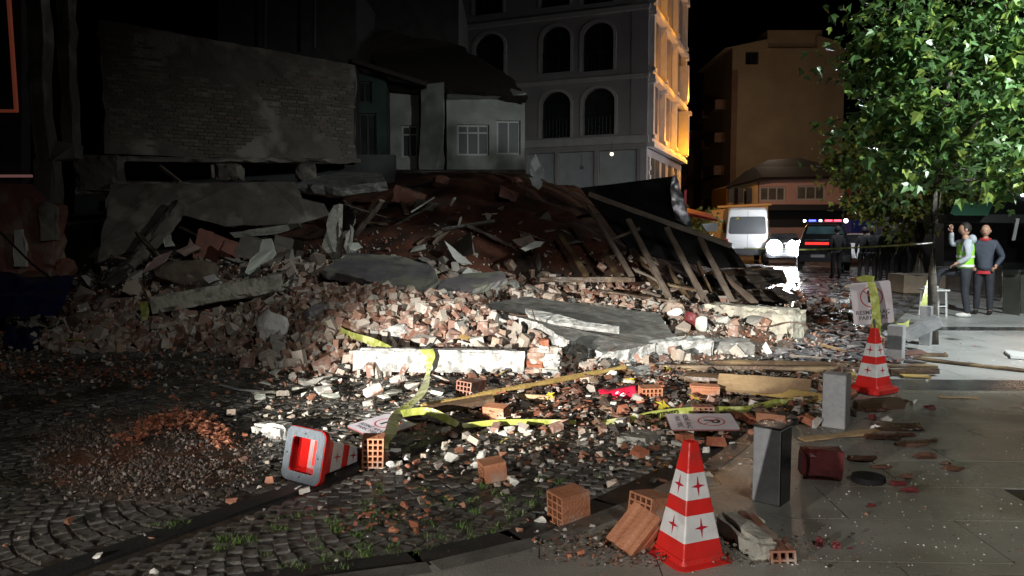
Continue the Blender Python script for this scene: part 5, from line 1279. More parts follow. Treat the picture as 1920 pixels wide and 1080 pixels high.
rp('broken_wall', 'big slab of dark wall leaning at the left of the ruin', 'wall', [(207, 345, 16.6), (545, 341, 17.6), (560, 372, 17.3), (600, 382, 17.4), (612, 404, 17.3), (560, 420, 17.0), (420, 424, 16.6), (330, 400, 16.5), (250, 470, 15.8), (183, 492, 15.4)], .25, 'old_plaster', 1)
rp('broken_floor_edge', 'light edge of a broken floor under the leaning wall', 'slab', [(430, 436, 16.2), (556, 419, 16.6), (560, 426, 16.4), (520, 438, 16.2), (440, 446, 15.9)], .3, 'concrete', 2, .03)
rp('jagged_post', 'tall jagged plastered post standing in the ruin', 'post', [(602, 500, 15.2), (612, 420, 15.6), (626, 385, 15.8), (636, 382, 15.8), (638, 440, 15.5), (634, 500, 15.2)], .3, 'concrete', 3, .04, .15)
rp('jagged_post', 'short jagged post right of the tall one', 'post', [(640, 505, 15.0), (648, 450, 15.3), (656, 420, 15.5), (658, 462, 15.3), (652, 505, 15.0)], .2, 'concrete', 4, .04, .12)
bm_between('broken_lintel', 'broken plastered lintel slanting down inside the ruin', 'beam', (255, 486, 15.6), (340, 384, 16.4), .3, .3, 'old_plaster', .03, .08, 31, seg=.1)
bm_between('broken_lintel', 'lower thin end of a beam leaning on the left rubble', 'beam', (200, 540, 14.4), (272, 470, 15.2), .22, .22, 'old_plaster', .02, .06, 32, seg=.1)
rp('fallen_slab', 'greyish fallen slab across the top of the soil slope', 'slab', [(556, 344, 18.6), (640, 350, 18.4), (724, 340, 18.8), (718, 326, 19.4), (640, 322, 19.8), (600, 330, 19.4)], .2, 'concrete_wet', 6, .05, ext=(0, .1, -.2))
rock('red brown block of masonry at the top of the soil slope', 825, 340, 19.8, (.5, .4, .32), 'red_wall', 41)
rock('brown stone lying near the white plastic scraps', 968, 340, 19.9, (.35, .3, .25), 'red_wall', 42)
rock('broken brown masonry lump at the far left of the ruin', 125, 505, 14.5, (.42, .4, .42), 'red_wall', 43)
for k, (u, v) in enumerate([(905, 402), (893, 428), (770, 398), (845, 385)]):
    m = M(); m.beam(A(u, v, 17.6), A(u + (34, 22, 44, 8)[k], v - (1, 0, 28, 14)[k], 17.9), .05, .03, 'plaster'); T1(m, 'splinter', ('topmost short', 'level', 'long left hand', 'steep upper')[k] + ' pale splinter stuck in the dark red soil slope', 'splinter', 'pale splinters in the soil slope')
# wreckage strewn over the slope and the ruin
WLM = [('the tall jagged post', 618, 440), ('the short jagged post', 650, 460), ('the leaning dark wall', 400, 390), ('the white shard', 490, 480), ('the pointed plaster shard', 860, 475), ('the brown boulder', 355, 515), ('the slanting broken lintel', 300, 430), ('the light floor edge', 500, 430), ('the fallen top slab', 650, 335), ('the red brown top block', 825, 340), ('the pale splinters', 900, 410), ('the flat plaster piece', 1000, 462), ('the plastic scraps', 1005, 345), ('the upper end of the truss', 1100, 375), ('the pink wall pieces', 330, 470), ('the far left lump', 125, 505), ('the dark upper slab', 715, 500), ('the grey flake', 665, 462), ('the lower beam end', 240, 505)]
WUSED = set()
def wreck_at(u, v):
    c = sorted(WLM, key=lambda q: math.hypot(q[1] - u, q[2] - v))
    for far in ('', 'farther '):
        for n, lu, lv in c[:5]:
            du, dv = u - lu, v - lv
            a = far + (('right of' if du > 0 else 'left of') if abs(du) > abs(dv) else ('below' if dv > 0 else 'above'))
            if (a, n) not in WUSED: WUSED.add((a, n)); return 'rubble ' + a + ' ' + n
    return 'rubble near ' + c[0][0]
rr = random.Random(31)
for k in range(46):
    while True:
        x = rr.uniform(-7.5, 2.8); y = rr.uniform(14.0, 19.2)
        uv = in_view((x, y, H(x, y)))
        if uv and H(x, y) > .5 and 120 < uv[0] < 1080: break
    z = H(x, y); a_ = rr.uniform(0, 6.3); L2 = rr.uniform(.35, 1.3); up = rr.uniform(-.05, .55)
    d = Vector((math.cos(a_), math.sin(a_) * .6, up)).normalized() * L2
    m = M(); mt = ('wood_dark', 'wood_grey', 'old_plaster', 'wood_dark', 'concrete_wet', 'red_wall')[k % 6]
    if k % 3 == 2: m.rough_prism([(x, y, z), (x + d.x, y + d.y, z + d.z * .5), (x + d.x * .9, y + d.y + .2, z + d.z * .5 + L2 * .45), (x + .1, y + .2, z + L2 * .35)], (0, .10, .02), mt, None, .12, .025, 1, k); nm, lb = 'slab_fragment', 'dark broken wall fragment tipped up in the unlit wreckage'
    else: m.rough_box(Vector((x, y, z + .05)) + d * .5, (L2, rr.uniform(.06, .16), rr.uniform(.03, .08)), mt, rot=d.to_track_quat('X', 'Z').to_matrix(), seg=.15, amp=.01, chip=.03, sd=k); nm, lb = 'broken_board', 'dark broken board sticking out of the unlit wreckage'
    T1(m, nm, lb.replace('the unlit wreckage', wreck_at(*in_view((x, y, H(x, y))))), 'wreckage', 'dark wreckage strewn over the slope')
for k, (u, v, Y) in enumerate([(905, 585, 11.6), (1010, 610, 10.85), (1150, 655, 10.2), (1262, 640, 10.8), (1420, 610, 12.0), (640, 505, 13.4), (1320, 590, 13.0), (528, 540, 12.2)]):
    p = A(u, v, Y); q = [p + Vector((.12 * i * math.cos(k * 1.7) , -.05 * i, .05 * i * math.sin(k * 2.3) + .03 * math.sin(i + k))) for i in range(7)]
    m = M(); m.tube(q, .009, 'rust', 5); T1(m, 'reinforcing_bar', 'thin rusty bent reinforcing bar sticking out ' + ('at the left tip of the tilted slab', 'of the white slab edge', 'of the near corner of the tilted slab', 'of the white edge piece', 'of the pale fallen column', 'of the dark upper slab', 'behind the pale fallen column', 'of the slanting greenish beam')[k], 'rebar')
# far left house, columns
hl = thing('corner_house', 'dark house at the left edge with a window frame glowing red by itself', 'building', A(0, 480, 15.5))
m = M(); quadbox(m, [A(-260, 500, 15.6), A(40, 500, 15.6), A(40, -40, 15.6), A(-260, -40, 15.6)], .3, 'dark_wall'); m.build('wall', hl)
q = M()
for a, b in (((16, -10), (31, 210)), ((31, 208), (-60, 208))): q.beam(A(*a, 15.45), A(*b, 15.45), .07, .05, 'red_glow')  # frame emits red in place of the light falling on it
o = q.build('window', hl)
q = M(); q.beam(A(-60, 330, 15.4), A(60, 330, 15.4), .05, .05, 'pink_glow'); q.build('light_strip', hl)
q = M(); q.rough_prism([A(-60, 520, 14.6), A(106, 520, 15), A(106, 385, 15), A(84, 372, 15), A(60, 345, 15.1), A(-60, 340, 14.8)], (0, .3, 0), 'red_wall', None, .15, .04, 2, 9); q.build('broken_brickwork', hl)
q = M(); q.rough_prism([A(76, 452, 14.85), A(105, 450, 14.9), A(106, 388, 14.9), A(84, 376, 14.9), A(72, 390, 14.85)], (0, .1, 0), 'old_plaster', None, .15, .03, 2, 10); q.build('plaster_corner', hl)
q = M(); q.rough_prism([A(26, 500, 14.7), A(48, 500, 14.7), A(50, 468, 14.7), A(40, 430, 14.7), A(26, 432, 14.7)], (0, .05, 0), 'plaster', None, .1, .02, 1, 11); q.build('painted_lit_niche', hl)  # light in the niche drawn as a pale plaster patch
for k, (u0, u1, ut0, ut1, v1, Y, lab) in enumerate([(74, 96, 50, 78, 360, 15.2, 'thick grey concrete column left of the ruin'), (118, 138, 106, 128, 285, 16.4, 'thinner grey concrete column behind the thick one')]):
    rp('concrete_column', lab, 'column', [(u0, v1, Y), (u1, v1, Y), (ut1 + 4, v1 * .5, Y), (ut1, -30, Y), (ut0, -30, Y), (ut0 + 4, v1 * .5, Y)], .3, 'old_plaster', 20 + k, .03, .3)
rp('masonry_stub', 'plastered masonry stub under the thick column', 'wall', [(62, 365, 15.1), (104, 420, 15.0), (98, 300, 15.2), (140, 296, 15.5), (140, 270, 15.6), (96, 262, 15.4), (62, 300, 15.2)], .3, 'old_plaster', 22, .03, .2)
# light bulb hung by the slope
lt = M(); lt.ball(A(1147, 289, 33), .07, 'bulb_warm'); lt.cyl(A(1147, 289, 33) + Vector((0, 0, .07)), A(1147, 289, 33) + Vector((0, 0, .5)), .01, .01, 'plastic_dark', 6); T1(lt, 'light_bulb', 'small glowing warm lamp in front of the hotel shutters', 'lamp')

# ------------------------------------------------------------ green house and white house on the terrace
gh = thing('green_house', 'narrow dark green house beside the party wall', 'house', A(700, 300, 24.5))
m = M(); p0 = A(668, 312, 24.5); p1 = A(726, 312, 24.6); Wg = (p1 - p0).length; tp = A(700, 138, 24.5).z - p0.z
pt, nr = wall(m, p0, (p1 - p0).normalized(), Wg, tp, [(.08, .62, .2, 1.6), (.05, .5, 1.9, 2.55)], 'green_wall', .2)
m.box(((p0.x + p1.x) / 2, 24.5 + 2.3, p0.z + tp / 2), (Wg, 4, tp), 'dark_wall'); m.build('wall', gh)
win(gh, pt, nr, (.08, .62, .2, 1.6), 'frame_dark', .1, 2); win(gh, pt, nr, (.05, .5, 1.9, 2.55), 'frame_dark', .1, 2)
q = M(); q.beam(A(662, 116, 24.0), A(800, 160, 24.2), .5, .12, 'roof_tile'); q.build('roof', gh)
wh = thing('white_house', 'small shabby white house with three windows under a dark sagging roof', 'house', A(860, 310, 25))
m = M(); a, b = A(728, 318, 25.3), A(838, 318, 25.0); W1 = (b - a).length; h1 = A(800, 160, 25).z - a.z
x0 = (752 - 728) / 110 * W1; x1 = (783 - 728) / 110 * W1; z0 = A(0, 294, 25).z - a.z; z1 = A(0, 233, 25).z - a.z
hA = (x0, x1, z0, z1); pt, nr = wall(m, a, (b - a).normalized(), W1, h1, [hA], 'house_white', .25); m.build('wall', wh); win(wh, pt, nr, hA, 'frame_white', .10, 2, .72, glass='glass_dull')
m = M(); a, b = A(838, 318, 24.3), A(984, 318, 24.6); W2 = (b - a).length; h2 = A(900, 182, 24.4).z - a.z; f = lambda u: (u - 838) / 146 * W2
zz = lambda v: A(0, v, 24.4).z - a.z
hB = (f(857), f(917), zz(292), zz(234)); hC = (f(931), f(976), zz(290), zz(226))
pt, nr = wall(m, a, (b - a).normalized(), W2, h2, [hB, hC], 'house_white', .25)
dn = Vector((0, 1, 0)); m.prism([a + Vector((0, .3, 0)), b + Vector((0, .3, 0)), b + Vector((0, .3, h2 - .02)), a + Vector((0, .3, h2 - .02))], (0, 4, 0), 'dark_wall'); m.build('wall', wh)
win(wh, pt, nr, hB, 'frame_white', .10, 3, .74, glass='glass_dull'); win(wh, pt, nr, hC, 'frame_white', .10, 2, glass='glass_dull')
q = M(); q.rough_prism([A(838, 182, 24.0), A(984, 180, 24.3), A(986, 174, 24.3), A(930, 158, 25.5), A(845, 150, 26.5), A(838, 160, 26)], (0, .4, -.05), 'house_white', None, .2, .02, 1, 2); q.build('parapet', wh)
q = M(); q.rough_prism([A(728, 160, 24.8), A(840, 165, 24.2), A(990, 184, 24.0), A(950, 140, 26.5), A(860, 84, 28), A(780, 50, 28), A(700, 60, 27), A(690, 140, 26)], (0, .3, -.12), 'roof_tile', None, .3, .10, 1, 3); q.build('roof', wh)
q = M(); q.rough_prism([A(786, 318, 24.7), A(832, 318, 24.2), A(832, 154, 24.2), A(790, 158, 24.6)], (0, .12, 0), 'house_white', None, .3, .02, 1, 4); q.build('buttress', wh)
m = M(); m.rough_prism([A(700, 320, 24.0), A(985, 318, 23.9), A(985, 345, 23.6), A(930, 345, 23.4), A(700, 350, 23.4)], (0, 1.2, -.1), 'old_plaster', None, .2, .06, 2, 5); T1(m, 'retaining_wall', 'low crumbling wall under the white house', 'wall')

# ------------------------------------------------------------ hotel
ho = thing('hotel', 'tall hotel with arched windows and an amber lit street front', 'building', (3, 38, 0))
C0 = Vector((6.0, 36, 0)); dl = Vector((7.1, -3.35, 0)).normalized(); dr = Vector((4.0, 11.0, 0)).normalized()
zf = lambda v, Y=36.6: A(0, v, Y).z
WLf = 11.2; base = C0 - dl * WLf; ledge = 5.66
def uh(u, v):  # pixel to position along the left facade and height
    d = ray(u, v); o = Vector((0, 0, CAMZ)); n = Vector((dl.y, -dl.x, 0)); t = (base - o).dot(n) / d.dot(n); p = o + d * t
    return (p - base).dot(dl), p.z
holes = []; arch = []
for u0, u1, v0, v1 in ((1015, 1070, 138, 46), (1092, 1151, 135, 38), (890, 945, 160, 60), (1015, 1070, 260, 170), (1093, 1153, 254, 163), (890, 945, 276, 186), (1014, 1069, 15, -78), (1092, 1151, 9, -86), (889, 943, 30, -70), (800, 850, 50, -50), (800, 850, 178, 78)):
    a, za = uh(u0, v0); b, zb_ = uh(u1, v1); holes.append((a, b, za - ledge, zb_ - ledge))
m = M(); Hh_ = 13.0
ptf, nf = wall(m, base + Vector((0, 0, ledge)), dl, WLf, Hh_, holes, 'hotel_wall', .28)
for h in holes:  # arched heads: spandrels in the upper corners
    a, b, c, d = h; r_ = (b - a) / 2; cx = (a + b) / 2; rz_ = min(r_, (d - c) * .42) * .80; n = 10
    for s in (-1, 1):
        pts = [(cx + s * r_, d)] + [(cx + s * r_ * math.cos(t), d - rz_ + rz_ * math.sin(t)) for t in [math.pi / 2 * i / n for i in range(n + 1)]]
        pts = [ptf(x, z - .0, .004) for x, z in pts]
        if s > 0: pts = pts[::-1]
        m.prism(pts, -nf * .27, 'hotel_wall')
m.build('wall', ho)
for h in holes:
    a, b, c, d = h; r_ = (b - a) / 2; cx = (a + b) / 2; rz_ = min(r_, (d - c) * .42) * .80
    w_ = win(ho, ptf, nf, h, 'frame_dark', .20, 2, .72, fw=.07)
    t_ = M(); n = 14; pts = [(cx - r_, c), *[(cx - r_ * math.cos(math.pi * i / n), d - rz_ + rz_ * math.sin(math.pi * i / n)) for i in range(n + 1)], (cx + r_, c)]; th = .13
    o2 = [(cx - r_ - th, c), *[(cx - (r_ + th) * math.cos(math.pi * i / n), d - rz_ + (rz_ + th) * math.sin(math.pi * i / n)) for i in range(n + 1)], (cx + r_ + th, c)]
    vs = [ptf(x, z, -.05) for x, z in pts] + [ptf(x, z, -.05) for x, z in o2] + [ptf(x, z, .0) for x, z in o2]; k = len(pts)
    t_.add(vs, [(i, i + 1, k + i + 1, k + i) for i in range(k - 1)] + [(k + i, k + i + 1, 2 * k + i + 1, 2 * k + i) for i in range(k - 1)], 'hotel_trim'); t_.build('arch_trim', ho)
    rl = M()
    for i in range(9): x = a + .06 + (b - a - .12) * i / 8; rl.beam(ptf(x, c + .02, .06), ptf(x, c + .85, .06), .015, .015, 'frame_dark')
    rl.beam(ptf(a + .02, c + .85, .06), ptf(b - .02, c + .85, .06), .03, .03, 'frame_dark'); rl.build('railing', ho)
q = M()
for z, hh in ((-.18, .34), (uh(1120, 148)[1] - ledge - .10, .18), (uh(1120, 25)[1] - ledge - .05, .22)):
    q.prism([ptf(0, z, -.09), ptf(WLf + .09, z, -.09), ptf(WLf + .09, z + hh, -.09), ptf(0, z + hh, -.09)], -nf * .085, 'hotel_trim')
q.build('cornice', ho)
q = M(); q.prism([ptf(WLf - .75, .2, -.04), ptf(WLf + .03, .2, -.04), ptf(WLf + .03, Hh_, -.04), ptf(WLf - .75, Hh_, -.04)], -nf * .038, 'hotel_wall'); q.build('corner_pilaster', ho)
# ground floor with three big shutter panels
m = M(); sh = []
for u0, u1 in ((988, 1040), (1046, 1114), (1122, 1194)):
    a, _ = uh(u0, 320); b, _ = uh(u1, 320); sh.append((a, b, .05, ledge - .45))
ptg, ng_ = wall(m, base, dl, WLf, ledge - .19, sh, 'hotel_wall', .2); m.build('wall', ho)
for a, b, c, d in sh:
    q = M(); q.prism([ptg(a + .02, c, .12), ptg(b - .02, c, .12), ptg(b - .02, d - .02, .12), ptg(a + .02, d - .02, .12)], -ng_ * .05, 'shutter'); q.build('shutter', ho)
# street front
WR = 10.7
hol2 = []
for i in range(3):
    s = .9 + i * 3.7
    for k in range(4): z = .45 + k * 2.95; hol2.append((s, s + 1.75, z, z + 2.25))
m = M(); pt2, n2 = wall(m, C0 + Vector((0, 0, ledge)), dr, WR, Hh_, hol2, 'hotel_wall', .35); m.build('wall', ho)
for h in hol2: win(ho, pt2, n2, h, 'frame_dark', .22, 2, .75, fw=.07)
def rbox(m, s0, s1, z0, z1, d0, d1, mat): m.prism([pt2(s0, z0, -d1), pt2(s1, z0, -d1), pt2(s1, z1, -d1), pt2(s0, z1, -d1)], -n2 * (d1 - d0), mat)
for s in (.0, 3.05, 6.75, 10.06):
    for k in range(4):
        z = .02 + k * 2.95; q = M(); rbox(q, s + .12, s + .52, z, z + 2.42, .01, .26, 'hotel_trim'); rbox(q, s + .04, s + .60, z + 2.42, z + 2.58, .01, .36, 'hotel_trim'); rbox(q, s + .06, s + .58, z + .0, z + .16, .262, .33, 'hotel_trim'); q.build('pilaster', ho)
for k in range(5):
    z = -.36 + k * 2.95; q = M(); rbox(q, 0, WR, z, z + .22, .01, .34, 'hotel_trim'); rbox(q, 0, WR, z + .225, z + .37, .01, .24, 'hotel_trim'); q.build('ledge', ho)
# projecting bay near the end
q = M(); rbox(q, 9.35, 9.75, .03, 2.2, .012, .55, 'hotel_trim'); rbox(q, 9.3, 9.8, 2.21, 2.42, .013, .68, 'hotel_trim'); rbox(q, 9.35, 9.75, 2.98, 4.9, .012, .5, 'hotel_trim'); q.build('bay', ho)
m = M(); m.prism([C0, C0 + dr * WR, C0 + dr * WR + Vector((0, 0, ledge - .4)), C0 + Vector((0, 0, ledge - .4))], -n2 * .3, 'hotel_wall'); m.build('wall', ho)
q = M()
for s in (.9, 2.2, 4.0, 6.0, 8.0): rbox(q, s, s + 1.1, 2.2 - ledge, 4.9 - ledge, .004, .02, 'panel_glass')
q.build('shop_glass', ho)
rr = random.Random(8)
for s in (.25, 7.3, 9.4):
    q = M()
    for i in range(14): rbox(q, s, s + rr.uniform(.25, .42), 2.1 - ledge + i * .2, 2.28 - ledge + i * .2, .004, rr.uniform(.05, .12), 'hotel_trim')
    q.build('stone_quoin', ho)
m = M(); cs = [C0 + nf * -.4 - n2 * .4, C0 - dl * WLf - nf * .4, C0 - dl * WLf - nf * 9 + dr * 3, C0 + dr * WR - n2 * 9, C0 + dr * WR - n2 * .4]
m.prism(cs, (0, 0, ledge + Hh_ - .1), 'dark_wall'); m.build('core', ho)
# the amber uplights along its ledges, real lamps
for s, k, e in ((1.0, 0, 10), (3.3, 0, 60), (6.0, 0, 110), (8.4, 0, 150), (10.3, 0, 130), (1.6, 1, 60), (5.0, 1, 80), (9.6, 1, 110), (1.8, 2, 50), (5.0, 2, 60)):
    p = pt2(s, .12 + 2.95 * k + .12, -.75)
    l = lamp('POINT', 'amber_uplight', p, None, e * .8, (1, .37, .012), .05)

# ------------------------------------------------------------ far apartment block
ap = thing('apartment_block', 'high yellowish apartment block with a blank gable in the far background', 'building', (24, 70, 0))
def box_b(parent, name, q, th, mat): m = M(); m.prism([A(*p) for p in q], (0, th, 0), mat); return m.build(name, parent)
m = M(); a = A(1367, 420, 70); b = A(1575, 420, 70); a.z = b.z = 0; Wa = b.x - a.x; Ha = A(0, 90, 70).z
hW = ((1391 - 1367) / 208 * Wa, (1415 - 1367) / 208 * Wa, A(0, 121, 70).z, A(0, 97, 70).z)
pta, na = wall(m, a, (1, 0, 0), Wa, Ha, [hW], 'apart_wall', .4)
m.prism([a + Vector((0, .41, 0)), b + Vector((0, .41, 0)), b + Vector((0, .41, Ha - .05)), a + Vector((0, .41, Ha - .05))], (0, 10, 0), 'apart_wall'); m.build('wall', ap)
win(ap, pta, na, hW, 'frame_dark', .2, 2)
box_b(ap, 'roof', [(1360, 90, 69.9), (1440, 90, 69.9), (1440, 73, 69.9)], 11, 'apart_wall')
m = M(); m.box(((1483 - 960) / 1500 * 70, 73, A(0, 75, 70).z), (4.7, 5, 1.9), 'apart_wall'); m.build('stair_tower', ap)
box_b(ap, 'parapet', [(1533, 90, 69.9), (1576, 90, 69.9), (1576, 79, 69.9), (1533, 66, 69.9)], 3, 'apart_wall')
# balconied street side of it
m = M(); s0 = A(1367, 420, 70); s0.z = 0; s1 = A(1312, 420, 84); s1.z = 0; dd_ = (s0 - s1).normalized(); Ws = (s0 - s1).length
hs = [(2 + 6 * c, 5.5 + 6 * c, 1.2 + 2.9 * k, 2.8 + 2.9 * k) for c in range(2) for k in range(1, 5)]
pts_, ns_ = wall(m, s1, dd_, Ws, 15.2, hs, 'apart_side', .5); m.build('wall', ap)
for h in hs:
    w_ = win(ap, pts_, ns_, h, 'frame_dark', .3, 2)
for c in range(2):
    for k in range(1, 5):
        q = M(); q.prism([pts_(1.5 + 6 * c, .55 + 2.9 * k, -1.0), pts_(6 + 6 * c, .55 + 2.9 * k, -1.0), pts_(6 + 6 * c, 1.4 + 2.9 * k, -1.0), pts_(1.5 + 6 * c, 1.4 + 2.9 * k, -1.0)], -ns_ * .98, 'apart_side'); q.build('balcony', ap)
m = M(); s0 = A(1318, 420, 88); s0.z = 0; m.box((s0.x - 2.2, 92, 6), (5.4, 8, 12.4), 'apart_side'); ob_ = thing('distant_house', 'dim reddish house beyond the apartment block at the end of the street', 'building', (s0.x - 2, 90, 0)); m.build('wall', ob_)
for k in range(4): q = M(); q.box((s0.x - 2.4, 87.98, 3 + k * 2.5), (1.4, .06, 1.3), 'frame_dark'); q.build('window', ob_)
# pink low building
pk = thing('pink_building', 'low pink building with two wide windows and a dark tiled roof', 'building', (18, 55, 0))
m = M(); a = A(1422, 420, 54); b = A(1582, 420, 54); a.z = b.z = 0; Wp = b.x - a.x; Hp = A(0, 334, 54).z; fx_ = lambda u: (u - 1422) / 160 * Wp; fz_ = lambda v: A(0, v, 54).z
h1_ = (fx_(1424), fx_(1472), fz_(377), fz_(350)); h2_ = (fx_(1493), fx_(1546), fz_(375), fz_(348))
ptp, np_ = wall(m, a, (1, 0, 0), Wp, Hp, [h1_, h2_], 'pink_wall', .3); m.box((a.x + Wp / 2, 58.4, Hp / 2), (Wp - .1, 8, Hp - .05), 'pink_wall'); m.build('wall', pk)
for h in (h1_, h2_):
    win(pk, ptp, np_, h, 'frame_white', .12, 3, fw=.10, glass='panel_glass')
q = M(); q.prism([A(1420, 395, 53.9), A(1584, 395, 53.9), A(1584, 384, 53.9), A(1420, 384, 53.9)], (0, -1.0, 0), 'shop_dark'); q.build('shop_awning', pk)
q = M(); q.prism([A(1430, 425, 53.9), A(1580, 425, 53.9), A(1580, 396, 53.9), A(1430, 396, 53.9)], (0, .05, 0), 'shop_dark'); q.build('shop_front', pk)
q = M(); q.rough_prism([A(1362, 350, 53), A(1430, 332, 53), A(1586, 330, 53), A(1560, 312, 58), A(1500, 296, 60), A(1440, 300, 60), A(1395, 322, 57)], (0, .3, -.15), 'roof_tile', None, .8, .05, 1, 3); q.build('roof', pk)
m = M(); m.prism([A(1362, 430, 55), A(1421.5, 430, 53.9), A(1421.5, 334, 53.9), A(1362, 352, 55)], (0, 4, 0), 'orange_wall'); m.build('wall', pk)
q = M()
for u in (1366, 1384, 1400): q.prism([A(u, 380, 53.6), A(u + 10, 380, 53.6), A(u + 10, 352, 53.6), A(u, 352, 53.6)], (0, .2, 0), 'frame_dark')
q.build('gallery_opening', pk)
ow = thing('orange_wall_house', 'orange lit house wall left of the white van', 'building', A(1350, 425, 50))
m = M(); m.prism([A(1330, 470, 50), A(1440, 470, 50), A(1440, 386, 50), A(1330, 394, 50)], (0, 2, 0), 'orange_wall'); m.build('wall', ow)
q = M(); q.beam(A(1345, 388, 48), A(1446, 383, 48), .12, .12, 'orange_wall')
for u in range(1350, 1446, 8): q.beam(A(u, 396, 48), A(u, 386, 48), .05, .05, 'orange_wall')
q.build('balustrade', ow)
rb = thing('red_building', 'reddish building with tall windows seen through the tree', 'building', A(1680, 430, 48))
m = M(); a = A(1586, 470, 54); b = A(1790, 470, 54); a.z = b.z = 0; Wp = b.x - a.x
hr = [((u - 1586) / 204 * Wp, (u + 18 - 1586) / 204 * Wp, A(0, 368, 54).z, A(0, 338, 54).z) for u in (1594, 1628, 1662, 1700, 1740)]
ptr, nr2 = wall(m, a, (1, 0, 0), Wp, A(0, 282, 54).z, hr, 'red_wall', .3); m.box((a.x + Wp / 2, 55.4, 3.3), (Wp - .1, 2, 6.5), 'red_wall'); m.build('wall', rb)
for h in hr: win(rb, ptr, nr2, h, 'frame_white', .12, 2)
q = M(); q.prism([A(1596, 436, 44), A(1640, 436, 44), A(1640, 412, 44), A(1596, 412, 44)], (0, 1.2, 0), 'awning_blue'); T1(q, 'blue_awning', 'dark blue shop awning beside the black vehicle', 'awning')
# dark shop and awnings at the right edge
sp = thing('shop', 'dark shop front with a long flat canopy at the right edge', 'shop', A(1850, 500, 21))
m = M(); m.prism([A(1770, 520, 22), A(2040, 520, 22), A(2040, 300, 22), A(1770, 300, 22)], (0, 4, 0), 'shop_dark'); m.build('wall', sp)
q = M(); q.prism([A(1776, 416, 19), A(2040, 420, 19), A(2040, 402, 19), A(1776, 402, 19)], (0, 2.9, 0), 'plastic_dark'); q.build('canopy', sp)
q = M(); q.beam(A(1908, 410, 18.6), A(1900, 450, 18.8), .07, .05, 'chair_white'); q.build('canopy_arm', sp)
q = M(); q.prism([A(1790, 404, 18.5), A(1852, 404, 18.5), A(1862, 382, 19.5), A(1800, 380, 19.5)], (0, .2, .05), 'awning_green'); T1(q, 'green_awning', 'green awning hanging behind the tree at the right', 'awning')
for k, (u0, u1) in enumerate(((1880, 1912), (1914, 1960), (1962, 2010))):
    q = M(); q.prism([A(u0, 596, 15.6), A(u1, 604, 15.2), A(u1, 508, 15.2), A(u0, 508, 15.6)], (.02, .06, 0), 'panel_glass')
    q.beam(A(u0, 508, 15.58), A(u1, 508, 15.18), .05, .05, 'shop_dark'); T1(q, 'glass_screen', ('glazed terrace screen nearest the man in the dark jacket', 'second glazed terrace screen at the right edge', 'outer glazed terrace screen cut by the frame')[k], 'screen')
q = M(); q.prism([A(1700, 500, 25), A(1880, 500, 18), A(1880, 560, 18), A(1700, 530, 25)][::-1], (.2, .35, 0), 'concrete_wet'); T1(q, 'planter_wall', 'low dark planter wall behind the two men', 'wall')
q = M(); q.box((A(1722, 505, 21.4).x, 21.5, .24), (1.1, .9, .48), 'boulder'); T1(q, 'tree_planter', 'pale square planter around the foot of the dark tree', 'planter')
aw = thing('red_awning', 'red and white shop awning beside the silver sheet', 'awning', A(1310, 410, 34))
q = M(); q.prism([A(1286, 398, 34), A(1345, 412, 33), A(1345, 416, 33), A(1286, 404, 34)], (0, 1.5, .3), 'awning_red'); q.build('canopy', aw)
q = M(); q.prism([A(1316, 420, 32.8), A(1346, 418, 32.8), A(1346, 432, 32.8), A(1326, 435, 32.8)], (0, .3, 0), 'chair_white'); q.build('valance', aw)
q = M(); q.prism([A(1283, 356, 30), A(1288, 356, 30), A(1287, 386, 30), A(1283, 386, 30)], (0, .05, 0), 'awning_red'); T1(q, 'shop_sign', 'small red shop sign standing beside the silver sheet', 'sign')
# wet panel of paving grating at the far kerb
q = M()
for i in range(16): q.box(A(1352 + i * 5, 497, 33) + Vector((0, 0, 0)), (.05, .9, .02), 'steel')
tag(q.build('drain_grating'), 'metal drain grating in the road behind the white van', 'grating')
# street lamps with lit heads
def street_lamp(label, u, v, Y, uh_, mat='lens_small', r_=.10, base_z=0):
    p = A(u, v, Y); t = thing('street_lamp', label, 'street lamp', (A(uh_, v, Y).x, Y + .1, base_z), 'street lamps')
    q = M(); q.tube([(A(uh_, v, Y).x, Y + .1, base_z), (A(uh_, v, Y).x, Y + .1, p.z - .3), (A(uh_, v, Y).x, Y + .1, p.z + .08), (p.x, Y, p.z + .10)], [.07, .05, .045, .035], 'plastic_dark', 8); q.build('pole', t)
    q = M(); q.ball(p, r_, mat, 10, 6, (1.4, 1, .55)); q.build('lamp_head', t)
for u_, v_, Y_, e_ in ((1628, 323, 26, 230), (1640, 281, 32, 420)): lamp('POINT', 'street_lamp_light', A(u_, v_ + 8, Y_ - .3), None, e_, (.88, .94, 1), .12)
street_lamp('street lamp with a bright white head left of the tree', 1640, 281, 32, 1649, r_=.14)
street_lamp('farther street lamp shining through the tree', 1702, 275, 40, 1712, r_=.12)
street_lamp('street lamp with a tilted white head above the crowd', 1628, 323, 26, 1650, r_=.14)
street_lamp('small bright lamp at the right edge under the foliage', 1919, 366, 22, 1935, r_=.07)
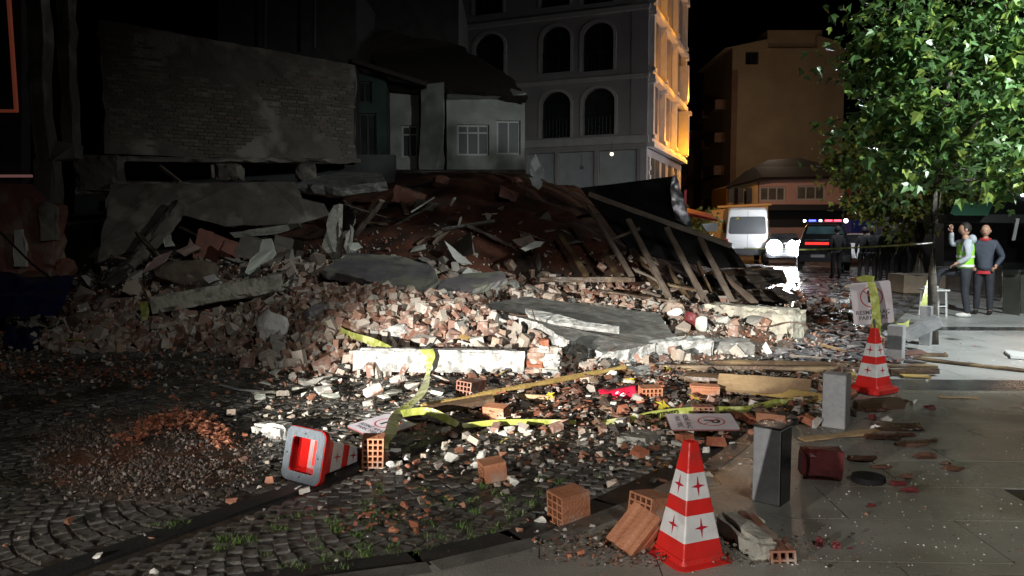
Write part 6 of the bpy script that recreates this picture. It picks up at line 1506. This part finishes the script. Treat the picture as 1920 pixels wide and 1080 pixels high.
# ------------------------------------------------------------ vehicles (local: x right, y forward away from viewer, z up; rear faces -y)
def loft(m, secs, mat):
    """secs: list of (y, [(x,z)...]) closed rings"""
    vs = []; n = len(secs[0][1])
    for y, r_ in secs: vs += [(x, y, z) for x, z in r_]
    m.add(vs, [(k * n + i, k * n + n + i, k * n + n + (i + 1) % n, k * n + (i + 1) % n) for k in range(len(secs) - 1) for i in range(n)] + [tuple(range(n)), tuple(range(len(vs) - n, len(vs)))[::-1]], mat)
def rrect(w_, z0, z1, r_, tw=None, n=4):
    tw = w_ if tw is None else tw; o = []
    for sx, sz, a0 in ((1, -1, -90), (1, 1, 0), (-1, 1, 90), (-1, -1, 180)):
        h = w_ / 2 if sz < 0 else tw / 2
        for i in range(n + 1):
            a = R(a0 + 90 * i / n); o.append((sx * (h - r_) + r_ * math.cos(a), (z1 - r_ if sz > 0 else z0 + r_) + r_ * math.sin(a)))
    return o
def wheel(t, x, y, r_=.34, w_=.22):
    q = M(); q.cyl((x - w_ / 2, y, r_), (x + w_ / 2, y, r_), r_, r_, 'tyre', 20); o = q.build('wheel', t)
    s = 1 if x > 0 else -1; q = M(); q.cyl((x + s * (w_ / 2 - .01), y, r_), (x + s * (w_ / 2 + .012), y, r_), r_ * .6, r_ * .55, 'steel', 14); q.build('rim', o)
def veh(label, cat, loc, rz_, name):
    t = thing(name, label, cat, loc); t.rotation_euler = (0, 0, R(rz_)); WL[t.name] = Vector((0, 0, 0)); return t
# white van seen from behind
v = veh('white high roof van seen from behind, parked at the end of the street', 'van', (A(1400, 490, 38).x, 38, .0), -11, 'white_van')
m = M()
loft(m, [(.0, rrect(2.0, .48, 2.55, .16, 1.74)), (.08, rrect(2.06, .40, 2.66, .18, 1.78)), (3.4, rrect(2.06, .36, 2.68, .18, 1.78)), (4.3, rrect(2.04, .36, 2.30, .2, 1.7)), (4.6, rrect(2.02, .40, 1.35, .2, 1.9)), (5.4, rrect(1.95, .42, 1.05, .18, 1.8))], 'van_white'); m.build('body', v, bevel=.02)
q = M(); q.prism([(-.80, -.012, 1.40), (.80, -.012, 1.40), (.86, -.012, 1.46), (.80, -.012, 2.16), (.74, -.012, 2.22), (-.74, -.012, 2.22), (-.80, -.012, 2.16), (-.86, -.012, 1.46)], (0, -.01, 0), 'glass_dull'); q.build('rear_window', v)
q = M(); q.prism([(-.95, -.10, .40), (.95, -.10, .40), (.98, -.08, .72), (-.98, -.08, .72)], (0, .22, 0), 'plastic_dark'); q.build('bumper', v)
q = M(); q.box((.0, -.012, 1.06), (1.3, .03, .035), 'chair_white'); q.build('trim_strip', v)
for s in (-1, 1): q = M(); q.box((s * .93, -.02, 1.0), (.11, .05, .34), 'tail_dim'); q.build('tail_light', v)
for s in (-1, 1): q = M(); q.box((s * 1.0 + s * .02, .9, 1.75), (.02, 1.1, .6), 'glass'); q.build('side_window', v)
q = M(); q.box((.01, .0, 1.5), (.014, .03, 2.0), 'plastic_dark'); q.build('door_seam', v)
for x in (-.9, .9):
    for y in (.9, 4.3): wheel(v, x, y)
# black emergency SUV with a light bar
v = veh('black emergency vehicle with blue and red roof lights seen from behind', 'car', (A(1545, 505, 31).x, 31, 0), -19, 'black_suv')
m = M(); loft(m, [(.0, rrect(1.90, .45, 1.12, .10, 1.84)), (.05, rrect(1.98, .38, 1.18, .12, 1.9)), (4.2, rrect(1.98, .36, 1.10, .14, 1.86)), (4.7, rrect(1.86, .42, .95, .14, 1.7))], 'car_black'); m.build('body', v)
m = M(); loft(m, [(.10, rrect(1.78, 1.05, 1.28, .05, 1.74)), (.42, rrect(1.78, 1.05, 1.83, .10, 1.42)), (2.6, rrect(1.78, 1.05, 1.86, .12, 1.42)), (3.5, rrect(1.78, 1.05, 1.16, .04, 1.7))], 'car_black'); m.build('cabin', v)
q = M(); q.prism([(-.74, .085, 1.22), (.74, .085, 1.22), (.62, .385, 1.76), (-.62, .385, 1.76)], (0, -.02, -.012), 'painted_teal_glass'); q.build('rear_window', v)
q = M(); q.box((-.22, -.02, 1.10), (1.0, .05, .10), 'tail_red'); q.build('tail_light', v)
q = M(); q.box((0, -.07, .52), (1.84, .18, .26), 'plastic_dark'); q.build('bumper', v)
q = M(); q.box((-.25, -.172, .62), (.5, .01, .11), 'chair_white'); q.build('number_plate', v)
q = M(); q.box((0, .9, 1.93), (1.5, .22, .06), 'plastic_dark'); lb = q.build('light_bar', v)
for x, c in ((-.45, 'bar_blue'), (-.15, 'lens_small'), (.15, 'bar_red'), (.48, 'bar_red')): q = M(); q.box((x, .82, 1.99), (.26 if c != 'lens_small' else .10, .16, .07), c); q.build('beacon', lb)
for x in (-.74, .78): q = M(); q.ball((x, .80, 1.98), .055 if x < 0 else .085, 'lens_white' if 0 else 'lens_small', 8, 6); q.build('marker_lamp', lb)
for x in (-.86, .86):
    for y in (.9, 3.8): wheel(v, x, y, .38)
for s in (-1, 1): q = M(); q.box((s * 1.07, 2.9, 1.2), (.2, .12, .16), 'car_black'); q.build('mirror', v)
# car facing the viewer with dazzling headlights
hx = A(1468, 462, 36)
v = veh('dark car facing the viewer with two dazzling round white headlights beside the van', 'car', (hx.x + .1, 36, 0), -16, 'facing_car')
m = M(); loft(m, [(.0, rrect(1.62, .35, .75, .12, 1.5)), (.15, rrect(1.76, .28, .86, .14, 1.66)), (1.2, rrect(1.8, .26, .98, .14, 1.66)), (4.2, rrect(1.78, .3, 1.0, .14, 1.62))], 'car_black'); m.build('body', v)
m = M(); loft(m, [(1.0, rrect(1.6, .9, 1.0, .04, 1.5)), (1.7, rrect(1.6, .9, 1.42, .1, 1.2)), (3.2, rrect(1.6, .9, 1.42, .1, 1.2)), (3.9, rrect(1.6, .9, 1.04, .04, 1.5))], 'glass'); m.build('cabin', v)
for x, zz_, rr_ in ((-.47, .82, .34), (.38, .82, .34)):
    q = M(); q.cyl((x, .0, zz_), (x, -.10 - abs(x) * .02, zz_), rr_ * .8, rr_ * .95, 'plastic_dark', 16); h_ = q.build('headlight', v)
    q = M(); q.ball((x, -.12, zz_), rr_, 'flood_white', 18, 12, (1, .4, 1)); q.build('lens', h_)  # lens made oversized, standing in for the glare around it
q = M(); q.box((.05, -.02, .5), (.9, .03, .16), 'plastic_dark'); q.build('grille', v)
for x in (-.78, .78):
    for y in (.8, 3.4): wheel(v, x, y, .31)
sl = lamp('SPOT', 'headlight_beam', (hx.x - .1, 35.4, .8), (hx.x * .55, 16, 0), 2600, (.9, .95, 1), .25, 50, .9)
# white car with open door behind the crowd
v = veh('white car with its rear turned, partly hidden behind the black vehicle', 'car', (A(1606, 500, 36).x, 36, 0), -30, 'white_car')
m = M(); loft(m, [(.0, rrect(1.66, .35, .85, .12, 1.5)), (.15, rrect(1.78, .28, .95, .14, 1.66)), (4.0, rrect(1.78, .28, .98, .14, 1.66)), (4.3, rrect(1.6, .35, .8, .12, 1.5))], 'car_white'); m.build('body', v)
m = M(); loft(m, [(.5, rrect(1.6, .85, 1.0, .04, 1.5)), (1.0, rrect(1.6, .85, 1.42, .1, 1.2)), (2.6, rrect(1.6, .85, 1.44, .1, 1.2)), (3.3, rrect(1.6, .85, 1.04, .04, 1.5))], 'car_white'); m.build('cabin', v)
q = M(); q.prism([(-.68, .50, 1.0), (.68, .50, 1.0), (.56, .95, 1.38), (-.56, .95, 1.38)], (0, -.02, .012), 'glass'); q.build('rear_window', v)
q = M(); q.box((-.82, 2.0, 1.18), (.03, 1.5, .3), 'glass'); q.build('side_window', v)
for s in (-1, 1): q = M(); q.box((s * .72, -.01, .78), (.2, .05, .12), 'tail_dim'); q.build('tail_light', v)
for x in (-.78, .78):
    for y in (.8, 3.3): wheel(v, x, y, .31)
# wet stack of planks/sheet in the street? kept to what is seen: dark mud bank in front of the vehicles
# ------------------------------------------------------------ people
def skin_obj(name, joints, bones, mat, parent, sub=2):
    me = bpy.data.meshes.new(name); ks = list(joints)
    me.from_pydata([joints[k][0] for k in ks], [(ks.index(a), ks.index(b)) for a, b in bones], []); me.materials.append(MATS[mat])
    o = bpy.data.objects.new(name, me); col.objects.link(o)
    md = o.modifiers.new('skin', 'SKIN'); md.use_smooth_shade = True
    sv = me.skin_vertices[0].data
    for i, k in enumerate(ks): r_ = joints[k][1]; sv[i].radius = r_ if isinstance(r_, tuple) else (r_, r_); sv[i].use_root = (i == 0)
    sd_ = o.modifiers.new('sub', 'SUBSURF'); sd_.levels = sub; sd_.render_levels = sub
    dg = bpy.context.evaluated_depsgraph_get(); m2 = bpy.data.meshes.new_from_object(o.evaluated_get(dg)); bpy.data.objects.remove(o)
    m2.materials.clear(); m2.materials.append(MATS[mat]); m2.name = name
    o = bpy.data.objects.new(name, m2); col.objects.link(o); o.parent = parent; WL[o.name] = Vector((0, 0, 0))
    return o
def person(label, loc, facing, arms, legs=None, top='jacket', bottom='trousers', shoe='cloth_dark', hair='hair', bald=False, vest=None, hem=None, hgt=1.75, skin='skin', simple=False, look_=(0, 0), group=None, hood=None, collar=None):
    """local: x right of the person's own view flipped, faces -y; arms: dict L/R -> (elbow, wrist) points"""
    t = thing('person', label, 'person', loc, group); t.rotation_euler = (0, 0, R(facing)); s = hgt / 1.75; t.scale = (s, s, s); WL[t.name] = Vector((0, 0, 0))
    legs = legs or {'L': ((-.10, -.01, .50), (-.11, .03, .08)), 'R': ((.11, -.02, .50), (.13, .0, .08))}
    J = {'pel': ((0, .01, .95), (.11, .085)), 'wai': ((0, .01, 1.10), (.11, .085)), 'che': ((0, .015, 1.28), (.12, .08)), 'nek': ((0, .01, 1.45), (.055, .052)), 'hd0': ((0 + look_[0] * .3, -.015, 1.56), .075),
         'shL': ((-.16, .01, 1.38), .045), 'shR': ((.16, .01, 1.38), .045), 'hiL': ((-.08, .01, .86), .05), 'hiR': ((.08, .01, .86), .05)}
    B = [('pel', 'wai'), ('wai', 'che'), ('che', 'nek'), ('nek', 'hd0'), ('che', 'shL'), ('che', 'shR'), ('pel', 'hiL'), ('pel', 'hiR')]
    for S in 'LR':
        e, w_ = arms[S]; kn, an = legs[S]
        J['el' + S] = (e, .034); J['wr' + S] = (w_, .027); d = (Vector(w_) - Vector(e)).normalized(); J['ha' + S] = (tuple(Vector(w_) + d * .06), (.036, .022))
        J['kn' + S] = (kn, .040); J['an' + S] = (an, .038); J['to' + S] = ((an[0], an[1] - .14, max(.035, an[2] - .045)), (.04, .028))
        B += [('sh' + S, 'el' + S), ('el' + S, 'wr' + S), ('wr' + S, 'ha' + S), ('hi' + S, 'kn' + S), ('kn' + S, 'an' + S), ('an' + S, 'to' + S)]
    body = skin_obj('body', J, B, skin, t)
    hc = Vector((look_[0], -.02 + look_[1], 1.645))
    def hf(v):
        z = v.z; k = 1 - .22 * max(0, -z) ** 1.5; x, y = v.x * k, v.y * (1 - .10 * max(0, -z))
        if v.y < -.3: y -= .10 * math.exp(-((z + .15) / .18) ** 2) * math.exp(-(v.x / .16) ** 2) + .03 * math.exp(-((z + .62) / .15) ** 2)
        return Vector((x, y, z))
    m = M(); m.ball(hc, .118, skin, 20, 14, (.72, .86, 1.0), hf)
    for sx in (-1, 1): m.ball(hc + Vector((sx * .088, .01, -.01)), .03, skin, 8, 6, (.4, .8, 1))
    hd = m.build('head', t, smooth=True)
    for sx in (-1, 1): q = M(); q.ball(hc + Vector((sx * .030, -.088, .006)), .011, 'hair', 6, 4); q.build('eye', hd)
    q = M(); q.ball(hc + Vector((0, -.094, -.055)), .02, 'maroon', 8, 4, (1, .3, .3)); q.build('mouth', hd)
    if not bald:
        q = M(); q.ball(hc + Vector((0, .014, .018)), .122, hair, 16, 10, (.76, .86, .98), lambda v: Vector((v.x, v.y if v.y > -.55 or v.z > .5 else v.y * .72, v.z if v.z > -.45 else -.45 + (v.z + .45) * .3))); q.build('hair', t, smooth=True)
    # clothes
    infl = .016
    T = {'hem': ((0, .01, .80), (.150, .125)), 'pel': ((0, .01, .93), (.155, .128)), 'wai': ((0, .01, 1.08), (.155, .125)), 'che': ((0, .01, 1.30), (.185, .135)), 'nek': ((0, .005, 1.47), (.085, .08)), 'shL': ((-.175, .0, 1.395), .082), 'shR': ((.175, .0, 1.395), .082)}
    TB = [('hem', 'pel'), ('pel', 'wai'), ('wai', 'che'), ('che', 'nek'), ('che', 'shL'), ('che', 'shR')]
    for S in 'LR':
        e, w_ = arms[S]; T['el' + S] = (e, .060); T['wr' + S] = (w_, .045); TB += [('sh' + S, 'el' + S), ('el' + S, 'wr' + S)]
    skin_obj('jacket' if top != 'hoodie' else 'hooded_top', T, TB, top, t)
    Lg = {'pel': ((0, .01, 1.02), (.135, .105)), 'hiL': ((-.095, .01, .84), .108), 'hiR': ((.095, .01, .84), .108)}; LB = [('pel', 'hiL'), ('pel', 'hiR')]
    for S in 'LR':
        kn, an = legs[S]; Lg['kn' + S] = (kn, .075); Lg['an' + S] = ((an[0], an[1], max(.06, an[2] - .02)), .058); LB += [('hi' + S, 'kn' + S), ('kn' + S, 'an' + S)]
    skin_obj('trousers', Lg, LB, bottom, t)
    for S in 'LR':
        an = legs[S][1]; q = M(); q.ball((an[0], an[1] - .07, an[2] - .035), .1, shoe, 12, 8, (.52, 1.38, .46)); q.build('shoe', t, smooth=True)
    if vest:
        V_ = {'z': ((0, .012, .88), (.19, .155)), 'a': ((0, .012, 1.0), (.19, .155)), 'b': ((0, .012, 1.15), (.19, .155)), 'c': ((0, .012, 1.32), (.215, .165)), 'd': ((0, .012, 1.43), (.15, .12))}
        vo = skin_obj('safety_vest', V_, [('z', 'a'), ('a', 'b'), ('b', 'c'), ('c', 'd')], vest, t)
        for z, k in ((.97, .186), (1.14, .186)):
            q = M(); n = 20; vs = [(k * 1.0 * math.cos(2 * math.pi * i / n), .012 + k * .83 * math.sin(2 * math.pi * i / n), z + dz) for dz in (-.022, .022) for i in range(n)]
            q.add(vs, [(i, (i + 1) % n, n + (i + 1) % n, n + i) for i in range(n)], 'reflective'); q.build('reflective_band', vo)
    if hem:
        q = M(); n = 20; vs = [((.158 + dk) * math.cos(2 * math.pi * i / n), .01 + (.128 + dk) * math.sin(2 * math.pi * i / n), z) for z, dk in ((.80, .012), (.86, .006)) for i in range(n)]
        q.add(vs, [(i, (i + 1) % n, n + (i + 1) % n, n + i) for i in range(n)], hem); q.build('shirt_hem', t)
    if collar: q = M(); q.tube([(.085 * math.cos(a), .0 + .08 * math.sin(a), 1.475 + .01 * math.sin(a)) for a in [i * math.pi / 6 for i in range(13)]], .026, collar, 7); q.build('collar', t)
    if hood: q = M(); q.ball((0, .11, 1.46), .10, hood, 12, 8, (1.1, .8, .9)); q.build('hood', t, smooth=True)
    # fingers
    for S in 'LR':
        e, w_ = arms[S]; d = (Vector(w_) - Vector(e)).normalized(); b0 = Vector(w_) + d * .075; sd = d.cross(Vector((0, 0, 1)) if abs(d.z) < .8 else Vector((1, 0, 0))).normalized(); cu = d.cross(sd)
        hm = M()
        for k, l in enumerate((.062, .072, .068, .052)):
            o0 = b0 + sd * (k - 1.5) * .018; hm.tube([o0 - d * .02, o0 + d * l * .5, o0 + d * l * .85 + cu * .02, o0 + d * l + cu * .035], [.009, .0085, .008, .006], skin, 6)
        o0 = Vector(w_) + d * .03 - sd * .03; hm.tube([o0, o0 + d * .03 - sd * .02, o0 + d * .055 - sd * .022 + cu * .012], [.011, .010, .007], skin, 6)
        hm.build('hand', t, smooth=True)
    return t
pz = PZ
px = A(1803, 590, 14.7); q1 = G(1806, 594, PZ); q2 = G(1847, 590, PZ)
person('man in a grey hoodie and yellow safety vest raising a hand to his eyes', (q1.x - .02, q1.y, PZ), -108, {'R': ((.25, -.10, 1.32), (.13, -.20, 1.58)) and ((.24, .02, 1.12), (.20, -.16, 1.02)), 'L': ((-.26, -.18, 1.36), (-.10, -.22, 1.60))}, top='hoodie', vest='hivis', hood='hoodie', shoe='shoe_white', skin='skin', legs={'L': ((-.10, -.40, .84), (-.11, -.46, .58)), 'R': ((.10, .0, .50), (.12, .06, .08))})
person('bald man in a dark jacket over a red shirt, hands in his pockets', (q2.x, q2.y + .1, PZ), -35, {'R': ((.30, .10, 1.13), (.20, -.04, .97)), 'L': ((-.30, .10, 1.13), (-.20, -.04, .97))}, top='jacket', bald=True, hem='cloth_red', collar='cloth_red', hgt=1.72)
AD = {'R': ((.24, .03, 1.14), (.24, -.04, .90)), 'L': ((-.24, .03, 1.14), (-.24, -.04, .90))}
CR = [(1619, 497, 26.5, 1.72, 160, 'cloth_dark', 'cloth_dark', 'onlooker in black standing beside the white car'), (1633, 500, 26, 1.76, 175, 'cloth_dark', 'trousers', 'onlooker in black, second in the row by the white car'), (1658, 505, 25, 1.80, 190, 'cloth_green', 'cloth_dark', 'onlooker in a dark greenish jacket in the middle of the row'), (1688, 510, 24, 1.84, 170, 'cloth_dark', 'cloth_dark', 'tall onlooker in black at the right end of the row'), (1568, 500, 27, 1.75, 185, 'cloth_dark', 'cloth_dark', 'dark silhouetted person standing behind the black emergency vehicle')]
for u, v_, Y, hg, fc, tp_, bt, lab in CR:
    p = G(u, 425 + 1.72 * FPX / Y * 1.0); person(lab, (A(u, v_, Y).x, Y, 0 if u < 1700 else PZ), fc, AD, top=tp_, bottom=bt, hgt=hg, skin='skin_shaded')
q = M(); p = A(1673, 441, 26.4)
st_ = thing('traffic_baton', 'glowing orange sign seen between the onlookers', 'sign', p); q.prism([p + Vector((-.16, 0, .22)), p + Vector((.16, 0, .22)), p + Vector((.1, 0, -.15)), p + Vector((-.02, 0, -.25))], (0, .05, 0), 'car_orange'); q.build('panel', st_)
# white stool in front of the man in the vest
s0 = Vector((q1.x - .50, q1.y + .14, PZ)); stl = thing('white_stool', 'white metal stool standing by the far bollard', 'stool', s0)
q = M(); q.box((s0.x, s0.y, PZ + .50), (.42, .36, .03), 'chair_white'); q.build('seat', stl)
for dx_ in (-.18, .18):
    for dy_ in (-.15, .15): q = M(); q.beam((s0.x + dx_, s0.y + dy_, PZ), (s0.x + dx_ * .9, s0.y + dy_ * .9, PZ + .485), .03, .03, 'chair_white'); q.build('leg', stl)
q = M(); q.beam((s0.x - .18, s0.y - .15, PZ + .2), (s0.x + .18, s0.y - .15, PZ + .2), .02, .02, 'chair_white'); q.beam((s0.x - .18, s0.y + .15, PZ + .2), (s0.x + .18, s0.y + .15, PZ + .2), .02, .02, 'chair_white'); q.build('rung', stl)
q = M(); q.rough_prism([G(1884, 660, PZ + .01), G(1925, 664, PZ + .01), G(1925, 674, PZ + .01), G(1895, 672, PZ + .01)], (0, 0, .03), 'chair_white', None, .1, .01, 1, 1); T1(q, 'pale_sheet', 'pale folded sheet lying on the pavement at the right edge', 'sheet')

# ------------------------------------------------------------ trees
def leaf_faces(c, s, q, out_v, out_f):
    n = len(out_v)
    prof = [(0, 0), (.34, .12), (.50, .52), (.26, .46), (.0, 1.0), (-.26, .46), (-.50, .52), (-.34, .12)]
    for x, y in prof: out_v.append(c + q @ Vector((x * s, y * s, .16 * s * abs(x) * 2 - .22 * s * y * y)))
    out_f += [(n, n + 1, n + 2, n + 3), (n, n + 3, n + 4), (n, n + 4, n + 5), (n, n + 5, n + 6, n + 7)]
def tree(label, base, trunk, limbs, blobs, mat, leaf, per, seed, name='plane_tree', group=None, hollow=.55):
    rr = random.Random(seed); t = thing(name, label, 'tree', base, group)
    m = M(); m.tube(trunk[0], trunk[1], 'bark', 9)
    m.build('trunk', t, smooth=True)
    for l in limbs: m = M(); m.tube(l[0], l[1], 'bark', 6); m.build('branch', t, smooth=True)
    V = []; F = []; tw = M()
    for (c, rad, ncl) in blobs:
        c = Vector(c)
        for k in range(ncl):
            d = Vector((rr.gauss(0, 1), rr.gauss(0, 1), rr.gauss(0, 1))).normalized(); rr_ = hollow + (1 - hollow) * rr.random() ** .6
            d = Vector((d.x * rad[0], d.y * rad[1], d.z * rad[2])) * rr_ * (1 + .55 * noise.noise(d * 1.3 + Vector((seed, 0, 0))))
            cc = c + d; cr_ = rr.uniform(.10, .30); out = d.normalized()
            tw.tube([cc - out * .35 + Vector((0, 0, -.05)), cc], [.010, .004], 'bark', 4)
            for i in range(per):
                p = cc + Vector((rr.gauss(0, cr_), rr.gauss(0, cr_), rr.gauss(0, cr_ * .7)))
                q = (Euler((rr.gauss(-.5, .5), rr.gauss(0, .5), rr.uniform(0, 6.28)))).to_matrix()
                leaf_faces(p, leaf * rr.uniform(.5, 1.45), q, V, F)
    m = M(); m.add(V, F, mat); tag(m.build('leaves', t), kind='stuff'); tag(tw.build('twigs', t), kind='stuff')
    return t
tb0 = G(1750, 645, PZ); tx, ty = tb0.x, tb0.y
b3 = lambda u, v, Y: tuple(A(u, v, Y))
tree('leafy plane tree lit bright green, its crown filling the upper right', (tx, ty, PZ), ([(tx, ty, PZ), b3(1748, 520, ty), b3(1753, 400, ty), b3(1762, 300, ty), b3(1776, 180, ty), b3(1790, 60, ty)], [.075, .06, .055, .05, .045, .03]),
     [([b3(1757, 340, ty), b3(1700, 270, ty + .2), b3(1640, 200, ty)], [.04, .03, .01]), ([b3(1762, 300, ty), b3(1830, 230, ty - .5), b3(1890, 160, ty - .7)], [.04, .03, .01]), ([b3(1772, 200, ty), b3(1720, 130, ty), b3(1660, 90, ty + .2)], [.035, .02, .01]), ([b3(1776, 180, ty), b3(1850, 90, ty + .3), b3(1900, 20, ty)], [.035, .02, .01]), ([b3(1757, 330, ty), b3(1820, 340, ty - .4), b3(1880, 330, ty - .8)], [.03, .02, .01])],
     [(b3(1800, 130, ty), (1.35, 1.3, 1.15), 84), (b3(1870, 250, ty - .2), (.95, 1.1, .85), 54), (b3(1690, 150, ty), (.62, .9, .75), 32), (b3(1740, 290, ty), (.75, .9, .60), 34), (b3(1820, 20, ty), (1.5, 1.2, .8), 50), (b3(1680, 60, ty), (.5, .7, .6), 26), (b3(1650, 250, ty + .3), (.55, .6, .50), 26), (b3(1940, 130, ty - .2), (.9, 1.1, 1.4), 60), (b3(1905, 330, ty - .2), (.45, .5, .22), 14)],
     'leaf', .135, 17, 3)
ty2 = 21.0
tree('darker plane tree behind, with a thick dark trunk in a planter', (A(1722, 500, ty2).x, ty2 + .5, 0), ([b3(1722, 512, ty2), b3(1724, 440, ty2), b3(1728, 380, ty2), b3(1728, 300, ty2), b3(1722, 220, ty2)], [.17, .14, .12, .10, .04]),
     [([b3(1728, 370, ty2), b3(1670, 330, ty2), b3(1600, 300, ty2)], [.08, .05, .02]), ([b3(1728, 330, ty2), b3(1780, 290, ty2), b3(1830, 260, ty2)], [.08, .05, .02])],
     [(b3(1700, 320, ty2), (1.3, 1.2, .85), 60), (b3(1620, 320, ty2), (.75, .8, .60), 40), (b3(1760, 350, ty2), (1.0, 1.0, .6), 40), (b3(1690, 375, ty2 - .3), (1.2, 1.0, .35), 40), (b3(1580, 295, ty2 + .5), (.5, .6, .3), 16), (b3(1640, 385, ty2), (.6, .6, .30), 20), (b3(1690, 420, ty2 + 1), (.6, .6, .4), 16)],
     'leaf_warm', .16, 18, 5)
for u, v_, s_ in ((1310, 422, 1),):
    rr = random.Random(3); V = []; F = []
    c = A(u, 418, 36)
    for i in range(260): p = c + Vector((rr.gauss(0, .5), rr.gauss(0, .4), rr.gauss(0, .3))); leaf_faces(p, .22, Euler((rr.uniform(-1, 1), rr.uniform(-1, 1), rr.uniform(0, 6))).to_matrix(), V, F)
    m = M(); m.add(V, F, 'leaf_warm'); T1(m, 'shrub', 'small yellowish shrub under the red awning', 'shrub')
